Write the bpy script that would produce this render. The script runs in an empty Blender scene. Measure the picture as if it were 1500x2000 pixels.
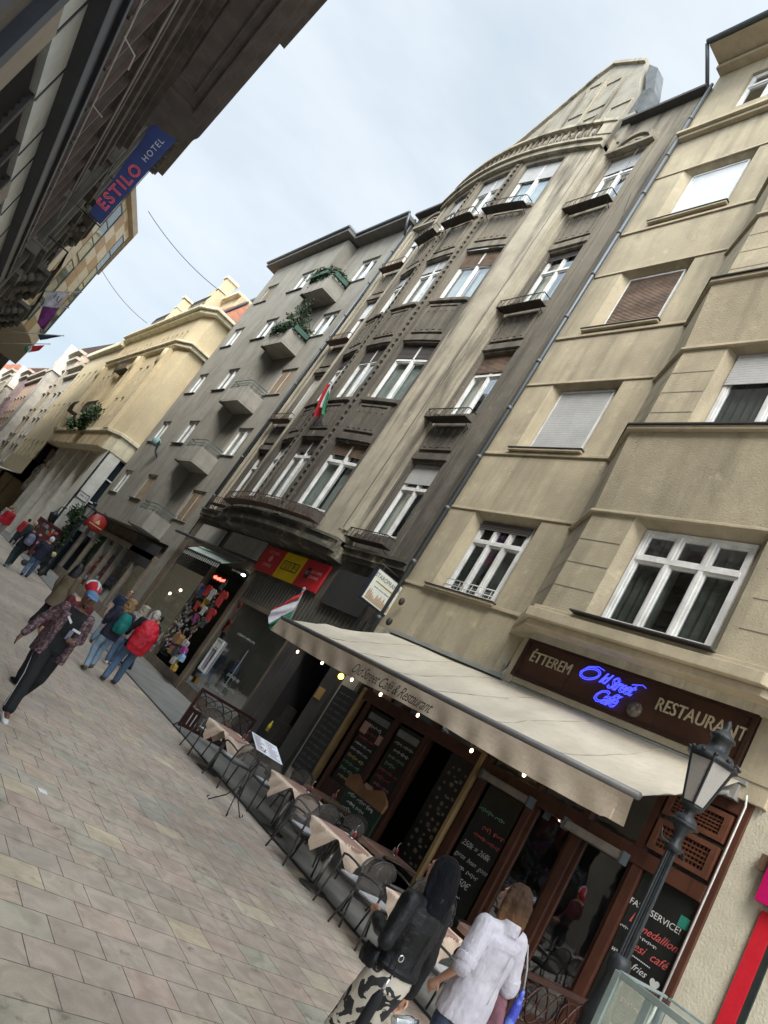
import bpy, bmesh, math, random
from mathutils import Vector, Matrix, noise
random.seed(7)
S = bpy.context.scene; COL = S.collection
R = math.radians; sin = math.sin; cos = math.cos; PI = math.pi
# ---------------------------------------------------------------- camera
F_PX, YAW, PITCH, ROLL, EYE = 1412.67, R(30.97137), R(14.8546), R(33.10799), 2.05
fw = Vector((sin(YAW)*cos(PITCH), cos(YAW)*cos(PITCH), sin(PITCH)))
rt = Vector((cos(YAW), -sin(YAW), 0)); up = rt.cross(fw)
cr = rt*cos(ROLL)+up*sin(ROLL); cu = up*cos(ROLL)-rt*sin(ROLL)
cd = bpy.data.cameras.new('camera'); cam = bpy.data.objects.new('camera', cd); COL.objects.link(cam)
cd.sensor_fit = 'HORIZONTAL'; cd.sensor_width = 36; cd.lens = F_PX/1500*36; cd.clip_start = .05; cd.clip_end = 3000
m = Matrix((cr, cu, -fw)).transposed().to_4x4(); m.translation = Vector((0, 0, EYE)); cam.matrix_world = m
S.camera = cam
# ---------------------------------------------------------------- sky, sun, exposure
SUN_EL, SUN_AZ = 48, 226      # azimuth clockwise from +Y: high behind the camera, diffused by cloud
w = bpy.data.worlds.new('World'); S.world = w; w.use_nodes = True
nt = w.node_tree; nt.nodes.clear()
def nn(t, k): return t.nodes.new(k)
sky = nn(nt, 'ShaderNodeTexSky'); sky.sky_type = 'NISHITA'; sky.sun_disc = False
sky.sun_elevation = R(SUN_EL); sky.sun_rotation = R(SUN_AZ); sky.dust_density = 2
tc = nn(nt, 'ShaderNodeTexCoord'); mp = nn(nt, 'ShaderNodeMapping'); mp.inputs['Scale'].default_value = (1.1, 1.6, 3.2)
mp.inputs['Rotation'].default_value = (.2, .1, .6)
nz = nn(nt, 'ShaderNodeTexNoise'); nz.inputs['Scale'].default_value = 1.7; nz.inputs['Detail'].default_value = 6; nz.inputs['Roughness'].default_value = .5
rp = nn(nt, 'ShaderNodeValToRGB'); rp.color_ramp.elements[0].position = .36; rp.color_ramp.elements[1].position = .68
rp.color_ramp.elements[0].color = (2.05, 2.38, 2.64, 1); rp.color_ramp.elements[1].color = (2.98, 3.15, 3.27, 1)
mx = nn(nt, 'ShaderNodeMix'); mx.data_type = 'RGBA'; mx.inputs[0].default_value = .9
bg = nn(nt, 'ShaderNodeBackground'); bg.inputs[1].default_value = .1; wo = nn(nt, 'ShaderNodeOutputWorld')
L = nt.links.new
L(tc.outputs['Generated'], mp.inputs[0]); L(mp.outputs[0], nz.inputs[0]); L(nz.outputs[0], rp.inputs[0])
L(sky.outputs[0], mx.inputs[6]); L(rp.outputs[0], mx.inputs[7]); 
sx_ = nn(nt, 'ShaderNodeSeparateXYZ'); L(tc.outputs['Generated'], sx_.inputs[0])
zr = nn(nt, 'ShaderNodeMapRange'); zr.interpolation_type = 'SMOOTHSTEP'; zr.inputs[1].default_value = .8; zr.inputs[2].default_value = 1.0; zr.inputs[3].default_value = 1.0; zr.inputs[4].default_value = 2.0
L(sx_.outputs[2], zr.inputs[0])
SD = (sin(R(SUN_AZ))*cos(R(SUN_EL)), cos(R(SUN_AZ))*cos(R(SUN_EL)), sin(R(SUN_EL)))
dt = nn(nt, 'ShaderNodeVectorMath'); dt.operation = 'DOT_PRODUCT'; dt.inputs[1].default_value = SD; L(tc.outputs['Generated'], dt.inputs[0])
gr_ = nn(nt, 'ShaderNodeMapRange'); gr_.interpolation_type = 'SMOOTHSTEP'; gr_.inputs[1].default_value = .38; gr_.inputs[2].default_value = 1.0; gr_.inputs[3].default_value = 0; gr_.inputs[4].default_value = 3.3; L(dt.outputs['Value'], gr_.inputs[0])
ga = nn(nt, 'ShaderNodeMath'); ga.operation = 'ADD'; L(zr.outputs[0], ga.inputs[0]); L(gr_.outputs[0], ga.inputs[1]); vs_ = nn(nt, 'ShaderNodeVectorMath'); vs_.operation = 'SCALE'; L(mx.outputs[2], vs_.inputs[0]); L(ga.outputs[0], vs_.inputs['Scale'])   # overcast sky; gain added overhead and around the sun, out of view, lights facades
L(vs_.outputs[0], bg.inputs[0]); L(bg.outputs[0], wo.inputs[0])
sl = bpy.data.lights.new('sun', 'SUN'); sl.energy = 1.25; sl.angle = R(26); sl.color = (1, .95, .86)
so = bpy.data.objects.new('sun', sl); COL.objects.link(so)
sd = Vector((sin(R(SUN_AZ))*cos(R(SUN_EL)), cos(R(SUN_AZ))*cos(R(SUN_EL)), sin(R(SUN_EL))))
so.rotation_euler = sd.to_track_quat('Z', 'Y').to_euler(); so.location = sd*60
S.view_settings.view_transform = 'Standard'; S.view_settings.look = 'None'; S.view_settings.exposure = 1.72; S.view_settings.gamma = 1
S.render.engine = 'CYCLES'; S.cycles.max_bounces = 7; S.cycles.diffuse_bounces = 4; S.cycles.transparent_max_bounces = 10
# ---------------------------------------------------------------- materials
MATS = {}
def M(name, col, rough=.75, col2=None, ns=2.5, lo=.4, hi=.62, bump=.15, bs=45, metal=0, streak=None, sa=.7, slo=.5, shi=.68, ssc=(2.2, 2.2, .22), spec=.4, emit=0, spots=None, wave=None, spo=(.64, .7), sps=5, bsc=None, zg=None, crack=0):
    if name in MATS: return MATS[name]
    mt = bpy.data.materials.new(name); mt.use_nodes = True; t = mt.node_tree; b = t.nodes['Principled BSDF']
    b.inputs['Roughness'].default_value = rough; b.inputs['Metallic'].default_value = metal
    b.inputs['Specular IOR Level'].default_value = spec
    l = t.links.new; c4 = lambda c: (c[0], c[1], c[2], 1)
    tcn = nn(t, 'ShaderNodeTexCoord'); out = None
    def noi(scale, det=5, sc=None, rg=.6):
        n = nn(t, 'ShaderNodeTexNoise'); n.inputs['Scale'].default_value = scale; n.inputs['Detail'].default_value = det; n.inputs['Roughness'].default_value = rg
        if sc:
            mpp = nn(t, 'ShaderNodeMapping'); mpp.inputs['Scale'].default_value = sc; l(tcn.outputs['Object'], mpp.inputs[0]); l(mpp.outputs[0], n.inputs[0])
        else: l(tcn.outputs['Object'], n.inputs[0])
        return n
    def mixc(fac, a, bcol, amt=1):
        x = nn(t, 'ShaderNodeMix'); x.data_type = 'RGBA'
        if amt != 1:
            mm = nn(t, 'ShaderNodeMath'); mm.operation = 'MULTIPLY'; mm.inputs[1].default_value = amt; l(fac, mm.inputs[0]); fac = mm.outputs[0]
        l(fac, x.inputs[0])
        if isinstance(a, tuple): x.inputs[6].default_value = c4(a)
        else: l(a, x.inputs[6])
        x.inputs[7].default_value = c4(bcol); return x.outputs[2]
    def ramp(src, a, c):
        r = nn(t, 'ShaderNodeMapRange'); r.inputs[1].default_value = a; r.inputs[2].default_value = c; l(src, r.inputs[0]); return r.outputs[0]
    if col2 is None: col2 = tuple(x*.82 for x in col)
    out = mixc(ramp(noi(ns).outputs[0], lo, hi), col, col2)
    out = mixc(ramp(noi(ns*9, 3).outputs[0], .45, .7), out, tuple(x*.75 for x in col), .45)
    if zg:
        sz = nn(t, 'ShaderNodeSeparateXYZ'); l(tcn.outputs['Object'], sz.inputs[0]); ad = nn(t, 'ShaderNodeMath'); ad.operation = 'MULTIPLY_ADD'; ad.inputs[1].default_value = zg[3] if len(zg) > 3 else 9; hf_ = ad.inputs[1].default_value/2; l(noi(.6).outputs[0], ad.inputs[0]); l(sz.outputs[2], ad.inputs[2])
        out = mixc(ramp(ad.outputs[0], zg[0]+hf_, zg[1]+hf_), out, zg[2], .85)      # weathering: rain-washed upper storeys, sooty lower ones
    if streak: out = mixc(ramp(noi(1.0, 6, ssc).outputs[0], slo, shi), out, streak, sa)
    if crack:
        vo = nn(t, 'ShaderNodeTexVoronoi'); vo.feature = 'DISTANCE_TO_EDGE'; vo.inputs['Scale'].default_value = .9; dn = noi(2.5, 5); va = nn(t, 'ShaderNodeVectorMath'); va.operation = 'ADD'; l(tcn.outputs['Object'], va.inputs[0]); sc_ = nn(t, 'ShaderNodeVectorMath'); sc_.operation = 'SCALE'; sc_.inputs['Scale'].default_value = .55; l(dn.outputs['Color'], sc_.inputs[0]); l(sc_.outputs[0], va.inputs[1]); l(va.outputs[0], vo.inputs['Vector'])
        a1 = nn(t, 'ShaderNodeMapRange'); a1.inputs[1].default_value = .0015; a1.inputs[2].default_value = .0065; a1.inputs[3].default_value = 1; a1.inputs[4].default_value = 0; l(vo.outputs['Distance'], a1.inputs[0]); a2 = nn(t, 'ShaderNodeMath'); a2.operation = 'MULTIPLY'; l(a1.outputs[0], a2.inputs[0]); l(ramp(noi(.7, 3).outputs[0], .52, .62), a2.inputs[1]); out = mixc(a2.outputs[0], out, tuple(x*.4 for x in col), crack)
        out = mixc(ramp(noi(.45, 3, (1, 1.4, .8)).outputs[0], .57, .59), out, tuple(x*.86 for x in col), .6)
    if spots: out = mixc(ramp(noi(sps, 6).outputs[0], *spo), out, spots)
    l(out, b.inputs['Base Color'])
    if bump:
        bn = nn(t, 'ShaderNodeBump'); bn.inputs['Strength'].default_value = bump; bn.inputs['Distance'].default_value = .02
        src = noi(bs, 4, bsc).outputs[0]
        if wave:
            wv = nn(t, 'ShaderNodeTexWave'); wv.bands_direction = wave[0]; wv.inputs['Scale'].default_value = wave[1]; l(tcn.outputs['Object'], wv.inputs[0])
            src = wv.outputs[1]; bn.inputs['Distance'].default_value = .03
        l(src, bn.inputs['Height']); l(bn.outputs[0], b.inputs['Normal'])
    if emit:
        b.inputs['Emission Color'].default_value = c4(col); b.inputs['Emission Strength'].default_value = emit
    MATS[name] = mt; return mt
def glassmat(name, tint=(.75, .82, .8), refl=.17, rough=.03):
    mt = bpy.data.materials.new(name); mt.use_nodes = True; t = mt.node_tree; t.nodes.clear(); l = t.links.new
    o = nn(t, 'ShaderNodeOutputMaterial'); mxs = nn(t, 'ShaderNodeMixShader'); tr = nn(t, 'ShaderNodeBsdfTransparent'); gl = nn(t, 'ShaderNodeBsdfGlossy')
    tr.inputs[0].default_value = (*tint, 1); gl.inputs['Roughness'].default_value = rough; gl.inputs[0].default_value = (.9, .95, 1, 1)
    lw = nn(t, 'ShaderNodeLayerWeight'); lw.inputs[0].default_value = .5
    mr = nn(t, 'ShaderNodeMapRange'); mr.inputs[1].default_value = 0; mr.inputs[2].default_value = 1; mr.inputs[3].default_value = refl; mr.inputs[4].default_value = .85
    tcn = nn(t, 'ShaderNodeTexCoord'); n = nn(t, 'ShaderNodeTexNoise'); n.inputs['Scale'].default_value = 2.2; l(tcn.outputs['Object'], n.inputs[0])
    bn = nn(t, 'ShaderNodeBump'); bn.inputs['Strength'].default_value = .06; bn.inputs['Distance'].default_value = .05; l(n.outputs[0], bn.inputs['Height']); l(bn.outputs[0], gl.inputs['Normal'])
    l(lw.outputs['Facing'], mr.inputs[0]); l(mr.outputs[0], mxs.inputs[0]); l(tr.outputs[0], mxs.inputs[1]); l(gl.outputs[0], mxs.inputs[2]); l(mxs.outputs[0], o.inputs[0])
    MATS[name] = mt; return mt
TAN = M('tan_render', (.45, .39, .27), .9, (.305, .262, .185), .8, .33, .68, .5, 30, streak=(.17, .148, .105), sa=.7, slo=.47, shi=.74, ssc=(1.8, 1.8, .16), spots=(.52, .45, .30), spo=(.6, .8), sps=2.3, crack=.6)
TANL = M('tan_render_trim', (.47, .40, .28), .9, (.38, .325, .225), 1.5, .4, .65, .3, 40, streak=(.25, .22, .16), sa=.35)
TANR = M('rough_plaster', (.53, .49, .38), .95, (.45, .41, .31), 3, .4, .65, .6, 30, spots=(.09, .09, .08), spo=(.73, .76), sps=7)
STN = M('soot_tan_stone', (.39, .35, .265), .9, (.28, .25, .19), 1.1, .35, .65, .35, 35, streak=(.065, .058, .047), sa=.85, slo=.50, shi=.66, spots=(.5, .43, .30), spo=(.66, .74), sps=3)
SOOT = M('sooty_stone', (.10, .09, .075), .9, (.145, .128, .10), 1.4, .42, .66, .4, 35, zg=(11, 22, (.22, .19, .14)), streak=(.045, .04, .034), sa=.75, spots=(.30, .25, .17), spo=(.68, .76), sps=2.6)
MIDS = M('half_sooty_stone', (.125, .11, .09), .9, (.085, .075, .062), 1.2, .38, .6, .4, 35, zg=(9, 20, (.25, .22, .165)), streak=(.05, .045, .038), sa=.85, slo=.44, shi=.66, spots=(.36, .30, .2), spo=(.64, .73), sps=3)
GREY = M('grey_render', (.265, .25, .21), .92, (.19, .178, .15), .9, .38, .66, .35, 40, streak=(.13, .12, .10), sa=.6, slo=.48, shi=.72, crack=.5)
GREYL = M('grey_render_light', (.34, .32, .275), .92, (.26, .245, .21), 1.4, .38, .66, .3, 40, streak=(.15, .14, .12), sa=.5)
YEL = M('yellow_render', (.60, .50, .32), .9, (.52, .43, .27), 1, .4, .65, .2, 30, streak=(.48, .40, .27), sa=.5)
YELL = M('pale_yellow_trim', (.74, .68, .5), .9, (.6, .54, .38), 1.3, .4, .65, .2, 30, streak=(.3, .26, .18), sa=.5)
PALE = M('pale_stone', (.64, .63, .57), .85, (.54, .53, .48), 2, .4, .6, .2, 30, streak=(.25, .24, .21), sa=.5)
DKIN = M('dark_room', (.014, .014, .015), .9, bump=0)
WHITE = M('white_frame_paint', (.76, .76, .74), .5, (.58, .58, .55), 3, bump=.05, streak=(.35, .34, .32), sa=.4)
WOODF = M('old_frame_wood', (.30, .27, .22), .7, (.2, .17, .13), 4, bump=.1)
SHUT = M('grey_roller_slats', (.43, .43, .42), .6, (.38, .38, .37), 2, bump=.08)
SHUTW = M('white_roller_slats', (.62, .64, .65), .55, (.56, .58, .6), 2, bump=.08)
SHUTB = M('brown_wood_slats', (.20, .135, .095), .75, (.12, .083, .06), 3, bump=.9, wave=('Z', 6.0), streak=(.07, .05, .04), sa=.6, ssc=(.3, .3, 9))
SHUTD = M('dark_roller_slats', (.085, .075, .07), .6, bump=.6, wave=('Z', 7.0))
CURT = M('net_curtain', (.78, .79, .76), .9, (.6, .62, .6), 2, bump=.3, wave=('Y', 3.0))
CURTD = M('dark_curtain', (.2, .2, .18), .9, (.11, .115, .1), 2, bump=.3, wave=('Y', 3.5))
METAL = M('zinc_pipe', (.11, .125, .13), .5, (.11, .12, .13), 3, bump=.1, metal=.4)
LEAD = M('dark_flashing', (.05, .047, .045), .6, bump=.1, bs=10)
IRON = M('black_iron', (.035, .033, .03), .55, (.06, .045, .035), 6, bump=.2, metal=.3)
RUST = M('rusty_iron', (.075, .05, .038), .7, (.13, .08, .055), 5, bump=.3)
GLASS = glassmat('window_glass')
ROOFT = M('red_roof_tiles', (.40, .17, .10), .85, (.28, .12, .08), 3, bump=.8, wave=('Y', 2.6))
# ---------------------------------------------------------------- mesh helpers
class MB:
    def __init__(s): s.v = []; s.f = []; s.m = []; s.s = []; s.mi = 0; s.sm = False; s.g = []; s.k = 0; s.mark = False
    def add(s, vs, fs):
        o = len(s.v); s.v += [tuple(v) for v in vs]
        if not s.mark: s.k += 1
        for f in fs: s.f.append([i+o for i in f]); s.m.append(s.mi); s.s.append(s.sm); s.g.append(s.k)
    def quad(s, a, b, c, d): s.add([a, b, c, d], [[0, 1, 2, 3]])
    def box(s, F, u0, u1, z0, z1, w0, w1, n=1):
        for k in range(n):
            a = u0+(u1-u0)*k/n; b = u0+(u1-u0)*(k+1)/n
            P = [F(a, z0, w0), F(b, z0, w0), F(b, z0, w1), F(a, z0, w1), F(a, z1, w0), F(b, z1, w0), F(b, z1, w1), F(a, z1, w1)]
            fs = [[0, 1, 2, 3], [4, 5, 6, 7], [0, 1, 5, 4], [2, 3, 7, 6]]
            if k == 0: fs.append([0, 3, 7, 4])
            if k == n-1: fs.append([1, 2, 6, 5])
            s.add(P, fs)
    def prism(s, F, poly, w0, w1):
        n = len(poly); P = [F(a, b, w0) for a, b in poly]+[F(a, b, w1) for a, b in poly]
        s.add(P, [list(range(n)), list(range(n, 2*n))]+[[i, (i+1) % n, n+(i+1) % n, n+i] for i in range(n)])
    def tube(s, pts, r, n=8, caps=True, flat=None):
        pts = [Vector(p) for p in pts]; rr = r if isinstance(r, (list, tuple)) else [r]*len(pts)
        vs = []; ref = None
        for i, p in enumerate(pts):
            d = (pts[min(i+1, len(pts)-1)]-pts[max(i-1, 0)]).normalized()
            if ref is None: ref = Vector((0, 0, 1)) if abs(d.z) < .9 else Vector((1, 0, 0))
            a = (ref-d*ref.dot(d)).normalized(); b = d.cross(a); ref = a
            r_ = rr[i]; ra, rb = (r_ if isinstance(r_, tuple) else (r_, r_))
            for k in range(n):
                t = 2*PI*k/n; vs.append(p+a*cos(t)*ra+b*sin(t)*rb)
        fs = []
        for i in range(len(pts)-1):
            for k in range(n): fs.append([i*n+k, i*n+(k+1) % n, (i+1)*n+(k+1) % n, (i+1)*n+k])
        if caps: fs += [list(range(n)), list(range((len(pts)-1)*n, len(pts)*n))]
        q = s.sm; s.sm = True if n > 5 else q; s.add(vs, fs); s.sm = q
    def lathe(s, c, prof, n=16, M4=None):
        vs = []; c = Vector(c)
        for r, z in prof:
            for k in range(n):
                t = 2*PI*k/n; v = Vector((r*cos(t), r*sin(t), z)); vs.append(c+(M4 @ v if M4 else v))
        fs = []
        for i in range(len(prof)-1):
            for k in range(n): fs.append([i*n+k, i*n+(k+1) % n, (i+1)*n+(k+1) % n, (i+1)*n+k])
        fs += [list(range(n)), list(range((len(prof)-1)*n, len(prof)*n))]
        q = s.sm; s.sm = True; s.add(vs, fs); s.sm = q
    def ell(s, c, rx, ry, rz, n=14, M3=None):
        c = Vector(c); vs = []; k2 = max(6, n//2)
        for i in range(k2+1):
            a = PI*i/k2
            for k in range(n):
                t = 2*PI*k/n; v = Vector((rx*sin(a)*cos(t), ry*sin(a)*sin(t), rz*cos(a))); vs.append(c+(M3 @ v if M3 else v))
        fs = [[i*n+k, i*n+(k+1) % n, (i+1)*n+(k+1) % n, (i+1)*n+k] for i in range(k2) for k in range(n)]
        q = s.sm; s.sm = True; s.add(vs, fs); s.sm = q
    def wall(s, F, u0, u1, z0, z1, holes=(), w=0, du=None, deep=.45, dark=None):
        """sheet with openings; hole = (ua, ub, za, zb, depth, splay)"""
        us = {u0, u1}; zs = {z0, z1}
        for h in holes:
            sp = h[5] if len(h) > 5 else 0
            us |= {h[0]-sp, h[1]+sp}; zs |= {h[2], h[3]+sp*.7}
        if du:
            n = max(1, round((u1-u0)/du)); us |= {u0+(u1-u0)*k/n for k in range(n)}
        us = sorted(x for x in us if u0-1e-6 <= x <= u1+1e-6); zs = sorted(x for x in zs if z0-1e-6 <= x <= z1+1e-6)
        for i in range(len(us)-1):
            for j in range(len(zs)-1):
                cu_, cz = (us[i]+us[i+1])/2, (zs[j]+zs[j+1])/2
                if us[i+1]-us[i] < 1e-5: continue
                if any(h[0]-(h[5] if len(h) > 5 else 0) < cu_ < h[1]+(h[5] if len(h) > 5 else 0) and h[2] < cz < h[3]+(h[5] if len(h) > 5 else 0)*.7 for h in holes): continue
                s.quad(F(us[i], zs[j], w), F(us[i+1], zs[j], w), F(us[i+1], zs[j+1], w), F(us[i], zs[j+1], w))
        for h in holes:
            sp = h[5] if len(h) > 5 else 0; d = h[4]
            o = [(h[0]-sp, h[2]), (h[1]+sp, h[2]), (h[1]+sp, h[3]+sp*.7), (h[0]-sp, h[3]+sp*.7)]; i_ = [(h[0], h[2]), (h[1], h[2]), (h[1], h[3]), (h[0], h[3])]
            for k in range(4):
                a, b = o[k], o[(k+1) % 4]; c, e = i_[(k+1) % 4], i_[k]
                s.quad(F(*a, w), F(*b, w), F(*c, w-d), F(*e, w-d))
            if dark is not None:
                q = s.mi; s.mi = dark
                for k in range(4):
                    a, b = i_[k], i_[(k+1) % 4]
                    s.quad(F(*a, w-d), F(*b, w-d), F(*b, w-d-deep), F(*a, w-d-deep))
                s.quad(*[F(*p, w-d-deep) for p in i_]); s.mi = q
    def nx(s): s.mark = True; s.k += 1
    def pieces(s, name, mats, parent=None, bevel=0):
        """one object per piece (per shape, or per group started with nx())"""
        ks = sorted(set(s.g)); out = []
        for k in ks:
            q = MB(); ids = [i for i, g in enumerate(s.g) if g == k]; mp_ = {}
            for i in ids:
                f = []
                for v in s.f[i]:
                    if v not in mp_: mp_[v] = len(q.v); q.v.append(s.v[v])
                    f.append(mp_[v])
                q.f.append(f); q.m.append(s.m[i]); q.s.append(s.s[i])
            out.append(q.build(name, mats, parent, bevel))
        return out
    def build(s, name, mats, parent=None, bevel=0, sub=0):
        if not isinstance(mats, (list, tuple)): mats = [mats]
        me = bpy.data.meshes.new(name); me.from_pydata(s.v, [], s.f)
        for mt in mats: me.materials.append(mt)
        me.polygons.foreach_set('material_index', s.m); me.polygons.foreach_set('use_smooth', s.s)
        bm = bmesh.new(); bm.from_mesh(me); bmesh.ops.recalc_face_normals(bm, faces=bm.faces); bm.to_mesh(me); bm.free(); me.update()
        o = bpy.data.objects.new(name, me); COL.objects.link(o)
        if bevel:
            bv = o.modifiers.new('bevel', 'BEVEL'); bv.width = bevel; bv.segments = 2; bv.limit_method = 'ANGLE'; bv.angle_limit = R(50)
        put(o, parent); return o
WM = {}
def put(o, parent):
    if parent is not None:
        o.parent = parent; o.matrix_parent_inverse = WM.get(parent.name, Matrix()).inverted()
def thing(name, label, cat, loc=(0, 0, 0), rz=0, group=None):
    o = bpy.data.objects.new(name, None); COL.objects.link(o); o.location = loc; o.rotation_euler = (0, 0, rz); o.empty_display_size = .1
    WM[o.name] = Matrix.Translation(Vector(loc)) @ Matrix.Rotation(rz, 4, 'Z')
    return tag(o, label, cat, group)
def tag(o, label, cat, group=None):
    o['label'] = label; o['category'] = cat
    if group: o['group'] = group
    return o
def struct(o): o['kind'] = 'structure'; return o
def dup(root, loc=None, rz=None, label=None, group=None):
    def cp(o, par):
        c = o.copy(); COL.objects.link(c)
        if par is not None: c.parent = par
        for ch in list(KIDS.get(o.name, [])): cp(ch, c)
        return c
    r = cp(root, None)
    if loc is not None: r.location = loc
    if rz is not None: r.rotation_euler = (0, 0, rz)
    if label: r['label'] = label
    if group: r['group'] = group
    return r
KIDS = {}
def index_kids(o):
    KIDS[o.name] = [c for c in COL.objects if c.parent == o]
    for c in KIDS[o.name]: index_kids(c)
# text
def textmesh(txt, size=1, shear=0, extr=0, outline=0, space=1, res=3):
    c = bpy.data.curves.new('t', 'FONT'); c.body = txt; c.size = size; c.shear = shear; c.extrude = extr; c.space_character = space
    c.align_x = 'CENTER'; c.align_y = 'CENTER'; c.resolution_u = res
    if outline: c.fill_mode = 'NONE'; c.bevel_depth = outline; c.bevel_resolution = 1
    o = bpy.data.objects.new('t', c); COL.objects.link(o); bpy.context.view_layer.update()
    dg = bpy.context.evaluated_depsgraph_get(); me = bpy.data.meshes.new_from_object(o.evaluated_get(dg))
    vs = [v.co.copy() for v in me.vertices]; fs = [list(p.vertices) for p in me.polygons]
    bpy.data.objects.remove(o); bpy.data.curves.remove(c); bpy.data.meshes.remove(me); return vs, fs
def text(mb, txt, O, U, V, size, sx=1, rot=0, **k):
    """O centre, U reading direction, V up direction"""
    vs, fs = textmesh(txt, size, **k); O = Vector(O); U = Vector(U).normalized(); V = Vector(V).normalized(); N = U.cross(V)
    c, s_ = cos(rot), sin(rot)
    mb.add([O+U*(c*v.x*sx-s_*v.y)+V*(s_*v.x*sx+c*v.y)+N*v.z for v in vs], fs)
def scribble(mb, O, U, V, wd, h, seed, r=.006, gap=.18):
    """a line of unreadable handwriting: looped strokes broken into words"""
    rr = random.Random(seed); O = Vector(O); U = Vector(U).normalized(); V = Vector(V).normalized(); x = -wd/2
    while x < wd/2-h*.5:
        L_ = min(rr.uniform(h*2, h*5), wd/2-x); n_ = max(8, int(L_/h*9)); ph = rr.random()*6; st_ = rr.uniform(.7, 1.0)
        mb.tube([O+U*(x+L_*k/n_+h*.22*sin(k*1.1+ph))+V*(h*.34*st_*cos(k*1.1+ph)*(1+.6*sin(k*.37+ph))) for k in range(n_+1)], r, 3, caps=False); x += L_+h*rr.uniform(.5, .9)
def FR(u, z, w): return (10-w, u, z)          # right-hand building line
UP = (0, 0, 1); TR = (0, -1, 0)               # reading direction on that line
LTH = R(2.0)
def FL(u, z, w):                               # left-hand building line (wall face at x' = -1.6)
    x = -1.6+w; return (x*cos(LTH)+u*sin(LTH), -x*sin(LTH)+u*cos(LTH), z)
def window(parent, F, u0, u1, z0, z1, d, cols=2, transom=.68, fr=None, shut=0, shutm=None, curtain='mix', t=.07, w=0, name='window', sill=None, label=None, open_=0):
    """casement window set at depth d: frame (window) > pane, curtain, roller_shutter, sill"""
    fr = fr or WHITE; b = MB(); W = w-d
    if shut < .97:
        b.box(F, u0, u0+t, z0, z1, W-.05, W+.03); b.box(F, u1-t, u1, z0, z1, W-.05, W+.03)
        b.box(F, u0+t, u1-t, z0, z0+t, W-.05, W+.027); b.box(F, u0+t, u1-t, z1-t, z1, W-.05, W+.027)
        ia, ib, za, zb = u0+t, u1-t, z0+t, z1-t
        zt = z0+(z1-z0)*transom if transom else None
        if zt: b.box(F, ia, ib, zt-t*.55, zt+t*.55, W-.05, W+.05)
        for k in range(cols):
            a = ia+(ib-ia)*k/cols; c = ia+(ib-ia)*(k+1)/cols
            if k: b.box(F, a-t*.5, a+t*.5, za, zt-t*.55 if zt else zb, W-.05, W+.045)
            if k and zt: b.box(F, a-t*.5, a+t*.5, zt+t*.55, zb, W-.05, W+.045)
            s_ = .045   # sash rims
            for (qa, qb) in (((za, zt-t*.55), (zt+t*.55, zb)) if zt else ((za, zb),)):
                ra, rb = a+(t*.5 if k else 0), c-(t*.5 if k < cols-1 else 0)
                b.box(F, ra, ra+s_, qa, qb, W-.03, W+.015); b.box(F, rb-s_, rb, qa, qb, W-.03, W+.015)
                b.box(F, ra+s_, rb-s_, qa, qa+s_, W-.03, W+.012); b.box(F, ra+s_, rb-s_, qb-s_, qb, W-.03, W+.012)
    else:
        b.box(F, u0, u0+t*.6, z0, z1, W-.05, W+.03); b.box(F, u1-t*.6, u1, z0, z1, W-.05, W+.03); b.box(F, u0+t*.6, u1-t*.6, z1-.05, z1, W-.05, W+.04)
    f = b.build(name, fr, parent)
    if label: f['label'] = label
    if shut < .97:
        g = MB(); g.quad(F(u0+t, z0+t, W-.02), F(u1-t, z0+t, W-.02), F(u1-t, z1-t, W-.02), F(u0+t, z1-t, W-.02)); g.build('pane', GLASS, f)
        if curtain:
            g = MB(); g.sm = True; n = 26; rn = random.random()
            for (a, c) in (((u0, u0+(u1-u0)*.42), (u0+(u1-u0)*(.55+.1*rn), u1)) if curtain != 'full' else ((u0, u1),)):
                for k in range(n):
                    ua, ub = a+(c-a)*k/n, a+(c-a)*(k+1)/n
                    g.quad(F(ua, z0, W-.14+.025*sin(ua*38)), F(ub, z0, W-.14+.025*sin(ub*38)), F(ub, z1, W-.14+.02*sin(ub*38+.4)), F(ua, z1, W-.14+.02*sin(ua*38+.4)))
            g.build('curtain', CURT if curtain in ('full', 'mix') else CURTD, f)
    if shut > 0:
        g = MB(); zb_ = z1-(z1-z0)*shut; ws = W+.06 if shut < .97 else W+.02
        n = max(3, int((z1-zb_)/.055))
        for k in range(n):
            za_, zc = zb_+(z1-zb_)*k/n, zb_+(z1-zb_)*(k+1)/n
            g.box(F, u0+.01, u1-.01, za_+.0025, zc-.0025, ws-.02, ws)
            g.box(F, u0+.01, u1-.01, za_-.0025, za_+.0025, ws-.012, ws-.005)
        g.build('roller_shutter', shutm or SHUT, f)
    if sill:
        g = MB(); g.box(F, u0-sill[0], u1+sill[0], z0-.05, z0-.01, W+.02, w+sill[1]); g.build('sill', sill[2] if len(sill) > 2 else LEAD, f)
    return f
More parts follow.
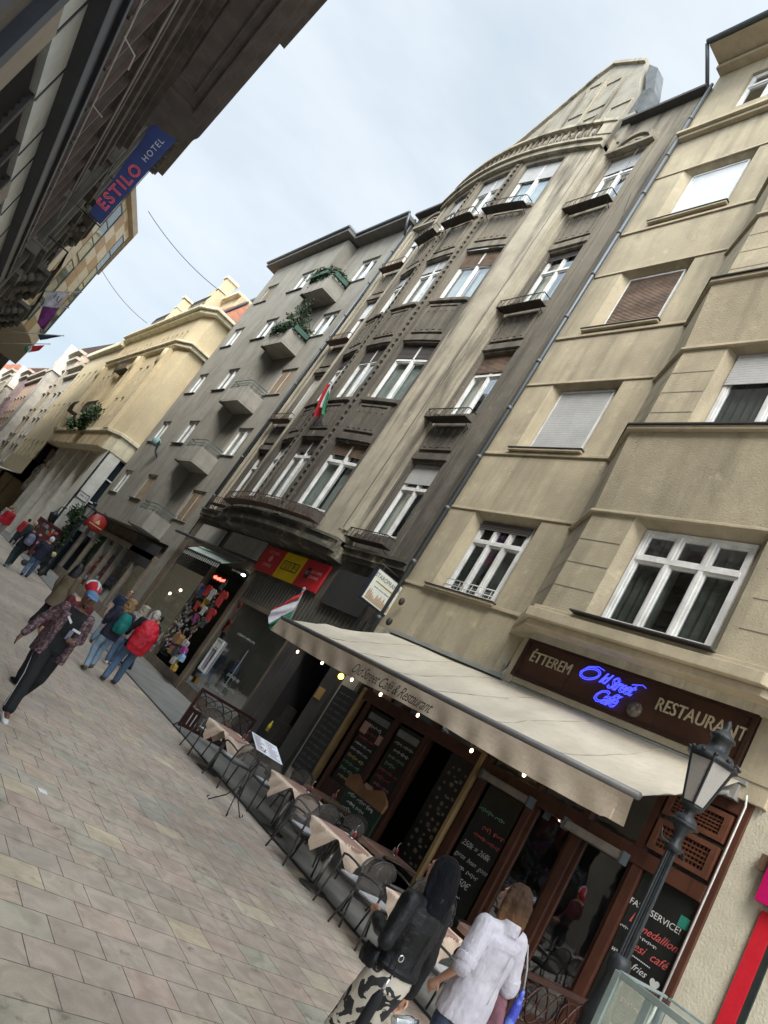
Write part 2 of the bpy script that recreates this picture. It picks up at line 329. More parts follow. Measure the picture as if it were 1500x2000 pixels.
# ================================================================ ground
def paving_mat():
    mt = bpy.data.materials.new('stone_paving'); mt.use_nodes = True; t = mt.node_tree; b = t.nodes['Principled BSDF']; l = t.links.new
    tcn = nn(t, 'ShaderNodeTexCoord'); sp = nn(t, 'ShaderNodeSeparateXYZ')
    def mth(op, a, b_=None, c=None):
        n = nn(t, 'ShaderNodeMath'); n.operation = op
        for i, q in enumerate((a, b_, c)):
            if q is None: continue
            if isinstance(q, (int, float)): n.inputs[i].default_value = q
            else: l(q, n.inputs[i])
        return n.outputs[0]
    nw = nn(t, 'ShaderNodeTexNoise'); nw.inputs['Scale'].default_value = .35; l(tcn.outputs['Object'], nw.inputs[0])
    l(tcn.outputs['Object'], sp.inputs[0])
    X = mth('ADD', sp.outputs[0], mth('MULTIPLY', nw.outputs[0], .05)); Y = sp.outputs[1]
    ry = mth('DIVIDE', Y, .32); row = mth('FLOOR', ry); fy = mth('FRACT', ry)
    wn = nn(t, 'ShaderNodeTexWhiteNoise'); wn.noise_dimensions = '1D'; l(row, wn.inputs['W'])
    wn2 = nn(t, 'ShaderNodeTexWhiteNoise'); wn2.noise_dimensions = '1D'; l(mth('ADD', row, 91.7), wn2.inputs['W'])
    wd = mth('ADD', .33, mth('MULTIPLY', wn2.outputs[0], .15))
    rx = mth('ADD', mth('DIVIDE', X, wd), wn.outputs[0]); cell = mth('FLOOR', rx); fx = mth('FRACT', rx)
    cv = nn(t, 'ShaderNodeCombineXYZ'); l(cell, cv.inputs[0]); l(row, cv.inputs[1])
    wc = nn(t, 'ShaderNodeTexWhiteNoise'); l(cv.outputs[0], wc.inputs[0])
    cr_ = nn(t, 'ShaderNodeValToRGB'); e = cr_.color_ramp; e.interpolation = 'LINEAR'
    cols = [(0, (0.39, 0.325, 0.265)), (0.2, (0.41, 0.34, 0.275)), (0.38, (0.375, 0.32, 0.265)), (0.52, (0.425, 0.325, 0.262)), (0.66, (0.385, 0.35, 0.285)), (0.8, (0.435, 0.35, 0.265)), (0.9, (0.35, 0.335, 0.275)), (1, (0.5, 0.41, 0.29))]
    e.elements[0].color = (*cols[0][1], 1); e.elements[1].color = (*cols[-1][1], 1)
    for p_, c_ in cols[1:-1]: x = e.elements.new(p_); x.color = (*c_, 1)
    l(wc.outputs[0], cr_.inputs[0])
    # joints
    ex = mth('MULTIPLY', mth('MINIMUM', fx, mth('SUBTRACT', 1, fx)), wd); ey = mth('MULTIPLY', mth('MINIMUM', fy, mth('SUBTRACT', 1, fy)), .32)
    ed = mth('MINIMUM', ex, ey); mr = nn(t, 'ShaderNodeMapRange'); mr.inputs[1].default_value = .0015; mr.inputs[2].default_value = .005; nj = nn(t, 'ShaderNodeTexNoise'); nj.inputs['Scale'].default_value = 14; nj.inputs['Detail'].default_value = 4; l(tcn.outputs['Object'], nj.inputs[0]); l(mth('ADD', ed, mth('MULTIPLY', mth('SUBTRACT', nj.outputs[0], .5), .006)), mr.inputs[0])
    n1 = nn(t, 'ShaderNodeTexNoise'); n1.inputs['Scale'].default_value = 160; n1.inputs['Detail'].default_value = 3; l(tcn.outputs['Object'], n1.inputs[0])
    n2 = nn(t, 'ShaderNodeTexNoise'); n2.inputs['Scale'].default_value = 4.5; n2.inputs['Detail'].default_value = 6; n2.inputs['Distortion'].default_value = 1.2; l(tcn.outputs['Object'], n2.inputs[0])
    n3 = nn(t, 'ShaderNodeTexNoise'); n3.inputs['Scale'].default_value = .45; n3.inputs['Detail'].default_value = 4; l(tcn.outputs['Object'], n3.inputs[0])
    def mul(col, fac, lo_, hi_, a, c):
        r = nn(t, 'ShaderNodeMapRange'); r.inputs[1].default_value = a; r.inputs[2].default_value = c; r.inputs[3].default_value = lo_; r.inputs[4].default_value = hi_; l(fac, r.inputs[0])
        v = nn(t, 'ShaderNodeVectorMath'); v.operation = 'SCALE'; l(col, v.inputs[0]); l(r.outputs[0], v.inputs['Scale']); return v.outputs[0]
    c0 = mul(cr_.outputs[0], n1.outputs[0], .78, 1.22, .3, .7); c0 = mul(c0, n2.outputs[0], .84, 1.14, .35, .65); c0 = mul(c0, n3.outputs[0], .8, 1.15, .35, .65)
    n4 = nn(t, 'ShaderNodeTexNoise'); n4.inputs['Scale'].default_value = 3.3; n4.inputs['Detail'].default_value = 7; n4.inputs['Roughness'].default_value = .7; l(tcn.outputs['Object'], n4.inputs[0]); c0 = mul(c0, n4.outputs[0], 1.0, .55, .60, .68)
    vg = nn(t, 'ShaderNodeTexVoronoi'); vg.inputs['Scale'].default_value = 1.7; l(tcn.outputs['Object'], vg.inputs[0]); c0 = mul(c0, vg.outputs['Distance'], .3, 1.0, .022, .034)
    mx_ = nn(t, 'ShaderNodeMix'); mx_.data_type = 'RGBA'; mx_.inputs[6].default_value = (.085, .066, .053, 1); l(mr.outputs[0], mx_.inputs[0]); l(c0, mx_.inputs[7]); l(mx_.outputs[2], b.inputs['Base Color'])
    rr = nn(t, 'ShaderNodeMapRange'); rr.inputs[3].default_value = .5; rr.inputs[4].default_value = .8; l(n2.outputs[0], rr.inputs[0]); l(rr.outputs[0], b.inputs['Roughness'])
    bn = nn(t, 'ShaderNodeBump'); bn.inputs['Strength'].default_value = .5; bn.inputs['Distance'].default_value = .006
    h = mth('ADD', mr.outputs[0], mth('MULTIPLY', n1.outputs[0], .25)); l(h, bn.inputs['Height']); l(bn.outputs[0], b.inputs['Normal'])
    return mt
PAVE = paving_mat()
g = MB(); n = 40
g.quad((-60, -60, 0), (60, -60, 0), (60, 420, 0), (-60, 420, 0)); struct(g.build('pavement', PAVE))
KERB = [(6.72, -20), (6.83, 2), (7.0, 6), (7.09, 9.3), (7.24, 14.3), (7.34, 34), (7.4, 60), (7.4, 200)]
STRIP = M('grey_stone_slabs', (.245, .24, .22), .75, (.19, .185, .17), 1.4, bump=.3, bs=80)
g = MB()
for (a, b), (c, d) in zip(KERB, KERB[1:]): g.quad((a+.05, b, .004), (10.5, b, .004), (10.5, d, .004), (c+.05, d, .004))
struct(g.build('terrace_paving', STRIP))
g = MB()
for (a, b), (c, d) in zip(KERB, KERB[1:]): g.quad((a-.04, b, .007), (a+.055, b, .007), (c+.055, d, .007), (c-.04, d, .007))
struct(g.build('drain_channel', M('black_drain', (.03, .03, .03), .7)))
g = MB()
for i in range(14):
    y = 14.8+i*.95; g.quad((7.35, y, .0085), (10.4, y, .0085), (10.4, y+.012, .0085), (7.35, y+.012, .0085))
struct(g.build('slab_joints', M('joint_dark', (.07, .07, .065), .9)))
b = MB(); b.box(lambda u, z, w: (u, w, z), 2.74, 2.83, .002, .006, 7.0, 7.09); tag(b.build('paper_scrap', M('paper_white', (.8, .8, .8), .8)), 'small white scrap of paper lying on the paving', 'litter')

# ================================================================ tan apartment building (nearest, right)
TB = thing('apartment_building', 'tan rendered apartment building with a canted bay above the brown restaurant sign', 'building', (10, 6, 0))
mb = MB(); LV = [(5.56, 7.5), (9.55, 11.48), (13.45, 15.35), (17.4, 19.3), (21.75, 23.3)]
holes = [(11.2, 12.85, a, c, .22, .26) for a, c in LV[:4]]+[(11.2, 12.75, 21.9, 23.4, .15)]
mb.wall(FR, 10.05, 14.05, 4.2, 24.2, holes, dark=1)
mb.wall(FR, -3, 10.05, 4.2, 5.0)                       # flat zone behind the sign
mb.wall(FR, -3, 3.85, 5.0, 24.2)
def bayP(z0, w0, z1, w1, mi=0, front=True):
    mb.mi = mi; pa = [(10.05, 0), (8.98, w0), (4.85, w0), (3.8, 0)]; pb = [(10.05, 0), (8.98, w1), (4.85, w1), (3.8, 0)]
    for k in range(3):
        if k == 1 and not front: continue
        mb.quad(FR(pa[k][0], z0, pa[k][1]), FR(pa[k+1][0], z0, pa[k+1][1]), FR(pb[k+1][0], z1, pb[k+1][1]), FR(pb[k][0], z1, pb[k][1]))
    mb.mi = 0
bl = [5.45, 9.42, 13.25, 17.2, 21.1]
for i, z in enumerate(bl[:-1]):
    zt = z+2.1 if i < 4 else z+2
    bayP(z, .8, zt, .8, 0, False)
    mb.wall(FR, 4.85, 8.98, z, zt, [(5.87, 7.85, z+.1, z+1.98, .22, .2)], w=.8, dark=1)
    nz_ = bl[i+1]; bayP(zt, .83, nz_-.06, 1.03 if i else 1.0)
    for k in range(1, 4):                               # quoin grooves of the bay
        zz = z+k*.5
        for (ua, wa, ub, wb) in ((8.97, .803, 8.08, .803), (8.99, .803, 9.98, .056)):
            mb.mi = 3; mb.quad(FR(ua, zz, wa), FR(ub, zz, wb), FR(ub, zz+.022, wb), FR(ua, zz+.022, wa)); mb.mi = 0
    mb.mi = 3
    for k in range(1, 4): mb.quad(FR(5.5, z+k*.5, .803), FR(4.9, z+k*.5, .803), FR(4.9, z+k*.5+.022, .803), FR(5.5, z+k*.5+.022, .803))
    mb.mi = 0
bayP(21.04, .95, 24.2, .95)
mb.quad(FR(10.05, 5.45, 0), FR(8.98, 5.45, .8), FR(4.85, 5.45, .8), FR(3.8, 5.45, 0))
# back, roof, ends
mb.quad((10, 14.05, 0), (22, 14.05, 0), (22, 14.05, 24.2), (10, 14.05, 24.2)); mb.quad((22, -3, 0), (22, 14.05, 0), (22, 14.05, 24.2), (22, -3, 24.2)); mb.quad((10, -3, 0), (22, -3, 0), (22, -3, 24.2), (10, -3, 24.2))
# ground floor piers
mb.mi = 2
mb.wall(FR, -3, 4.75, 0, 4.2); mb.box(FR, 13.5, 14.05, 0, 4.2, -.5, .0)
mb.mi = 0
mb.build('wall', [TAN, DKIN, TANR, M('groove', (.16, .14, .10), .9)], TB)
t_ = MB()
def band(z, h, w, a=10.05, c=14.05): t_.nx(); t_.box(FR, a, c, z, z+h, 0, w*(.65 if w < .1 else 1))
def bayband(z, h, wi, wo, mbx=None):
    q = mbx or t_; q.nx()
    pa = [(10.1, 0), (9.0, wi), (4.83, wi), (3.75, 0)]; pb = [(10.1+.06, 0), (9.0+.03, wo), (4.8, wo), (3.69, 0)]
    for k in range(3):
        P = [FR(pa[k][0], z, 0 if k != 1 else 0), 0]
        A, B, C, D = pa[k], pa[k+1], pb[k+1], pb[k]
        v = [FR(A[0], z, A[1]-.05), FR(B[0], z, B[1]-.05), FR(C[0], z, C[1]), FR(D[0], z, D[1])]; v2 = [(a[0], a[1], a[2]+h) for a in v]
        q.add(v+v2, [[0, 1, 2, 3], [4, 5, 6, 7], [0, 1, 5, 4], [2, 3, 7, 6], [0, 3, 7, 4], [1, 2, 6, 5]])
for z in (5.42, 9.34, 13.2, 17.12): band(z, .08, .07)
for z in (7.66, 11.6, 15.5, 19.45): band(z, .07, .05)
band(21.0, .12, .16); band(21.12, .1, .26); band(24.05, .15, .3)
for z, nxt in zip(bl, bl[1:]):
    bayband(z+2.1, .06, .83, .86)
for z in bl[1:]: bayband(z-.11, .09, 1.0, 1.08)
bayband(5.36, .1, .8, .92); bayband(5.18, .18, .8, 1.02); bayband(5.06, .12, .6, .9)
t_.nx(); t_.box(FR, 9.42, 9.62, 3.9, 5.06, 0, .14); t_.nx(); t_.box(FR, 4.6, 5.08, 3.9, 5.06, 0, .1); t_.nx(); t_.box(FR, 4.2, 9.62, 4.16, 4.28, .001, .12)   # surround of the sign
for a, c in ((3.85, 4.6), (9.62, 10.05)): t_.nx(); t_.box(FR, a, c, 4.2, 5.06, .001, .02)
for a, c in LV[:4]:
    t_.nx(); t_.box(FR, 10.9, 13.2, a-.1, a-.035, .001, .11)
t_.pieces('moulding', TANL, TB, bevel=.012)
t_ = MB()
for z in bl[1:]: bayband(z-.02, .025, 1.0, 1.12, t_)
for a, c in LV[:4]: t_.nx(); t_.box(FR, 10.88, 13.22, a-.034, a-.012, -.1, .13)
t_.nx(); t_.box(FR, 5.6, 8.15, 5.462, 5.485, .7, 1.06)
t_.pieces('flashing', LEAD, TB)
t_ = MB()   # eaves and gutter
t_.prism(lambda a, b, w: (10-a, w, b), [(-.6, 24.25), (.95, 24.25), (.95, 24.4), (-2, 25.6)], -3, 14.05); t_.build('eave', TANL, TB)
t_ = MB(); t_.tube([FR(-3, 24.33, 1.03), FR(14.1, 24.33, 1.03)], .09, 8); t_.tube([FR(14.12, 24.3, 1.0), FR(14.12, 24.0, .7), FR(14.12, 23.4, .12)], .06, 8); t_.build('gutter', METAL, TB)
t_ = MB(); t_.tube([FR(14.0, z, .13) for z in (3.4, 23.5)], .055, 8)
for k in range(12): t_.tube([FR(14.0, 4.3+k*1.6, .13), FR(14.0, 4.4+k*1.6, .13)], .072, 8)
t_.build('drainpipe', METAL, TB)
window(TB, FR, 11.2, 12.85, *LV[0], .2, cols=3, transom=.72, shut=.11, shutm=SHUTD, curtain='dark', label='white window with dark curtain, lowest of its column')
window(TB, FR, 11.2, 12.85, *LV[1], .2, shut=1, shutm=SHUT, label='window closed by a plain grey roller shutter')
window(TB, FR, 11.2, 12.85, *LV[2], .2, shut=1, shutm=SHUTB, label='window closed by a brown wooden roller shutter')
window(TB, FR, 11.2, 12.85, *LV[3], .2, shut=1, shutm=SHUTW, label='window closed by a white roller shutter')
window(TB, FR, 11.2, 12.75, 21.9, 23.4, .12, cols=2, transom=.65, curtain=None)
b_ = MB()
for z in (5.72, 5.86): b_.tube([FR(11.22, z, -.1), FR(12.83, z, -.1)], .012, 6)
for k in range(8): b_.tube([FR(11.3+k*.21, 5.58, -.1), FR(11.3+k*.21, 5.86, -.1)], .007, 5)
b_.build('window_guard', WHITE, TB)
window(TB, FR, 5.87, 7.85, 5.55, 7.43, .2, cols=3, transom=.7, curtain='dark', w=.8, t=.075, label='large white bay window above the restaurant sign')
for z, sh, smt in ((9.52, .38, SHUT), (13.35, .4, SHUT), (17.3, 1, SHUT)):
    window(TB, FR, 5.87, 7.85, z, z+1.88, .2, cols=2, transom=None, shut=sh, shutm=smt, w=.8, curtain='dark')
# two cables and fittings on the plaster
b_ = MB(); b_.box(FR, 9.74, 9.86, 4.42, 4.52, 0, .05); b_.tube([FR(9.8, 4.42, .02), FR(9.85, 4.2, .02)], .008, 5)
b_.build('junction_box', M('grey_plastic', (.4, .4, .4), .5), TB)
# ================================================================ sooty building with the curved bow
DB = thing('apartment_building', 'soot-blackened old building with a curved bow front and a tapering gable', 'building', (10, 21, 0))
BC, BH = 21.3, 4.3
def bow(u):
    t = (u-BC)/BH
    return .38+.62*(1-t*t) if abs(t) < 1 else 0
def FB(u, z, w): return (10-bow(u)-w, u, z)
ua, ub = BC-BH+.001, BC+BH-.001
DL = [(6.5, 8.95), (10.72, 13.05), (15.0, 17.25), (19.3, 21.55)]
mb = MB()                                               # mats: 0 mid soot 1 dark room 2 clean tan 3 black soot 4 grooves
# right wing 14.08-17.0, window 15.45-17.0
RW = (15.42, 16.82)
mb.wall(FR, 14.06, ua, 5.75, 23.3, [(RW[0], RW[1], a, c, .2) for a, c in DL], dark=1)
LW = (26.15, 27.6)
mb.wall(FR, ub, 28.55, 5.75, 22.7, [(LW[0], LW[1], a, c, .2) for a, c in DL], dark=1)
# bow: three window columns, piers
cols_ = [(18.3, 20.0), (20.75, 22.3), (23.0, 24.3)]
mb.mi = 0
mb.wall(FB, 18.2, ub, 5.75, 22.0, [(c[0], c[1], a, e, .2) for c in cols_ for a, e in DL], du=.3, dark=1)
mb.mi = 2
mb.wall(FB, ua, 18.2, 5.75, 22.0, du=.3)
for u_ in (ua, ub): mb.quad(FR(u_, 5.75, 0), FR(u_, 5.75, .38), FR(u_, 22.0, .38), FR(u_, 22.0, 0))
mb.mi = 3
mb.box(FR, 14.06, 14.5, 0, 5.5, -.4, .0); mb.box(FR, 28.1, 28.55, 0, 5.5, -.4, 0)
mb.mi = 0
mb.quad((10, 28.55, 0), (22, 28.55, 0), (22, 28.55, 22.7), (10, 28.55, 22.7)); mb.quad((10.4, 14.06, 0), (22, 14.06, 0), (22, 14.06, 23.3), (10.0, 14.06, 23.3)); mb.quad((22, 14.06, 0), (22, 28.55, 0), (22, 28.55, 22.7), (22, 14.06, 22.7))
mb.mi = 3; mb.wall(FR, 14.06, 28.55, 4.2, 5.5, w=-.03)
mb.build('wall', [MIDS, DKIN, STN, SOOT], DB)
# pilasters & vertical strips
p_ = MB()
for a, c, w_ in ((14.45, 14.9, .03), (15.1, 15.26, .05), (16.86, 16.93, .05)): p_.box(FR, a, c, 5.9, 21.7, .001, w_)
p_.pieces('dark_pilaster', SOOT, DB, bevel=.01)
p_ = MB()
for a, c, w_ in ((16.93, 17.03, .2), (17.03, 17.05, .42)): p_.box(FR, a, c, 6.2, 22.3, .002, w_)
p_.box(FB, 17.05, 17.2, 6.2, 22.0, .001, .07); p_.box(FB, 17.3, 17.38, 6.2, 22.0, .001, .03)
for a, c in ((25.3, 25.45), (25.1, 25.2)): p_.box(FB, a, c, 6.2, 22.0, .001, .06)
p_.box(FR, 25.62, 25.8, 5.9, 22.3, .001, .12); p_.box(FR, 27.75, 27.9, 5.9, 21.7, .001, .06); p_.box(FR, 28.1, 28.3, 5.9, 21.7, .001, .08)
p_.pieces('tan_pilaster', STN, DB, bevel=.01)
p_ = MB(); p_.box(FB, 17.2, 17.3, 6.3, 21.9, .001, .015); p_.box(FR, 15.3, 15.36, 6, 21, .001, .02); p_.pieces('black_groove', SOOT, DB)
# beaded strips between bow windows
p_ = MB()
for u_ in (20.37, 22.65):
    p_.nx()
    p_.box(FB, u_-.16, u_-.11, 6.0, 21.9, .001, .07); p_.box(FB, u_+.11, u_+.16, 6.0, 21.9, .001, .07); p_.box(FB, u_-.11, u_+.11, 6.0, 21.9, .001, .03)
    z = 6.2
    while z < 21.8:
        p_.box(FB, u_-.05, u_+.05, z, z+.1, .03, .10); z += .24
p_.pieces('beaded_strip', SOOT, DB)
# spandrel panels
sp_ = MB(); so_ = MB()
def panel(F, a, c, z0, z1, base=.001):
    so_.nx(); sp_.nx()
    so_.box(F, a, c, z0, z1, base, base+.02, n=3); q = .07
    for (x0, x1, y0, y1) in ((a, a+q, z0, z1), (c-q, c, z0, z1), (a+q, c-q, z1-q, z1), (a+q, c-q, z0, z0+q)): sp_.box(F, x0, x1, y0, y1, base+.02, base+.06)
    k = max(2, int((c-a)/.3))
    for i in range(k+1):
        x = a+.14+(c-a-.28)*i/k
        so_.box(F, x-.015, x+.015, z0+.12, z1-.12, base+.02, base+.045); so_.box(F, x-.05, x+.05, z0+.1, z0+.24, base+.02, base+.06); so_.box(F, x-.035, x+.035, z1-.3, z1-.14, base+.02, base+.055)
for i, (a, c) in enumerate(DL[:3]):
    nx = DL[i+1][0]
    panel(FR, RW[0], RW[1], c+.42, nx-.45); panel(FR, LW[0], LW[1], c+.42, nx-.45)
    for cc in cols_: panel(FB, cc[0]+.15, cc[1]-.12, c+.4, nx-.32)
    for F_, (x0, x1) in ((FR, RW), (FR, LW)): sp_.nx(); sp_.box(F_, x0-.1, x1+.1, c+.08, c+.3, .001, .07)
    for cc in cols_: sp_.nx(); sp_.box(FB, cc[0]-.02, cc[1]+.02, c+.06, c+.3, .001, .05, n=4); sp_.nx(); sp_.box(FB, cc[0]-.03, cc[1]+.03, nx-.2, nx-.08, .001, .1, n=4)
so_.pieces('spandrel_panel', SOOT, DB); sp_.pieces('panel_frame', MIDS, DB, bevel=.008)
# cornice above the shops, bow underside
cn = MB()
for (z0, z1, w_) in ((5.5, 5.62, .12), (5.62, 5.8, .2), (5.8, 5.88, .28)):
    cn.box(FR, 14.08, ua, z0, z1, -.05, w_); cn.box(FR, ub, 28.5, z0, z1, -.05, w_)
for (z0, z1, w_) in ((5.35, 5.5, .05), (5.5, 5.66, .22), (5.66, 5.82, .12), (5.82, 5.9, .2)):
    cn.box(FB, ua-.0, ub, z0, z1, -bow(BC)-.05, w_, n=26)
cn.build('cornice', M('blackened_cornice', (.075, .068, .055), .9, (.2, .18, .13), 1.6, .5, .7, .5, 30, spots=(.35, .31, .22), spo=(.6, .68), sps=1.6), DB)
cn = MB()
for (z0, z1, w_) in ((21.75, 21.95, .18), (21.95, 22.05, .28), (22.05, 22.4, .06)): cn.box(FB, ua, ub, z0, z1, -.6, w_, n=26)
cn.box(FB, ua, ub, 22.98, 23.12, -.08, .16, n=26)
cn.box(FB, ua, ua+.5, 22.4, 23.0, -.1, .1); cn.box(FB, ub-.5, ub, 22.4, 23.0, -.1, .1)
cn.build('bow_cornice', STN, DB, bevel=.01)
bs_ = MB(); k = 26
for i in range(k):
    bs_.nx(); u_ = ua+.7+(ub-ua-1.4)*i/(k-1)
    bs_.lathe(FB(u_, 22.4, .0), [(.04, 0), (.09, .12), (.045, .35), (.06, .5), (.07, .58)], 8)
bs_.pieces('baluster', SOOT, DB)
# roof strip, wing attic with arched tympanum
rf = MB()
rf.box(FR, 14.06, 17.6, 23.3, 23.42, -.5, .28); rf.box(FR, 25.3, 28.55, 22.7, 22.82, -.5, .3)
rf.add([(9.8, 14.06, 23.42), (9.8, 28.55, 22.9), (14, 28.55, 25), (14, 14.06, 25.6)], [[0, 1, 2, 3]])
rf.build('roof', LEAD, DB)
tp = MB(); tpi = MB()
for (a, c) in (RW, LW):
    tp.nx(); tpi.nx()
    m_ = (a+c)/2; r1 = (c-a)/2+.05; zb = 21.72
    tp.box(FR, m_-r1-.25, m_+r1+.25, 21.62, 21.74, .001, .22)
    for k in range(14):
        t0, t1 = PI*k/14, PI*(k+1)/14
        for (ra, rb, w_) in ((r1-.06, r1+.1, .1), (r1-.3, r1-.22, .06)):
            tp.prism(FR, [(m_+ra*cos(t0), zb+.02+ra*sin(t0)*.95), (m_+rb*cos(t0), zb+.02+rb*sin(t0)*.95), (m_+rb*cos(t1), zb+.02+rb*sin(t1)*.95), (m_+ra*cos(t1), zb+.02+ra*sin(t1)*.95)], .001, w_)
    for k in range(26):
        an = random.uniform(.1, PI-.1); rr = random.uniform(.1, r1-.35)
        tpi.ell(FR(m_+rr*cos(an), zb+.12+rr*sin(an)*.8, .03), .05, random.uniform(.05, .1), random.uniform(.04, .08), 8)
tp.pieces('arched_tympanum', MIDS, DB); tpi.pieces('relief_ornament', SOOT, DB)
# gable
GM = M('pale_gable_render', (.31, .29, .235), .9, (.235, .22, .175), 1.5, bump=.3, streak=(.15, .135, .1), sa=.6)
gb = MB()
def FG(u, z, w): return (9.9-w, u, z)
out = [(16.9, 23.2), (17.15, 24.4), (17.55, 25.1), (18.15, 26.55), (18.35, 27.35), (20.35, 28.45), (20.9, 28.1), (23.4, 25.7), (24.6, 24.6), (26.6, 23.3), (26.6, 22.4), (16.9, 22.4)]
gb.prism(FG, out, -.7, 0)
gb.build('gable', GM, DB)
gb = MB()
for (a, b_) in (((18.35, 27.35), (20.35, 28.45)), ((20.35, 28.45), (20.9, 28.1)), ((20.9, 28.1), (23.4, 25.7)), ((23.4, 25.7), (26.6, 23.3))):
    gb.prism(FG, [a, b_, (b_[0], b_[1]+.16), (a[0], a[1]+.16)], -.8, .12)
for (u_, z0, z1) in ((19.0, 24.2, 26.9), (20.1, 24.2, 27.6), (21.2, 24.2, 27.3), (22.4, 23.8, 26.3)): gb.box(FG, u_-.07, u_+.07, z0, z1, .001, .06)
for (a, c, z0, z1) in ((19.15, 19.95, 25.5, 27.0), (20.3, 21.0, 25.6, 27.4), (19.2, 19.9, 23.6, 24.9), (17.6, 18.6, 23.7, 24.9)):
    for (x0, x1, y0, y1) in ((a, a+.05, z0, z1), (c-.05, c, z0, z1), (a, c, z1, z1+.05), (a, c, z0-.05, z0)): gb.box(FG, x0, x1, y0, y1, .001, .05)
gb.build('gable_moulding', STN, DB)
gb = MB(); gb.prism(lambda a, b, w: (w, a, b), [(18.15, 27.2), (17.9, 26.4), (17.25, 25.1), (17.0, 24.0), (16.7, 23.6), (16.85, 25.0), (17.5, 26.6)], 9.95, 10.4)
for k in range(6): gb.box(FG, 17.35-.06*k, 17.37-.06*k, 24.0, 25.2, -.3, .02)
gb.build('sheet_metal_flashing', M('galvanised', (.12, .13, .135), .75, (.08, .088, .09), 3, bump=.3), DB)
gb = MB(); gb.box(FG, 20.2, 21.6, 23.3, 24.1, -.1, .003); gb.build('attic_opening', DKIN, DB)
# windows
def flowerbox(parent, F, a, c, z, w0=.12, h=.28, d=.3, mt=None, nseg=1, tipu=0):
    g = MB(); n_ = max(8, int((c-a)/.11))
    for zz in (z, z+h):
        for k in range(nseg):
            x0, x1 = a+(c-a)*k/nseg, a+(c-a)*(k+1)/nseg
            g.tube([F(x0, zz, w0+d), F(x1, zz, w0+d)], .016, 5)
        g.tube([F(a, zz, w0), F(a, zz, w0+d)], .016, 5); g.tube([F(c, zz, w0), F(c, zz, w0+d)], .016, 5)
    g.box(F, a, c, z-.012, z, w0, w0+d, n=nseg)
    for k in range(n_+1):
        u_ = a+(c-a)*k/n_; q = .045 if k % 2 else -.045
        g.tube([F(u_, z, w0+d), F(min(c, max(a, u_+q)), z+h*.5, w0+d+.03), F(u_, z+h, w0+d)], .009, 4, caps=False)
    for u_ in (a+.1, c-.1): g.tube([F(u_, z-.18, w0-.1), F(u_, z, w0+d*.8)], .014, 5)
    f = g.build('flower_rail', mt or IRON, parent)
    g = MB(); random.seed(int(a*31+z*7))
    for k in range(int((c-a)*2.2)):
        if random.random() < .75:
            u_ = random.uniform(a+.1, c-.25); g.box(F, u_, u_+random.uniform(.12, .3), z+.005, z+random.uniform(.1, .16), w0+.05, w0+d-.06)
    if g.v: g.build('planter_box', M('dull_terracotta', (.14, .10, .08), .9), f)
    return f
for i, (a, c) in enumerate(DL):
    sh = (.27, .3, .12, .28)[i]
    window(DB, FR, RW[0], RW[1], a, c, .18, cols=2, transom=.66, shut=sh, shutm=(SHUT, SHUTB, SHUTD, SHUT)[i], curtain='mix')
    if i != 9: flowerbox(DB, FR, 15.2, 17.15, a-.42, w0=.1)
    window(DB, FR, LW[0], LW[1], a, c, .18, cols=2, transom=.7, shut=(.1, .97, .4, .35)[i], shutm=(SHUTD, SHUT, SHUTW, SHUTW)[i], curtain='full')
    flowerbox(DB, FR, LW[0]-.15, LW[1]+.2, a-.4, mt=RUST)
    for j, cc in enumerate(cols_):
        f = window(DB, FB, cc[0], cc[1], a, c, .18, cols=2, transom=.72, shut=((.18, .2, .1), (.25, .28, .2), (.3, .22, .2), (.35, .3, .3))[i][j], shutm=((SHUTB, SHUTD, SHUTD), (SHUTD, SHUTD, SHUTD), (SHUTB, SHUT, SHUT), (SHUT, SHUT, SHUT))[i][j], curtain=('mix', 'full', 'mix', 'full')[(i+j) % 4])
    if i in (3,):
        for cc in cols_: flowerbox(DB, FB, cc[0]-.05, cc[1]+.1, a-.38, nseg=4)
flowerbox(DB, FB, 18.0, 24.8, 6.05, mt=RUST, nseg=18, d=.34, h=.3)
g = MB(); g.tube([FR(28.62, z, .1) for z in (5.6, 22.3)], .055, 8)
for k in range(9): g.tube([FR(28.62, 6.5+k*2, .1), FR(28.62, 6.6+k*2, .1)], .072, 8)
g.build('drainpipe', METAL, DB)
g = MB(); g.tube([FR(14.15, z, .1) for z in (6, 23)], .012, 5); g.tube([FR(14.6, 19.0, .1), FR(14.4, 18.2, .12), FR(14.2, 17.8, .1), FR(14.16, 17.2, .1)], .012, 5); g.tube([FR(15.6, 24.5, -.2), FR(15.6, 21.2, .12), FR(15.5, 19, .12)], .01, 4); g.build('cable', LEAD, DB)

# ================================================================ grey building with corner balconies
GB = thing('apartment_building', 'plain grey rendered building with a stack of corner balconies', 'building', (10, 36, 0))
GS = [5.12, 8.64, 12.15, 15.7, 19.25]
mb = MB()
mb.wall(FR, 28.66, 33.56, 3.9, 22.3, [(29.85, 31.6, z, z+1.55, .18) for z in GS], dark=1)
mb.wall(FR, 33.56, 42.2, 3.9, 22.2, [(a, c, z, z+1.45, .18) for z in (5.25, 8.68, 12.15, 15.65, 19.1) for a, c in ((35.2, 36.85), (39.75, 41.3))], w=.65, dark=1)
mb.quad(FR(33.56, 3.9, 0), FR(33.56, 3.9, .65), FR(33.56, 22.2, .65), FR(33.56, 22.2, 0)); mb.quad(FR(42.2, 3.9, -.6), FR(42.2, 3.9, .65), FR(42.2, 22.2, .65), FR(42.2, 22.2, -.6)); mb.quad(FR(33.56, 3.9, 0), FR(33.56, 3.9, .65), FR(42.2, 3.9, .65), FR(42.2, 3.9, 0))
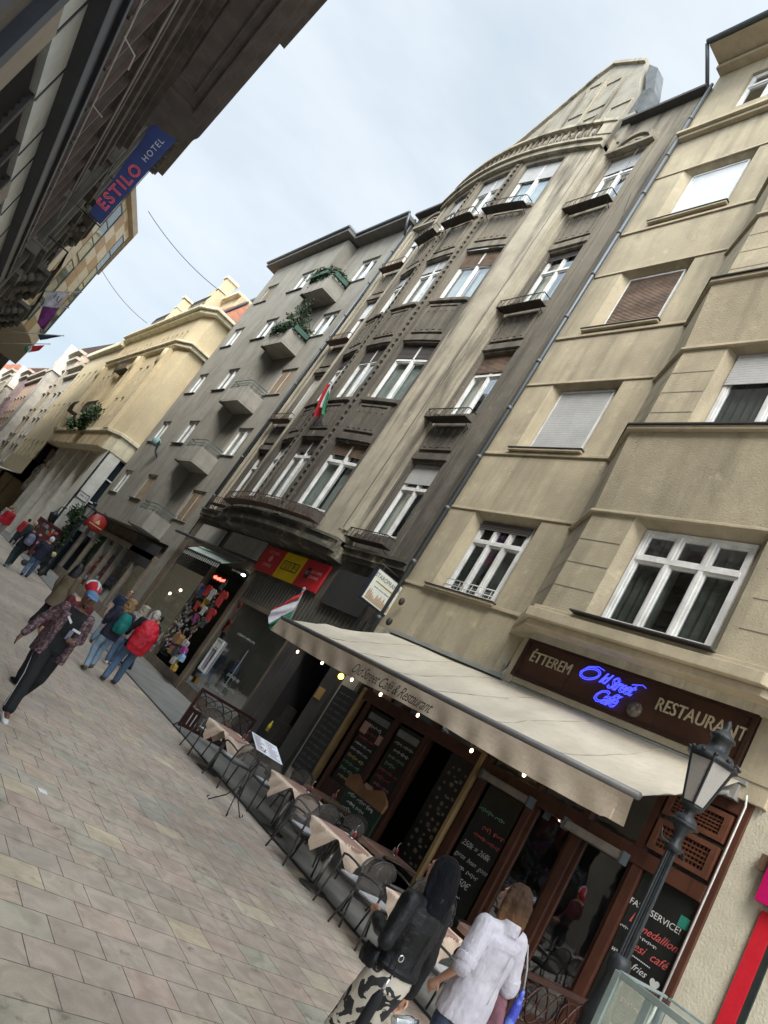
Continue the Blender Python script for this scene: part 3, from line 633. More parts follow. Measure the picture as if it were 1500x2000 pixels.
mb.box(FR, 28.66, 29.7, 0, 3.9, -.4, 0); mb.box(FR, 42.2, 43.0, 0, 18, -.6, -.5)
mb.quad((10, 28.66, 18), (22, 28.66, 18), (22, 28.66, 22.3), (10, 28.66, 22.3)); mb.quad((22, 28.66, 0), (22, 43, 0), (22, 43, 22.3), (22, 28.66, 22.3)); mb.quad((10.6, 43, 0), (22, 43, 0), (22, 43, 22.3), (10.6, 43, 22.3)); mb.quad((10, 28.6, 22.3), (22, 28.6, 22.3), (22, 43, 22.3), (10, 43, 22.3))
mb.build('wall', [GREY, DKIN], GB)
e_ = MB()
e_.box(FR, 28.5, 33.2, 22.3, 22.5, -.5, .55); e_.box(FR, 33.2, 43.3, 22.3, 22.5, -.5, 1.1)
e_.box(FR, 42.6, 43.6, 20.9, 21.1, -1, .3)
e_.build('eave', M('grey_eave', (.15, .145, .135), .8), GB, bevel=.02)
e_ = MB(); e_.tube([FR(28.5, 22.55, .6), FR(33.2, 22.55, .6), FR(33.2, 22.55, 1.15), FR(43.3, 22.55, 1.15)], .08, 8); e_.tube([FR(28.5, 22.5, .55), FR(28.45, 22.0, .4), FR(28.6, 21.6, .1)], .06, 8); e_.build('gutter', METAL, GB)
sy = 0
for i, z in enumerate(GS):
    sh = (1, 0, 1, .0, .0)[i]
    window(GB, FR, 29.85, 31.6, z, z+1.55, .14, cols=2, transom=None, shut=0, curtain=None if i in (0, 2) else 'mix', sill=(.08, .07, GREYL))
    if i in (0, 2):
        q = MB(); q.box(FR, 30.0, 30.65, z+.1, z+1.45, -.11, -.08); q.box(FR, 30.8, 31.45, z+.1, z+1.45, -.11, -.08); tb = q.pieces('closed_blind', M('tan_blind', (.27, .2, .13), .8, bump=.3, wave=('Z', 9)), GB)
for z in (5.25, 8.68, 12.15, 15.65, 19.1):
    k = z in (5.25, 19.1)
    window(GB, FR, 39.75, 41.3, z, z+1.45, .14, cols=2, transom=None, shut=.97 if z == 19.1 else 0, shutm=M('tan_slats', (.25, .21, .15), .8, bump=.4, wave=('Z', 8)), w=.65, sill=(.1, .08))
    window(GB, FR, 35.2, 36.85, z, z+1.45, .14, cols=2, transom=None, shut=.97 if z == 5.25 else 0, shutm=M('tan_slats2', (.34, .26, .17), .8, bump=.4, wave=('Z', 8)), w=.65, sill=(.12, .09))
GRN = M('green_rail_paint', (.10, .15, .14), .6, (.06, .09, .085), 5)
for i, z in enumerate((3.95, 7.5, 11.0, 14.5, 17.95)):
    q = MB(); z1 = z+.82
    q.box(FR, 31.15, 33.55, z, z+.1, .0, .98); q.box(FR, 31.15, 31.25, z+.1, z1, .001, .98); q.box(FR, 31.25, 33.2, z+.1, z1, .88, .98)
    q.box(FR, 33.2, 33.45, z, z1, .66, .98)
    bal = q.build('balcony', GREYL, GB, bevel=.012)
    q = MB()
    for zz in (z1+.12, z1+.26, z1+.42): q.tube([FR(31.2, zz, .02), FR(31.2, zz, .85), FR(31.35, zz, .95), FR(33.3, zz, .95), FR(33.35, zz, .7)], .02 if zz > z1+.4 else .013, 6)
    for (u_, w_) in ((31.2, .1), (31.2, .8), (31.4, .95), (32.4, .95), (33.3, .95)): q.tube([FR(u_, z1, w_), FR(u_, z1+.42, w_)], .018, 6)
    q.build('railing', GRN, bal)
# ground floor of the grey building: shop front
GB2 = MB()
GB2.box(FR, 29.9, 42.6, 3.0, 3.25, -.1, .12); GB2.box(FR, 29.9, 42.6, 0, .45, -.1, .1)
for u_ in (29.9, 31.9, 34.3, 36.0, 37.6, 40.0, 42.4): GB2.box(FR, u_, u_+.2, .45, 3.0, -.08, .1)
GB2.build('shop_frame', M('light_bronze', (.24, .20, .155), .6, (.17, .14, .11), 3, bump=.1), GB)
q = MB(); q.box(FR, 29.7, 42.8, 3.25, 3.9, -.3, -.2); q.box(FR, 29.7, 42.8, 0, .1, -2, -.3); q.box(FR, 29.7, 42.8, 0, 3.9, -2.5, -2.4); q.build('shop_interior', M('dim_interior', (.12, .10, .08), .9, (.2, .15, .1), 2.5), GB)
q = MB(); q.quad(FR(29.9, .45, 0), FR(42.6, .45, 0), FR(42.6, 3.0, 0), FR(29.9, 3.0, 0)); q.build('shop_glass', GLASS, GB)
q = MB(); random.seed(4)
for k in range(60):
    u_ = random.uniform(30.2, 42); z = random.choice((.6, 1.1, 1.6, 2.1)); q.mi = k % 5
    q.box(FR, u_, u_+random.uniform(.1, .3), z, z+random.uniform(.12, .35), -.7, -.4)
for z in (.55, 1.05, 1.55, 2.05): q.mi = 4; q.box(FR, 30, 42.3, z, z+.03, -.9, -.35)
q.build('display_goods', [M('g_red', (.45, .06, .04)), M('g_yel', (.5, .38, .12)), M('g_grn', (.1, .2, .12)), M('g_wht', (.5, .48, .44)), M('g_brn', (.16, .1, .06))], GB)
q = MB(); q.box(FR, 30.1, 33.6, 2.6, 3.7, .05, .12); tag(q.build('banner_board', M('dark_banner', (.03, .032, .036), .7)), 'dark sign board above the grey building shop, under the lowest balcony', 'sign board')
# disc sign
q = MB(); C0 = Vector((8.75, 36.6, 3.25)); rx_ = Matrix.Rotation(R(90), 3, 'X')
q.lathe(C0, [(.0, -.05), (.42, -.05), (.45, 0), (.42, .05), (0, .05)], 28, rx_)
ds = thing('disc_sign', 'round red hanging sign on the grey building', 'sign', (8.75, 36.6, 3.25))
q.build('disc', M('sign_red', (.28, .02, .015), .45, bump=0), ds)
q = MB(); text(q, '▲', (8.75, 36.53, 3.3), (1, 0, 0), UP, .34) if False else q.add([(8.62, 36.535, 3.22), (8.88, 36.535, 3.22), (8.75, 36.535, 3.46)], [[0, 1, 2]]); q.box(lambda u, z, w: (u, 36.535-w, z), 8.4, 9.1, 3.08, 3.12, 0, .002); q.build('emblem', M('sign_gold', (.6, .42, .22), .5), ds)
q = MB(); q.tube([(9.4, 36.6, 3.6), (8.75, 36.6, 3.85), (8.75, 36.6, 3.8)], .025, 6); q.build('bracket', IRON, ds)
# verdigris wall lamp sculpture
ws = thing('wall_lamp', 'small verdigris wall lamp on the grey building between two balconies', 'lamp', (9.3, 37.6, 8.2))
q = MB(); q.tube([(9.34, 37.6, 7.7), (9.1, 37.6, 7.9), (8.95, 37.5, 8.3), (8.85, 37.2, 8.4)], [.04, .06, .06, .03], 8); q.build('bracket', GRN, ws)
q = MB(); q.lathe((8.9, 37.8, 8.2), [(.06, -.1), (.22, 0), (.26, .22), (.12, .36), (.03, .4)], 12); q.build('lamp_shade', M('verdigris', (.2, .33, .31), .7), ws)
# ================================================================ yellow building with a colonnade
YB = thing('civic_building', 'yellow rendered building with a wide canopy over a stone colonnade', 'building', (8.3, 55, 0))
FXY = 8.0
def FY(u, z, w): return (FXY-w, u, z)
def FK(u, z, w): return (u, 43.0-w, z)      # flank, facing the camera
mb = MB()
mb.wall(FK, 8.42, 22, 7.2, 17.5); mb.mi = 0
mb.quad((8.42, 43, 7.2), (8.0, 44.4, 7.2), (8.0, 44.4, 17.6), (8.42, 43, 17.6)); mb.wall(FY, 44.4, 62.5, 8.2, 17.6, [(a, a+.7, z, z+1.5, .3) for z in (9.6, 12.2) for a in (46.4, 48.0, 49.6, 53.6, 57.2, 58.8, 60.4)]+[(a, a+.35, 15.6, 16.3, .2) for a in (45, 46, 47, 48, 49, 50, 53, 54, 57, 58, 59, 60, 61)], dark=1)
mb.wall(FY, 62.5, 76, 4.0, 17.0, [(a, a+.9, z, z+1.7, .3) for z in (5.5, 9.6, 13.2) for a in (64, 66.5, 69, 71.5, 74)], dark=1)
mb.quad((8.4, 43, 17.6), (22, 43, 17.6), (22, 76, 17.6), (8.3, 76, 17.6)); mb.quad((8.3, 76, 0), (22, 76, 0), (22, 76, 17.6), (8.3, 76, 17.6)); mb.quad((22, 43, 0), (22, 76, 0), (22, 76, 17.6), (22, 43, 17.6))
mb.build('wall', [YEL, DKIN], YB)
q = MB()     # piers of the facade
for u_ in (44.7, 45.3, 50.8, 51.6, 55.4, 56.2, 61.4, 62.1): q.box(FY, u_, u_+.42, 8.4, 14.6, .001, .28)
for u_ in (45.0, 51.2, 55.8, 61.8): q.lathe((FXY-.1, u_+.2, 13.4), [(.3, 0), (.32, 1.1), (.24, 1.2)], 14)
q.pieces('pilaster', YEL, YB)
q = MB()
for (z0, z1, w_) in ((7.15, 8.2, 0.05), (8.2, 8.42, .2), (14.8, 15.05, .25), (15.05, 15.2, .4), (17.4, 17.65, .35), (17.65, 17.85, .55)):
    q.prism(lambda a, b, w: (a, b, w), [(8.42-w_*.6, 43-w_), (8.0-w_, 44.4-w_*.3), (8.0-w_, 62.8), (8.6, 62.8), (8.6, 43.2), (14, 43.2), (14, 43-w_)], z0, z1)
q.box(FY, 62.5, 76, 17.0, 17.5, -.3, .4)
q.pieces('cornice', YELL, YB, bevel=.03)
q = MB(); q.prism(lambda a, b, w: (a, b, w), [(8.42, 42.97), (7.93, 44.4), (7.93, 62.5), (9.7, 62.5), (9.7, 43.05)], 7.19, 8.2); q.build('canopy', M('canopy_yellow', (.55, .45, .28), .9, (.4, .32, .2), 1.2, streak=(.2, .17, .12)), YB, bevel=.02)
q = MB()
for u_ in (46.5, 49.5, 53.0, 56.5, 60): q.box(FY, u_, u_+.8, 0, 7.2, -1.35, -.75)
q.box(FY, 43, 62.5, 0, 7.2, -2.2, -2.0)
q.wall(FK, 8.3, 9.16, 0, 7.2); q.box(lambda u, z, w: (8.33+w, u, z), 43.0, 44.5, 0, 7.18, 0, .1)
q.pieces('stone_pier', PALE, YB)
q = MB(); q.box(FK, 9.16, 11, 2.6, 7.2, -.3, -.25); q.box(FK, 9.16, 11, 0, 2.6, -.3, -.2); q.build('tall_window', M('dark_glazing', (.02, .03, .035), .1, bump=0), YB)
q = MB()
for z in (2.6, 4.2, 5.75, 7.1): q.box(FK, 9.16, 11, z, z+.08, -.26, -.15)
q.box(FK, 9.12, 9.2, 2.6, 7.2, -.26, -.12); q.build('window_frame', WHITE, YB)
q = MB(); random.seed(3)   # carved relief
for k in range(46): q.ell((8.9, random.uniform(60.2, 63.5), random.uniform(3.2, 6.8)), .25, random.uniform(.15, .4), random.uniform(.15, .45), 8)
q.build('carved_relief', M('relief_stone', (.2, .18, .15), .9, bump=.4), YB)
q = MB()     # attic storey, set back, with curved pylon gables
q.box(FY, 45, 61.5, 17.85, 20.4, -2.2, -1.2)
q.box(FY, 48.1, 48.7, 17.85, 22.0, -1.2, -.4); q.box(FY, 57.1, 57.7, 17.85, 21.8, -1.2, -.4)
q.prism(FY, [(48.8, 17.85), (53.5, 17.85), (52.6, 19.2), (51.6, 20.0), (50.2, 21.1), (48.7, 21.7)], -1.2, -.5); q.prism(FY, [(57.8, 17.85), (62.5, 17.85), (61.6, 19.0), (60.6, 19.7), (59.2, 20.8), (57.7, 21.5)], -1.2, -.5)
q.build('attic_gable', YEL, YB, bevel=.03)
q = MB()
for u_ in (48.0, 57.0): q.box(FY, u_+.02, u_+.78, 21.9, 22.08, -1.3, -.3); q.box(FY, u_+.04, u_+.76, 20.9, 21.0, -1.3, -.33)
q.box(FY, 45, 48, 20.4, 20.6, -2.3, -.9)
q.pieces('pylon_cap', YELL, YB)
q = MB()
for (a, c, z) in ((44.8, 48, 17.9), (53.2, 56.6, 17.9)):
    q.nx()
    q.tube([FY(a, z+1, .3), FY(c, z+1, .3)], .03, 5); q.tube([FY(a, z+.15, .3), FY(c, z+.15, .3)], .02, 5)
    for k in range(20): u_ = a+(c-a)*k/19; q.tube([FY(u_, z+.1, .3), FY(u_+.1, z+.6, .36), FY(u_, z+1, .3)], .014, 4)
for (a, c, z) in ((51.9, 55.2, 9.6), (51.9, 55.2, 13.4), (59, 61, 9.8)):
    q.nx()
    q.box(FY, a, c, z, z+.06, 0, .5)
    q.tube([FY(a, z+.9, .5), FY(c, z+.9, .5)], .03, 5)
    for k in range(16): u_ = a+(c-a)*k/15; q.tube([FY(u_, z, .5), FY(u_+.06, z+.5, .58), FY(u_, z+.9, .5)], .016, 4)
q.pieces('balcony_railing', IRON, YB)
q = MB(); z0 = 17.9
q.add([(8.6, 42.8, z0), (22, 42.8, z0), (22, 46.6, 22.0), (10.6, 46.6, 22.0), (8.2, 44.2, z0), (8.2, 50, z0), (10.6, 50, 22.0)], [[0, 1, 2, 3], [0, 3, 4], [4, 3, 6, 5]])
q.build('tiled_roof', ROOFT, YB)
q = MB(); q.tube([(8.5, 42.8, z0), (10.6, 46.6, 22.1)], .1, 6); q.tube([(10.6, 46.6, 22.1), (22, 46.6, 22.1)], .1, 6); q.tube([(8.5, 42.75, z0), (22, 42.75, z0)], .08, 6); q.build('roof_edge', LEAD, YB)
# signs on its stone
q = MB(); q.box(FK, 8.45, 9.05, 4.05, 4.42, .01, .04); ss = tag(q.build('street_sign', M('sign_white', (.6, .6, .57), .6)), 'white rectangular street name sign on the pale stone corner', 'sign')
q = MB()
for (x0, x1, y0, y1) in ((8.42, 9.08, 4.42, 4.46), (8.42, 9.08, 4.01, 4.05), (8.42, 8.45, 4.05, 4.42), (9.05, 9.08, 4.05, 4.42)): q.box(FK, x0, x1, y0, y1, .01, .06)
scribble(q, (8.75, 42.955, 4.24), (1, 0, 0), UP, .42, .1, 3, .012); q.build('sign_border', IRON, ss)
q = MB(); q.box(FK, 9.2, 9.95, 2.6, 3.5, .1, .16); ps = tag(q.build('poster_sign', M('poster_white', (.55, .58, .56), .6)), 'white poster with a red balloon beside the yellow building corner', 'poster')
q = MB(); q.ell((9.72, 42.8, 3.2), .17, .03, .2, 14); q.build('red_dot', M('poster_red', (.5, .02, .03), .5, bump=0), ps)

def leafcloud(mb, c, r, n, s=.06, sq=(1, 1, 1), seed=1, mats=3):
    rnd = random.Random(seed); c = Vector(c)
    cl = [Vector((rnd.gauss(0, .45), rnd.gauss(0, .45), rnd.gauss(0, .45))) for _ in range(9)]
    for k in range(n):
        b_ = rnd.choice(cl); p = b_+Vector((rnd.gauss(0, .25), rnd.gauss(0, .25), rnd.gauss(0, .25)))
        p = c+Vector((p.x*r*sq[0], p.y*r*sq[1], p.z*r*sq[2])); d = Vector((rnd.gauss(0, 1), rnd.gauss(0, 1), rnd.gauss(0, 1))).normalized(); e = d.orthogonal().normalized()*s*rnd.uniform(.5, 1); d = d*s*rnd.uniform(.8, 1.8)
        mb.mi = rnd.randrange(mats); mb.add([p-d, p+e, p+d, p-e], [[0, 1, 2, 3]])
LEAF = [M('leaf_a', (.022, .05, .016), .6, bump=0), M('leaf_b', (.038, .075, .02), .6, bump=0), M('leaf_c', (.014, .032, .012), .6, bump=0)]
cb = thing('shrub', 'green shrub growing on the canopy of the yellow building', 'shrub', (7.8, 51, 8.4))
q = MB(); leafcloud(q, (7.75, 51.0, 8.95), .85, 2200, .09, (.8, 1.1, 1), seed=5); q.build('foliage', LEAF, cb)
q = MB(); [q.tube([(7.9, 51, 8.2), (7.8+random.uniform(-.4, .4), 51+random.uniform(-.8, .8), 9.6)], [.04, .015], 5) for _ in range(6)]; q.build('stem', M('bark', (.08, .06, .045), .9), cb)
for i, (z, lb) in enumerate(((18.75, 'leafy window planting along the top balcony of the grey building'), (15.3, 'bushy potted plants on the second highest grey balcony'))):
    pl = thing('balcony_plant', lb, 'plant', (9.0, 32, z))
    q = MB(); z += .35
    leafcloud(q, (9.05, 32.3, z), .5, 900, .05, (.5, 2.2, .6), 11+i); leafcloud(q, (9.0, 32.4, z-.2), .5, 260, .085, (.35, 2.2, 1.1), 21+i); leafcloud(q, (9.6, 31.2, z), .45, 700, .05, (1.3, .4, .5), 14+i)
    if i: leafcloud(q, (9.3, 31.6, z+.55), .5, 500, .06, (1, 1, 1.2), 17)
    q.build('foliage', LEAF, pl)
    q = MB(); q.box(FR, 31.4, 33.2, z-.25, z-.02, .99, 1.15); q.box(FR, 31.0, 31.14, z-.25, z-.02, .1, .9); q.build('planter_box', M('green_planter', (.05, .11, .08), .6), pl)

# ================================================================ distant row beyond it
random.seed(12)
far = [
 (76, 84, 8.3, 16.5, (.52, .49, .42), 'narrow pale building with glazed bays beyond the yellow one'),
 (84, 97, 8.0, 19.0, (.5, .44, .34), 'ornate beige building with a dark corner roof, down the street'),
 (97, 112, 7.7, 17.0, (.62, .44, .33), 'salmon building behind the dark-roofed one, far down the street'),
 (112, 130, 7.2, 18.0, (.36, .27, .27), 'plum-brown building far down the street'),
 (130, 160, 6.4, 19.0, (.56, .50, .38), 'cream ornate building near the end of the street'),
 (160, 220, 4.6, 21.0, (.6, .44, .34), 'pinkish building closing the far end of the street')]
for i, (a, c, x0, h, colr, lb) in enumerate(far):
    o = thing('town_house', lb, 'building', (x0, (a+c)/2, 0)); q = MB()
    F_ = (lambda x0: (lambda u, z, w: (x0-w, u, z)))(x0)
    n_ = int((c-a)/2.6); hs = []
    for j in range(n_):
        u_ = a+(c-a)*(j+.5)/n_
        for z in [4.6+3.3*t for t in range(int((h-5)/3.3))]: hs.append((u_-.55, u_+.55, z, z+2.0, .25))
    q.wall(F_, a, c, 3.8, h, hs, dark=1); q.quad((x0, a, 3.8), (20, a, 3.8), (20, a, h), (x0, a, h)); q.quad((x0, a, h), (20, a, h), (20, c, h), (x0, c, h))
    for k in range(n_+1): u_ = a+(c-a-.5)*k/n_; q.box(F_, u_, u_+.5, 0, 3.8, -.3, .05)
    q.build('wall', [M('far_wall_%d' % i, colr, .9, tuple(x*.75 for x in colr), 1.2, bump=.2, streak=tuple(x*.45 for x in colr), sa=.5), DKIN], o)
    q = MB()
    for z in (3.8, h-1.2, h-.35): q.nx(); q.box(F_, a-.1, c+.1, z, z+.3, -.2, .35 if z < h-1 else .6); 
    for hh in hs: q.nx(); q.box(F_, hh[0]-.15, hh[1]+.15, hh[3]+.05, hh[3]+.2, .001, .18); q.nx(); q.box(F_, hh[0]-.1, hh[1]+.1, hh[2]-.15, hh[2]-.02, .001, .15)
    q.pieces('trim', M('far_trim', (.52, .47, .38), .9, (.38, .34, .28), 1.5), o)
    q = MB()
    for hh in hs: q.nx(); q.box(F_, (hh[0]+hh[1])/2-.04, (hh[0]+hh[1])/2+.04, hh[2], hh[3], -.24, -.16); q.box(F_, hh[0], hh[1], hh[2]+1.3, hh[2]+1.38, -.24, -.16)
    q.pieces('window', WHITE, o)
    q = MB(); q.add([(x0-.5, a, h), (x0-.5, c, h), (x0+3, c-.5, h+(3.2 if i != 1 else 4.5)), (x0+3, a+.5, h+(3.2 if i != 1 else 4.5)), (20, a+.5, h+3), (20, a, h)], [[0, 1, 2, 3], [0, 3, 4, 5]]); q.build('roof', [ROOFT, M('dark_slate', (.07, .05, .045), .8)][i in (1, 3)], o)
    q = MB(); q.box(F_, a, c, 0, 3.8, -1.2, -1.1); q.build('shop_back', M('shop_dim', (.09, .065, .045), .9, (.16, .11, .07), 1), o)
    if i in (1, 3, 4):
        q = MB(); u_ = (a+c)/2; q.box(F_, u_-2, u_+2, 4.4, h-3, 0, .9); q.prism(lambda A, B, W: F_(A, B, W), [(u_-2.2, h-3), (u_+2.2, h-3), (u_, h+1)], -.5, 1.0); q.build('bay', [M('far_bay', (.6, .56, .48), .9, (.42, .38, .32), .6)], o)
# cream cafe awning with lights, far on the right side
aw = thing('shop_awning', 'cream awning with a string of lights far down the street', 'awning', (6.8, 62, 3))
q = MB(); q.prism(lambda A, B, W: (A, W, B), [(7.9, 3.9), (7.95, 3.95), (5.9, 3.3), (5.88, 3.0), (5.92, 3.0), (5.95, 3.25)], 62.5, 72); q.build('canvas', M('far_canvas', (.6, .57, .48), .9), aw)
q = MB()
for k in range(14): q.ell((5.95, 62.8+k*.7, 2.92), .05, .05, .05, 6)
q.pieces('bulb', M('warm_far_bulb', (1, .75, .4), emit=5, bump=0), aw)
# ================================================================ left-hand row (seen steeply from below)
DKW = M('dark_brown_soffit', (.24, .22, .215), .8, (.17, .155, .155), 1.2, bump=.3, bs=20, streak=(.17, .135, .11), sa=.5)
NAVY = M('navy_metal', (.022, .026, .036), .5, (.03, .034, .045), 3, bump=.05)
LGREY = M('frosted_panel', (.52, .56, .55), .4, (.42, .46, .46), 1.5, bump=.1, streak=(.3, .32, .31), sa=.6, ssc=(1, .3, 3))
LA = thing('corner_building', 'dark building close overhead on the left with louvred shopfront and heavy brown bay', 'building', FL(8, 0, 0))
q = MB()
q.wall(FL, -4, 24, 7.1, 12, [(a, a+1.32, 7.95, 9.45, .25) for a in [-3.4+1.5*k for k in range(18)]], dark=1)
q.wall(FL, -4, 7.25, 0, 5.98, [(-3, 6.6, .4, 5.4, .3)], dark=1); q.wall(FL, 12.8, 24, 0, 5.98, [(13.6, 16.5, .4, 5.5, .3), (17.6, 22.8, .4, 5.5, .3)], dark=1)
q.quad(FL(-4, 0, 0), FL(-4, 0, -8), FL(-4, 20, -8), FL(-4, 20, 0)); q.quad(FL(24, 0, 0), FL(24, 0, -8), FL(24, 20, -8), FL(24, 20, 0)); q.quad(FL(-4, 0, -8), FL(24, 0, -8), FL(24, 20, -8), FL(-4, 20, -8)); q.quad(FL(-4, 20, 0), FL(24, 20, 0), FL(24, 20, -8), FL(-4, 20, -8))
q.wall(FL, -4, 24, 12, 20)
q.build('wall', [M('left_wall', (.13, .115, .10), .9, (.09, .08, .07), 1.3, bump=.3, streak=(.06, .05, .045)), DKIN], LA)
q = MB(); q.box(FL, 7.25, 8.12, 0, 5.98, -.1, .05); q.box(FL, 12.8, 13.6, 0, 5.98, -.1, .05); q.box(FL, 16.6, 17.5, 0, 5.98, -.1, .05)
q.pieces('pier', M('beige_pier', (.30, .265, .22), .85, (.25, .22, .18), 1, bump=.2), LA)
q = MB(); q.box(FL, 6.95, 7.2, 0, 5.98, -.1, .12); q.box(FL, 5.9, 6.2, 0, 5.98, -.1, .1); q.pieces('door_frame', NAVY, LA)
q = MB(); q.quad(FL(-3, .4, -.1), FL(6.9, .4, -.1), FL(6.9, 5.4, -.1), FL(-3, 5.4, -.1)); q.quad(FL(13.6, .4, -.1), FL(22.8, .4, -.1), FL(22.8, 5.5, -.1), FL(13.6, 5.5, -.1)); q.build('shop_glass', GLASS, LA)
q = MB(); q.box(FL, 8.12, 12.8, 0, 5.98, -.35, -.3)
k = 0
while .3+k*.11 < 5.85:
    z = .3+k*.11; q.add([FL(8.3, z, -.16), FL(12.7, z, -.16), FL(12.7, z+.085, -.02), FL(8.3, z+.085, -.02)], [[0, 1, 2, 3]]); k += 1
for u_ in (8.12, 9.6, 11.2, 12.65): q.box(FL, u_, u_+.16, 0, 5.98, -.2, .02)
q.build('louvre', M('black_louvre', (.03, .028, .03), .6, bump=.05), LA)
q = MB(); q.box(FL, -4, 24, 5.98, 6.55, -.2, .03)
q.build('fascia_strip', LGREY, LA)
q = MB()
for u_ in (7.2, 8.1, 9.7, 11.6, 12.8, 14.7, 17): q.box(FL, u_, u_+.05, 5.98, 6.55, .03, .045)
q.pieces('strip_joint', NAVY, LA)
q = MB(); q.box(FL, -4, 24, 6.55, 6.66, -.1, .22); q.box(FL, -4, 24, 6.66, 7.1, -.1, .16); q.box(FL, -4, 24, 7.1, 7.2, -.1, .22); q.box(FL, -4, 24, 7.2, 7.8, -.1, .05); q.build('ledge', NAVY, LA, bevel=.01)
q = MB()
for k in range(18):
    u_ = -3.4+1.5*k-.14; q.box(FL, u_, u_+.1, 7.8, 9.5, -.1, .1)
q.pieces('mullion', M('reddish_mullion', (.12, .085, .075), .6, (.08, .06, .055), 4), LA)
q = MB(); q.quad(FL(-4, 7.95, -.15), FL(24, 7.95, -.15), FL(24, 9.45, -.15), FL(-4, 9.45, -.15)); q.build('pane', GLASS, LA)
q = MB(); q.tube([FL(-4, 7.86, .1), FL(9.5, 7.86, .12), FL(10.5, 7.95, .1), FL(24, 7.86, .08)], .022, 6); q.tube([FL(-4, 9.5, .14), FL(24, 9.5, .12)], .022, 6)
q.tube([FL(10.6, 7.9, .1), FL(10.9, 7.98, .3), FL(11.0, 7.8, .35)], .012, 5); q.tube([FL(12.9, 7.9, .1), FL(13.1, 7.95, .3)], .01, 5)
q.build('cable', M('pale_cable', (.5, .47, .46), .5), LA)
q = MB()
for (z0, z1, w_) in ((9.6, 9.72, .16), (9.95, 10.05, .1), (10.4, 10.7, .14), (10.7, 10.8, .22), (11.1, 11.2, .12), (11.45, 11.6, .28), (11.6, 11.75, .42)): q.box(FL, -4, 21.6, z0, z1, -.1, w_)
q.build('moulding', M('grey_brown_moulding', (.17, .15, .14), .8, (.11, .1, .09), 2, streak=(.07, .06, .06)), LA, bevel=.01)
# bay: plan outline with rounded far end
def bayplan(w_, e=0):
    P = [(-4, 0), (-4, w_)]
    P += [(18.9+e+(w_*.55)*sin(t), w_*.45+w_*.55*cos(t)) for t in [PI/2*k/8 for k in range(9)]]
    P += [(19.6+w_*.1+e+.6*sin(t*1.0)*0+.45+.5*k/3, w_*.4*(1-k/3)) for k, t in ((1, 0), (2, 0), (3, 0))]
    return P
q = MB()
FH = lambda u, w_, z: FL(u, z, w_)
q.prism(FH, bayplan(1.50), 11.95, 19.6); q.build('bay', DKW, LA)
q = MB(); q.prism(FH, bayplan(1.38, -.15), 11.75, 11.95); q.prism(FH, bayplan(1.54, .05), 12.1, 12.25)
for (a, c) in ((-3, 3.2), (3.8, 10), (10.6, 17.6)):
    for (x0, x1, y0, y1) in ((a, c, .22, .28), (a, c, 1.12, 1.18), (a, a+.08, .28, 1.12), (c-.08, c, .28, 1.12)): q.box(FH, x0, x1, y0, y1, 11.63, 11.75)
    for (x0, x1, y0, y1) in ((a+.7, c-.7, .46, .5), (a+.7, c-.7, .9, .94), (a+.7, a+.76, .5, .9), (c-.76, c-.7, .5, .9)): q.box(FH, x0, x1, y0, y1, 11.68, 11.75)
q.build('soffit_panel', DKW, LA)
q = MB(); q.box(FL, -4, 24.2, 19.6, 19.9, -.5, 1.7); q.build('eave', DKW, LA)
# building B: ornate grey stone
LB = thing('stone_building', 'ornate dark grey stone building on the left behind the blue hotel banner', 'building', FL(33, 0, 0))
OS = M('ornate_grey_stone', (.20, .185, .155), .9, (.12, .11, .095), 1.1, .38, .62, .4, 30, streak=(.055, .05, .045), sa=.7, spots=(.36, .33, .26), spo=(.62, .7), sps=1.2)
q = MB(); hs = [(a, a+1.3, z, z+2.2, .3) for a in (25.2, 28.0, 31.2, 34.4, 37.6) for z in (5.4, 9.2, 12.9, 16.4)]
q.wall(FL, 24, 42, 0, 20, hs, dark=1); q.quad(FL(24, 20, 0), FL(42, 20, 0), FL(42, 20, -8), FL(24, 20, -8)); q.quad(FL(42, 0, 0), FL(42, 0, -8), FL(42, 20, -8), FL(42, 20, 0))
q.build('wall', [OS, DKIN], LB)
q = MB()
for (z0, z1, w_) in ((4.4, 4.7, .3), (8.2, 8.5, .35), (8.5, 8.6, .5), (12.0, 12.2, .25), (15.6, 15.8, .3), (15.8, 15.9, .45)): q.box(FL, 24, 42, z0, z1, -.1, w_)
for a in (24.2, 27.2, 30.2, 33.4, 36.6, 39.8): q.box(FL, a, a+.5, 4.7, 19.0, .001, .22)
for h_ in hs: q.box(FL, h_[0]-.2, h_[1]+.2, h_[3]+.05, h_[3]+.25, .001, .35); q.box(FL, h_[0]-.15, h_[0]-.02, h_[2], h_[3], .001, .12); q.box(FL, h_[1]+.02, h_[1]+.15, h_[2], h_[3], .001, .12); q.box(FL, h_[0]-.2, h_[1]+.2, h_[2]-.2, h_[2]-.05, .001, .22)
q.build('moulding', OS, LB, bevel=.02)
q = MB(); random.seed(21)
for (a, c, z, w_) in ((26.5, 31, 8.6, .9), (33, 38, 8.6, 1.0), (28, 34, 12.2, .7)):
    q.nx()
    q.box(FL, a, c, z, z+.14, 0, w_)
    for u_ in (a+.3, (a+c)/2, c-.5):
        for k in range(4): q.ell(FL(u_, z-.15-.18*k, w_*.75-.17*k), .14, .16, .16, 8)
    for k in range(22): q.ell(FL(random.uniform(a, c), z-.2-random.random()*.5, random.uniform(.05, .3)), .14, random.uniform(.1, .24), random.uniform(.08, .2), 7)
q.pieces('balcony_slab', OS, LB)
q = MB()
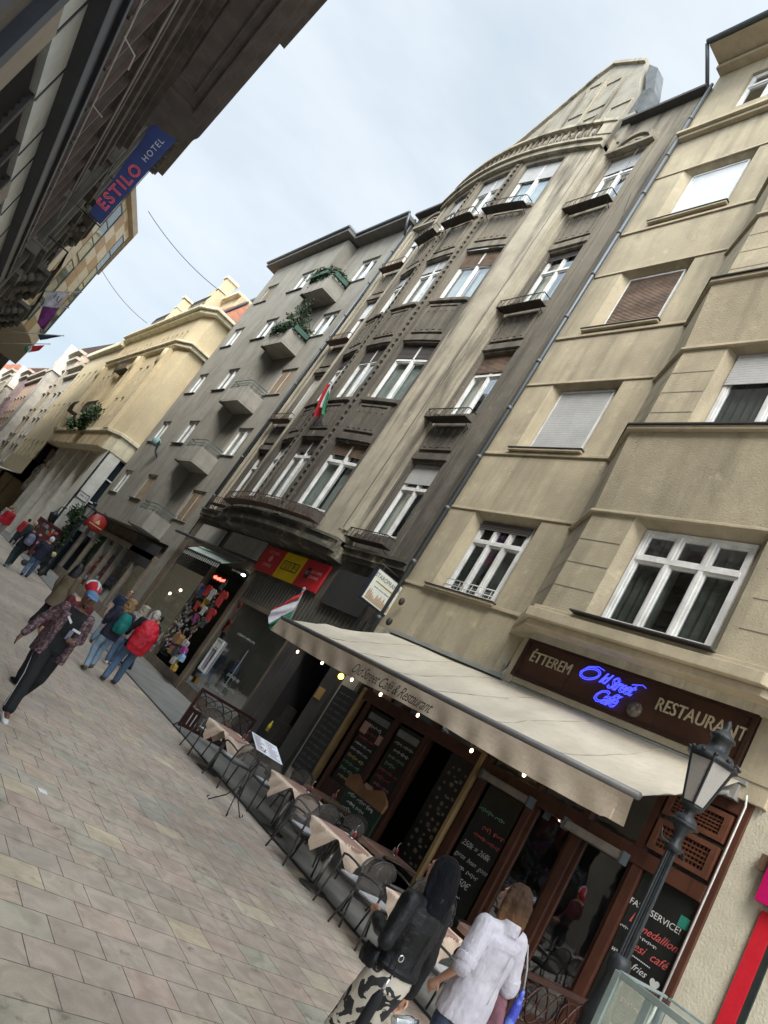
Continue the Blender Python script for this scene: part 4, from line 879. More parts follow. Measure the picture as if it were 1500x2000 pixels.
for (a, c, z, w_) in ((26.5, 31, 8.74, .85), (33, 38, 8.74, .95), (28, 34, 12.34, .65)):
    q.nx(); q.tube([FL(a, z+.9, 0), FL(a, z+.9, w_), FL(c, z+.9, w_), FL(c, z+.9, 0)], .03, 5)
    for k in range(int((c-a)/.14)): u_ = a+k*.14; q.tube([FL(u_, z, w_), FL(u_+.05, z+.4, w_+.12), FL(u_, z+.9, w_)], .013, 4)
q.pieces('balcony_railing', IRON, LB)
q = MB(); q.box(FL, 24, 39.8, 20, 20.3, -.5, 1.38); q.box(FL, 24, 39.7, 19.7, 20, -.5, 1.1)
for k in range(26): q.box(FL, 24.2+k*.6, 24.4+k*.6, 19.5, 19.7, 0, 1.0)
q.build('eave', M('eave_stone', (.20, .185, .16), .9, (.15, .14, .12), 2), LB)
# building C: cream and tan blocks, slanting end wall with two green glass strips
LC = thing('office_building', 'cream building with tan blocks and green glass strips beyond the banner, on the left', 'building', FL(50, 0, 0))
CR = M('cream_cladding', (.56, .50, .38), .7, (.5, .44, .33), 2); TN = M('tan_cladding', (.40, .29, .165), .7, (.34, .24, .14), 2); GG = M('green_glazing', (.05, .085, .08), .08, (.08, .12, .115), 1, bump=0, spec=.8)
CA, CBp = (46.0, .25), (52.0, 2.18)
def FC(s_, z, w):     # s along the slanting wall 0..1
    u_, w_ = CA[0]+(CBp[0]-CA[0])*s_, CA[1]+(CBp[1]-CA[1])*s_; L_ = 6.3; return FL(u_-w*(CBp[1]-CA[1])/L_, z, w_+w*(CBp[0]-CA[0])/L_)
q = MB(); FH = lambda u, w_, z: FL(u, z, w_)
q.prism(FH, [(42.2, -6), (42.2, .0), (46.0, .25), (52, 2.18), (64, 2.2), (64, -6)], 10.7, 20.6)
q.mi = 0; q.prism(FH, [(42.2, -6), (42.2, -.4), (64, -.4), (64, -6)], 0, 10.7)
zz = 10.7; k = 0
while zz < 20.5:
    z1 = min(20.6, zz+.95)
    for n_, (a, c) in enumerate(((.0, .17), (.40, .60), (.60, .80))):
        q.mi = (k+n_+(1 if zz > 15 else 0)) % 2; q.box(FC, a+.002, c-.002, zz+.01, z1-.01, .01, .05)
    zz = z1; k += 1
q.build('wall', [CR, TN], LC)
for (a, c, z0, z1) in ((.17, .40, 11.2, 15.4), (.17, .40, 15.9, 20.2), (.80, .99, 11.6, 20.0)):
    q = MB(); q.box(FC, a, c, z0, z1, .005, .03); wq = q.build('glass_strip', GG, LC)
    q = MB()
    zq = z0
    while zq <= z1: q.box(FC, a, c, zq-.03, zq+.03, .03, .06); zq += 1.4
    for aa in (a, c-.012): q.box(FC, aa, aa+.012, z0, z1, .03, .07)
    q.build('frame', METAL, wq)
q = MB(); q.prism(FH, [(42, -1), (42.2, .3), (45.6, .55), (51.6, 2.45), (64, 2.5), (64, -1)], 20.6, 21.1); q.build('eave', M('beige_eave', (.36, .30, .22), .8, (.3, .25, .18), 2), LC)
LD = thing('old_building', 'blackened old building with iron balconies at the far left edge', 'building', FL(130, 0, 0))
q = MB(); q.box(FL, 64, 190, 0, 17, -8, .5); q.box(FL, 64, 190, 12.5, 13, .5, 1.1); q.box(FL, 64, 190, 17, 17.5, -8, 1.75); q.build('wall', M('black_stone', (.07, .062, .055), .9, (.13, .115, .1), .8), LD)
q = MB()
for zz in (8.0, 9.1): q.tube([FL(66, zz, .5), FL(66, zz, 1.7), FL(76, zz, 1.7), FL(76, zz, .5)], .05, 5)
for k in range(36): u_ = 66+k*.28; q.tube([FL(u_, 8, 1.7), FL(u_+.15, 8.6, 1.9), FL(u_, 9.1, 1.7)], .03, 4)
q.box(FL, 66, 76, 7.8, 7.95, .5, 1.7); q.build('iron_balcony', IRON, LD)
# hotel banner
YS = 24.3
hb = thing('hotel_banner', 'blue vertical banner with ESTILO HOTEL lettering on the left side', 'sign', FL(YS, 10.4, .6))
def FS(x, z, w): return FL(YS-w, z, x)     # faces the camera
q = MB(); q.prism(FS, [(.62, 10.43), (1.065, 10.38), (1.09, 14.7), (.28, 14.7), (.30, 13.8), (.345, 13.55)], -.05, 0)
q.build('banner_cloth', M('banner_blue', (.022, .045, .19), .6, (.018, .036, .16), 2, bump=.1, bs=6), hb)
q = MB(); q.tube([FS(.45, 10.33, 0), FS(1.12, 10.31, 0)], .025, 6); q.tube([FS(0, 10.33, 0), FS(.5, 10.33, 0)], .016, 5); q.tube([FS(1.095, 10.3, 0), FS(1.10, 14.7, 0)], .012, 5); q.build('bracket', IRON, hb)
xr = Vector(FL(0, 0, 1))-Vector(FL(0, 0, 0))
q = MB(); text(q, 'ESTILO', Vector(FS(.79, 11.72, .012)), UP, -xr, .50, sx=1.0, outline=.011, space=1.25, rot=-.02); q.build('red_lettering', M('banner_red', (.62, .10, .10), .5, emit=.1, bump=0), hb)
q = MB(); text(q, 'HOTEL', Vector(FS(.79, 13.42, .008)), UP, -xr, .27, sx=1.0, space=1.25); q.build('white_lettering', M('banner_white', (.62, .66, .74), .5, bump=0), hb)
# flags on poles
def flag(name, lb, p0, p1, poly, matl, th=.01, wav=.12):
    o = thing(name, lb, 'flag', p0); q = MB(); q.tube([p0, p1], .025, 6); q.ell(p1, .04, .04, .04, 8); q.build('pole', M('pole_grey', (.3, .3, .3), .5), o)
    for nm, pl, mt in poly:
        q = MB(); q.sm = True
        A, B, C, D = [Vector(x) for x in pl]; n_ = 14; nrm = (B-A).cross(D-A).normalized()
        def P(s_, t_): return A.lerp(B, s_).lerp(D.lerp(C, s_), t_)+nrm*wav*sin(s_*7+t_*4)*(.3+t_)*.5
        for i in range(n_):
            for j in range(n_): q.quad(P(i/n_, j/n_), P((i+1)/n_, j/n_), P((i+1)/n_, (j+1)/n_), P(i/n_, (j+1)/n_))
        f_ = q.build(nm, mt, o)
    return o
CLW = M('flag_white', (.55, .53, .56), .8, (.45, .44, .47), 5, bump=.2, bs=8); CLP = M('flag_purple', (.17, .03, .16), .8, (.11, .02, .1), 5, bump=.2, bs=8)
CLR = M('flag_red', (.45, .02, .03), .8, (.35, .015, .02), 5, bump=.1, bs=8); CLG = M('flag_green', (.02, .17, .08), .8, (.015, .12, .06), 5, bump=.1, bs=8)
f_ = flag('banner_flag', 'white flag with purple lower flag behind it on a slanted pole, far left facade', FL(40, 10.4, 0), FL(40, 12.36, 2.07), [('cloth', [FL(40, 11.25, .95), FL(40, 11.95, 1.65), FL(40, 10.95, 1.75), FL(40, 10.6, 1.2)], CLW)], None)
q = MB(); text(q, 'D', FL(39.96, 11.5, 1.5), FL(1, 0, 1), UP, .001) if False else q.tube([FL(39.9, 11.45, 1.45), FL(39.9, 11.2, 1.5), FL(39.9, 11.15, 1.6), FL(39.9, 11.45, 1.62)], .02, 5); q.tube([FL(39.9, 11.5, 1.3), FL(39.9, 11.2, 1.33)], .02, 5); q.build('emblem', IRON, f_)
flag('banner_flag', 'purple flag hanging under the white one on the left facade', FL(42, 10.0, 0), FL(42, 11.8, 2.13), [('cloth', [FL(42, 11.05, 1.15), FL(42, 11.5, 1.8), FL(42, 10.0, 1.95), FL(42, 10.1, 1.5)], CLP)], None)
flag('banner_flag', 'dark blue drooping flag on the left facade above the tricolour one', FL(48, 9.3, 0), FL(48, 11.66, 3.0), [('cloth', [FL(48, 10.75, 1.9), FL(48, 11.6, 2.95), FL(48, 11.1, 2.6), FL(48, 10.55, 2.2)], M('flag_dark', (.02, .025, .05), .8))], None)
flag('banner_flag', 'small red white green flag lowest on the far left facade', FL(50, 8.6, 0), FL(50, 11.1, 2.76), [('red_band', [FL(50, 10.35, 2.1), FL(50, 10.85, 2.6), FL(50, 10.35, 2.55), FL(50, 9.95, 2.25)], CLR), ('white_band', [FL(50, 10.2, 1.95), FL(50, 10.36, 2.12), FL(50, 9.96, 2.27), FL(50, 9.8, 2.1)], CLW), ('green_band', [FL(50, 10.05, 1.8), FL(50, 10.2, 1.95), FL(50, 9.8, 2.1), FL(50, 9.75, 1.98)], CLG)], None)
# wires across the street
for nm, a, c, sag in (('wire', FL(45, 20.1, 2.0), (8.3, 44.8, 19.6), .9), ('wire', FL(60, 20.1, 2.0), (8.3, 63.7, 20.2), .9)):
    q = MB(); A, B = Vector(a), Vector(c); q.tube([A.lerp(B, k/12)-Vector((0, 0, sag*4*(k/12)*(1-k/12)*.4)) for k in range(13)], .022, 4)
    tag(q.build(nm, LEAD), ('nearer' if a[1] < 50 else 'farther')+' thin wire strung across the street under the sky', 'wire')
# ================================================================ restaurant front
RWD = M('red_brown_wood', (.085, .032, .018), .45, (.055, .02, .012), 2, bump=.15, bs=12, streak=(.03, .012, .008), ssc=(6, 6, .3))
RWL = M('brown_wood_light', (.13, .05, .028), .5, (.09, .035, .02), 2, bump=.15)
CHALKB = M('chalkboard_black', (.012, .013, .012), .35, (.02, .022, .02), 2, bump=.03)
CHALKG = M('chalkboard_green', (.02, .05, .035), .5, (.03, .065, .05), 3)
CHW = M('chalk_white', (.62, .62, .6), .9, bump=0); CHR = M('chalk_red', (.55, .10, .09), .9, bump=0); CHP = M('chalk_pink', (.6, .2, .25), .9, bump=0); CHG = M('chalk_green', (.2, .42, .25), .9, bump=0); CHY = M('chalk_yellow', (.6, .5, .2), .9, bump=0)
RF = thing('restaurant_shopfront', 'dark wood and glass restaurant front with chalk-written windows under the cream awning', 'shopfront', (10, 9, 0))
q = MB()
W = .02
for (a, c, z0, z1, w_) in ((4.75, 4.88, 0, 3.95, .05), (5.74, 5.9, 0, 2.5, .04), (6.78, 6.94, 0, 2.5, .04), (7.76, 7.9, 0, 2.5, .04), (8.86, 9.04, 0, 2.6, .05), (10.55, 10.72, 0, 2.55, .04), (11.6, 11.74, 0, 2.55, .04), (12.68, 12.82, 0, 2.55, .04)):
    q.box(FR, a, c, z0, z1, -.1, w_)
q.box(FR, 4.88, 9.05, 2.5, 2.72, -.1, .06); q.box(FR, 9.05, 13.1, 2.55, 2.78, -.1, .06); q.box(FR, 4.88, 13.1, 3.7, 3.95, -.1, .04)
for u_ in (5.86, 6.8, 7.8, 9.0, 10.6, 11.65, 12.9): q.box(FR, u_, u_+.12, 2.72, 3.7, -.1, .04)
q.box(FR, 10.72, 11.6, 0, .85, -.1, .02); q.box(FR, 11.74, 12.68, 0, .85, -.1, .02); q.box(FR, 7.9, 8.86, 0, .3, -.1, .02); q.box(FR, 5.9, 6.78, 0, .25, -.1, .02); q.box(FR, 6.94, 7.76, 0, .25, -.1, .02); q.box(FR, 4.88, 5.74, 0, .25, -.1, .02)
for (a, c) in ((5.98, 6.7), (7.02, 7.68), (7.98, 8.78), (10.8, 11.52), (11.82, 12.6)):
    q.box(FR, a-.08, a, .3, 2.48, -.08, -.02); q.box(FR, c, c+.08, .3, 2.48, -.08, -.02)
q.build('wood_frame', RWD, RF, bevel=.008)
q = MB()     # lattice cabinets
for (a, c, z0, z1) in ((4.92, 5.8, 3.28, 3.66), (4.92, 5.8, 2.78, 3.22)):
    q.box(FR, a, c, z0, z0+.07, -.02, .09); q.box(FR, a, c, z1-.07, z1, -.02, .09); q.box(FR, a, a+.08, z0+.07, z1-.07, -.02, .09); q.box(FR, c-.08, c, z0+.07, z1-.07, -.02, .09)
    n_ = 13
    for k in range(1, n_): u_ = a+.08+(c-a-.16)*k/n_; q.box(FR, u_-.012, u_+.012, z0+.07, z1-.07, .03, .045)
    for k in range(1, 5): z = z0+.07+(z1-z0-.14)*k/5; q.box(FR, a+.08, c-.08, z-.012, z+.012, .047, .06)
q.build('lattice_panel', RWL, RF)
q = MB(); q.box(FR, 13.02, 13.14, 0, 2.8, -.05, .07); q.box(FR, 9.1, 9.17, 0, 2.8, .0, .12); q.box(FR, 12.2, 13.0, 2.8, 3.3, -.02, .02); q.box(FR, 9.05, 9.6, 2.8, 3.2, -.02, .02)
q.pieces('pale_post', M('honey_wood', (.36, .24, .11), .6, (.28, .18, .08), 3), RF)
q = MB()
for (a, c, z0, z1) in ((5.9, 6.78, .25, 2.5), (6.94, 7.76, .25, 2.5), (4.88, 13, 2.72, 3.7)): q.quad(FR(a, z0, -.05), FR(c, z0, -.05), FR(c, z1, -.05), FR(a, z1, -.05))
q.build('glass', GLASS, RF)
q = MB(); q.box(FR, 4.8, 13.5, 0, 4.2, -3.0, -2.9); q.box(FR, 4.8, 13.5, .0, .02, -3, -.1); q.box(FR, 4.8, 13.5, 4.0, 4.2, -3, -.1); q.box(FR, 4.8, 4.86, 0, 4.2, -2.9, -.1); q.box(FR, 13.4, 13.5, 0, 4.2, -2.9, -.1)
q.build('room_shell', M('restaurant_dark', (.03, .024, .02), .8, (.05, .035, .025), 1.2), RF)
q = MB(); q.box(FR, 6.1, 7.4, .7, .75, -1.6, -.9); q.box(FR, 6.0, 6.3, .5, 1.4, -2.4, -2.0); q.box(FR, 8, 11, .9, 1.1, -2.8, -2.3)
for k in range(5): q.box(FR, 6+k*1.1, 6.4+k*1.1, .45, .95, -1.8, -1.75); q.box(FR, 6+k*1.1, 6.4+k*1.1, .42, .46, -1.8, -1.3)
q.build('indoor_furniture', M('indoor_wood', (.10, .07, .045), .6), RF)
def board(a, c, z0, z1, w_, mt, lines, nm='chalk_window', label=None):
    q = MB(); q.box(FR, a, c, z0, z1, w_-.03, w_); bo = q.build(nm, mt, RF)
    if label: bo['label'] = label
    for i, (txt, u_, z, sz, mt_, sh, rot) in enumerate(lines):
        q = MB()
        if txt[0] == '~': scribble(q, (10-w_-.004, u_, z), TR, UP, float(txt[1:]), sz*.62, int(u_*100+z*37), sz*.045)
        else: text(q, txt, (10-w_-.004, u_, z), TR, UP, sz, shear=sh, rot=rot)
        q.build('chalk_writing', mt_, bo)
    return bo
fb = board(4.9, 5.72, .25, 2.5, -.02, CHALKB, [('FAST  SERVICE!', 5.36, 2.07, .115, CHW, 0, 0), ('B', 5.6, 1.9, .2, CHR, .3, .05), ('medallions', 5.18, 1.86, .14, CHR, .4, .05), ('~.55', 5.45, 1.74, .07, CHW, .3, 0), ('ugesi  café', 5.28, 1.62, .15, CHR, .4, .03), ('••••••••••••••••', 5.34, 1.50, .07, CHW, 0, 0),
    ('with', 5.62, 1.44, .10, CHW, .4, 0), ('fries', 5.26, 1.40, .12, CHW, .4, 0), ('♥', 5.02, 1.36, .12, CHW, 0, 0), ('1', 5.6, 1.24, .14, CHW, .3, 0), ('0z  339€', 5.22, 1.22, .14, CHW, .2, 0), ('Re', 5.56, 1.02, .2, CHP, .4, .04), ('~.35', 5.15, 1.0, .12, CHP, .4, 0), ('with', 5.58, .82, .1, CHW, .4, 0), ('~.6', 5.3, .68, .09, CHW, .4, 0)], label='black chalk window headed FAST SERVICE!')
q = MB(); q.box(FR, 4.92, 5.06, 2.12, 2.26, -.02, -.016); q.build('green_sticker', M('sticker_green', (.03, .25, .18), .6), fb)
board(7.9, 8.86, .3, 2.5, -.02, CHALKB, [('~.6', 8.45, 2.0, .12, CHG, .4, .05), ('~.5', 8.25, 1.76, .14, CHR, .4, .04), ('~.6', 8.3, 1.6, .12, CHR, .4, .03), ('250k = 268k', 8.42, 1.4, .13, CHW, .4, 0), ('gyros  bean  goos', 8.38, 1.2, .11, CHW, .4, 0), ('~.7', 8.42, 1.04, .11, CHW, .4, 0), ('350€', 8.35, .86, .15, CHW, .3, 0), ('~.5', 8.5, .65, .09, CHW, .4, 0)], label='chalk window with greenish top and white prices')
for (a, c, cs) in ((10.74, 11.58, (CHW, CHW, CHG, CHG, CHR, CHR, CHP, CHR, CHW)), (11.76, 12.66, (CHW, CHR, CHR, CHW, CHW, CHY, CHG, CHG, CHY))):
    board(a, c, .85, 2.5, -.02, CHALKB, [('~%.2f' % random.uniform(.45, .68), (a+c)/2+random.uniform(-.06, .06), 2.16-.145*k, random.choice((.11, .13, .15)), cc, .4, 0) for k, cc in enumerate(cs)])
    q = MB(); q.box(FR, a+.08, c-.06, 2.28, 2.42, -.018, -.012); q.build('pale_sticker', M('sticker_grey', (.2, .22, .22), .7), RF)
q = MB(); q.box(FR, 11.3, 11.56, .95, 1.2, -.018, 0.0); q.box(FR, 12.38, 12.6, 1.95, 2.2, -.018, 0.0); q.box(FR, 11.8, 11.95, 1.9, 2.1, -.018, 0); q.build('paper_notice', M('notice_pink', (.5, .3, .25), .7), RF)
# vertical card strip and tall menu board
q = MB(); q.box(FR, 9.28, 9.92, .3, 2.55, -.05, -.02); ms = q.build('menu_board', CHALKB, RF); ms['label'] = 'black board with rows of little food pictures'
random.seed(9)
for r_ in range(13):
    for c_ in range(3):
        q = MB(); a = 9.36+c_*.18; z = .45+r_*.155
        rw = random.uniform(.025, .06); q.mi = 0; a += random.uniform(-.03, .03); z += random.uniform(-.03, .03); q.add([(10.016, a, z), (10.016, a+rw*1.6, z+random.uniform(-.01, .01)), (10.016, a+rw*1.7, z+rw*1.3), (10.016, a+rw*.6, z+rw*1.5), (10.016, a-.01, z+rw)], [[0, 1, 2, 3, 4]])
        q.build('food_picture', random.choice([M('food_a', (.16, .09, .06), .6, (.3, .22, .16), 30), M('food_b', (.24, .20, .16), .6, (.1, .05, .03), 30), M('food_c', (.08, .09, .06), .6, (.25, .16, .1), 30)]), ms)
    if r_ % 2: q = MB(); text(q, random.choice(('890', '1250', '990', '1490')), (10.016, 9.5, .43+r_*.155), TR, UP, .05); q.build('price', CHW, ms)
q = MB(); q.box(FR, 13.2, 13.98, .5, 2.6, -.04, .03); ms = q.build('menu_board', M('slate_grey', (.035, .036, .036), .5), RF); ms['label'] = 'tall dark board with rows of faint chalk writing'
q = MB()
for k in range(14): scribble(q, (9.966, 13.58, 2.42-.14*k), TR, UP, .62, .07, 40+k, .006)
q.build('lettering', M('dim_letter', (.14, .14, .135), .8), ms)
# heaters over the windows
for (a, c, lb) in ((7.74, 8.82, 'pale tube heater over the green chalk window'), (5.96, 6.98, 'pale tube heater over the restaurant doors')):
    h_ = thing('patio_heater', lb, 'heater', FR((a+c)/2, 2.46, .2), group=None)
    q = MB(); q.box(FR, a, c, 2.42, 2.55, .12, .26); q.build('housing', M('heater_beige', (.26, .23, .19), .6, (.2, .17, .14), 4), h_, bevel=.03)
    q = MB(); q.box(FR, a-.03, a, 2.4, 2.57, .1, .28); q.box(FR, c, c+.03, 2.4, 2.57, .1, .28); q.pieces('end_cap', METAL, h_)
    q = MB(); q.tube([FR(a+.2, 2.5, .12), FR(a+.2, 2.6, .0)], .015, 5); q.tube([FR(c-.2, 2.5, .12), FR(c-.2, 2.6, .0)], .015, 5); q.build('bracket', IRON, h_)
# wavy green board standing at the windows
wb = thing('chalk_board', 'green chalk board with a wavy wooden header standing before the restaurant windows', 'menu board', (9.3, 10.6, 0))
q = MB(); q.box(FR, 10.0, 11.15, .2, 1.08, .66, .7); q.build('board', CHALKG, wb)
q = MB(); q.prism(FR, [(9.96, 1.0), (11.2, 1.0), (11.22, 1.2), (11.0, 1.3), (10.8, 1.2), (10.6, 1.16), (10.4, 1.24), (10.2, 1.32), (10.0, 1.22), (9.94, 1.15)], .68, .74); q.build('header', M('header_wood', (.28, .15, .07), .6, (.2, .1, .05), 3), wb)
q = MB(); [scribble(q, (9.295, 10.6+.05*(k % 2), .93-.13*k), TR, UP, (.8, .55, .75, .6, .7)[k], (.08, .07, .11, .09, .1)[k], 80+k, .008) for k in range(5)]; q.build('chalk_writing', CHW, wb)
q = MB(); q.box(FR, 10.05, 10.12, 0, .2, .64, .72); q.box(FR, 11.03, 11.1, 0, .2, .64, .72); q.build('foot', RWD, wb)
# ---- brown sign board
sg = thing('restaurant_sign', 'long brown sign board with cream capitals and blue neon script', 'sign', (9.9, 7.3, 4.8))
q = MB(); q.box(FR, 5.16, 9.42, 4.33, 5.0, .01, .1); q.build('board', M('sign_brown', (.075, .035, .022), .55, (.05, .022, .014), 1.5, bump=.1, streak=(.09, .045, .03), ssc=(1, .3, 4)), sg)
q = MB()
for (a, c, z0, z1) in ((5.1, 9.48, 4.28, 4.34), (5.1, 9.48, 4.99, 5.05), (5.1, 5.17, 4.34, 4.99), (9.41, 9.48, 4.34, 4.99)): q.box(FR, a, c, z0, z1, .01, .15)
for u_ in (6.5, 8.3): q.box(FR, u_-.008, u_+.008, 4.34, 4.99, .1, .108)
q.build('frame', M('sign_frame_brown', (.05, .022, .015), .5), sg, bevel=.01)
q = MB(); q.nx(); text(q, 'ÉTTEREM', (9.885, 8.79, 4.74), TR, UP, .29, sx=.82, extr=.012); q.nx(); text(q, 'RESTAURANT', (9.885, 5.87, 4.71), TR, UP, .29, sx=.80, extr=.012); q.pieces('cream_lettering', M('letter_cream', (.55, .47, .33), .6, bump=0), sg)
NEO = M('blue_neon', (.05, .06, 1.0), emit=.75, bump=0)
q = MB(); text(q, 'ld', (9.87, 7.62, 4.80), TR, UP, .26, sx=.9, shear=.5, outline=.008, res=2, space=.8); text(q, 'Street', (9.87, 7.28, 4.77), TR, UP, .31, sx=.8, shear=.5, outline=.008, res=2, space=.78); text(q, 'Café', (9.87, 7.45, 4.50), TR, UP, .33, sx=.9, shear=.5, outline=.008, res=2, space=.8)
for e_ in (0, .03): q.tube([(9.87, 7.91-(.18-e_)*cos(t)-(.06*sin(t)), 4.80+(.12-e_)*sin(t)) for t in [2*PI*k/24 for k in range(25)]], .008, 5)
q.tube([(9.87, 8.08, 4.70), (9.87, 8.11, 4.78), (9.87, 8.0, 4.91), (9.87, 7.82, 4.96), (9.87, 7.68, 4.93)], .008, 5); q.tube([(9.87, 7.1, 4.86), (9.87, 6.92, 4.91), (9.87, 6.85, 4.88)], .008, 5); q.build('neon_lettering', NEO, sg)
q = MB(); q.lathe((9.88, 6.87, 4.5), [(.12, -.03), (.13, 0), (.12, .03), (.02, .035)], 20, Matrix.Rotation(R(90), 3, 'Y')); q.ell((9.84, 6.88, 4.52), .03, .05, .07, 8); q.ell((9.85, 6.85, 4.58), .03, .04, .035, 8); q.build('medallion', M('dull_bronze', (.22, .19, .15), .5, (.12, .1, .08), 12, bump=.4, metal=.3), sg)
# ---- big cream awning
an = thing('restaurant_awning', 'large cream awning with cursive lettering on its valance over the terrace', 'awning', (9.9, 9, 4.1))
CANV = M('cream_canvas', (.49, .44, .35), .9, (.43, .385, .305), 1.0, bump=.25, bs=14, streak=(.36, .31, .24), sa=.45, ssc=(.8, .8, .8), slo=.5, shi=.8)
XF, ZF, XB, ZB = 7.2, 2.97, 9.9, 4.13
def AW(s_, t_):   # s along street 0 near .. 1 far, t 0 back .. 1 front
    ub = 4.98+s_*(13.25-4.98); uf = 4.58+s_*(13.03-4.58)
    sag = -.05*sin(PI*t_)*(.5+.5*sin(s_*9+1))-.03*sin(PI*t_)+.035*sin(s_*23+t_*4)*sin(PI*t_)
    ripple = .014*sin(s_*60)*t_**2+.07*(noise.noise(Vector((s_*9, t_*3.2, 1.3))))*sin(PI*t_)+.03*noise.noise(Vector((s_*30+t_*9, t_*7, 4.1)))*sin(PI*t_)
    return Vector((XB+(XF-XB)*t_, ub+(uf-ub)*t_, ZB+(ZF-ZB)*t_+sag+ripple))
q = MB(); q.sm = True; ns, nt_ = 90, 14
for i in range(ns):
    for j in range(nt_): q.quad(AW(i/ns, j/nt_), AW((i+1)/ns, j/nt_), AW((i+1)/ns, (j+1)/nt_), AW(i/ns, (j+1)/nt_))
q.build('canvas', CANV, an)
q = MB()
for k in range(1, 7):
    s_ = k/7; q.tube([AW(s_, j/12)+Vector((0, 0, .004)) for j in range(13)], (.008), 4)
q.build('canvas_seam', M('seam_cream', (.36, .32, .25), .9), an)
q = MB(); q.sm = True
def VA(s_, t_):
    u_ = 4.52+s_*(13.05-4.52); h_ = .31+.02*sin(s_*11)
    if s_ < .03: h_ *= .95
    return Vector((XF-.05+.02*sin(s_*85+t_*2)*t_-.03*t_*sin(s_*7)+(.12*(1-s_/.08)*t_ if s_ < .08 else 0), u_+(.05*t_ if s_ < .02 else 0), ZF-.03-h_*t_))
for i in range(180):
    for j in range(5): q.quad(VA(i/180, j/5), VA((i+1)/180, j/5), VA((i+1)/180, (j+1)/5), VA(i/180, (j+1)/5))
q.build('valance', M('cream_valance', (.50, .41, .31), .9, (.40, .325, .24), 2.2, bump=.2, bs=14, streak=(.34, .29, .22), sa=.4, ssc=(1, 1, 1)), an)
q = MB(); text(q, 'Old Street Café & Restaurant', (XF-.115, 8.87, 2.765), TR, UP, .25, sx=.78, shear=.45, space=.92); q.build('valance_lettering', M('letter_ink', (.035, .03, .03), .8, bump=0), an)
q = MB(); q.tube([(XF, 4.5, ZF+.02), (XF, 13.08, ZF+.02)], .045, 8); q.build('front_bar', M('bar_grey', (.16, .155, .15), .5, metal=.2), an)
q = MB(); q.box(FR, 9.55, 13.3, 4.12, 4.2, .02, .24); q.box(FR, 4.9, 9.5, 4.08, 4.14, .02, .16); q.build('cassette', M('cassette_grey', (.30, .31, .29), .5, (.24, .25, .23), 3), an)
q = MB()
for u_ in (5.05, 9.2, 12.9):
    q.tube([(9.85, u_, 3.92), (8.6, u_+.35, 3.22)], .04, 8); q.tube([(8.6, u_+.35, 3.22), (7.3, u_, 2.95)], .032, 8); q.ell((8.6, u_+.35, 3.22), .06, .06, .06, 8); q.box(lambda a, b, w: (a, w, b), 9.8, 10.0, 3.85, 4.05, u_-.1, u_+.12)
q.pieces('folding_arm', M('arm_metal', (.45, .44, .42), .4, metal=.5), an)
q = MB(); q.tube([(9.62, 4.72, 3.92), (9.70, 4.72, 3.8), (9.72, 4.74, 1.3)], .014, 6); q.tube([(9.72, 4.74, 1.35), (9.70, 4.74, 1.1), (9.62, 4.72, 1.0)], .018, 6); q.build('crank_rod', M('rod_white', (.75, .75, .73), .4), an)
# string lights
BULB = M('bulb_glow', (1, .74, .45), emit=4, bump=0); BY = M('bulb_yellow', (1, .62, .06), emit=4, bump=0)
for i, (u_, z) in enumerate(((12.1, 2.56), (11.17, 2.6), (10.45, 2.56), (10.13, 2.6), (9.26, 2.62), (8.26, 2.62), (7.0, 2.56), (6.06, 2.62))):
    lb = 'glowing yellow bulb under the awning valance' if i == 2 else 'glowing clear bulb on the string under the awning edge'
    o = thing('light_bulb', lb, 'light bulb', (7.35, u_, z+.08), group=None if i == 2 else 'clear bulbs under the awning edge')
    q = MB(); q.ell((7.35, u_, z), *((.05, .05, .05) if i == 2 else (.022, .022, .03)), 12); q.build('globe', BY if i == 2 else BULB, o)
    q = MB(); q.tube([(7.35, u_, z+.035), (7.35, u_, z+.1)], .018, 8); q.build('socket', IRON, o)
    q = MB(); q.tube([(7.35, u_, z+.1), (7.3, u_, ZF-.03)], .004, 4); q.build('cord', IRON, o)
# fittings on the plaster beside the sign
q = MB(); q.ell((9.93, 9.62, 4.25), .06, .10, .13, 12); tag(q.build('wall_disc', M('white_disc', (.62, .61, .58), .6)), 'small white oval plate left of the brown restaurant sign', 'plate')
# beer sign
bsn = thing('hanging_sign', 'white illuminated beer sign with STAROPRAMEN lettering, projecting from the wall', 'sign', (9.6, 14, 4.9))
def FP(x, z, w): return (x, 14.0-w, z)
q = MB(); q.box(FP, 9.12, 10.04, 4.46, 5.3, -.14, .0); q.build('casing', M('casing_black', (.03, .035, .05), .4), bsn)
q = MB(); q.quad(FP(9.15, 4.49, .006), FP(10.01, 4.49, .006), FP(10.01, 5.27, .006), FP(9.15, 5.27, .006)); q.build('face', M('sign_face', (.66, .68, .60), .5, (.62, .63, .55), 2, bump=0), bsn)
q = MB(); text(q, 'STAROPRAMEN', FP(9.58, 5.13, .01), (1, 0, 0), UP, .155, sx=.82); q.build('lettering', M('beer_ink', (.03, .035, .05), .6, bump=0), bsn)
q = MB(); q.box(FP, 9.25, 9.9, 4.98, 5.01, .007, .012); q.ell(FP(9.9, 4.98, .01), .04, .005, .04, 8); q.build('gold_line', M('gold_ink', (.4, .28, .06), .5, bump=0), bsn)
q = MB(); scribble(q, FP(9.58, 4.87, .01), (1, 0, 0), UP, .6, .035, 5, .004); q.build('small_lettering', M('beer_ink2', (.1, .1, .12), .6, bump=0), bsn)
q = MB(); random.seed(6)
for k in range(14): x0 = 9.2+k*.056; hh = random.uniform(.08, .22); q.prism(FP, [(x0, 4.52), (x0+.05, 4.52), (x0+.05, 4.52+hh), (x0+.025, 4.55+hh*1.3), (x0, 4.52+hh)], .006, .009)
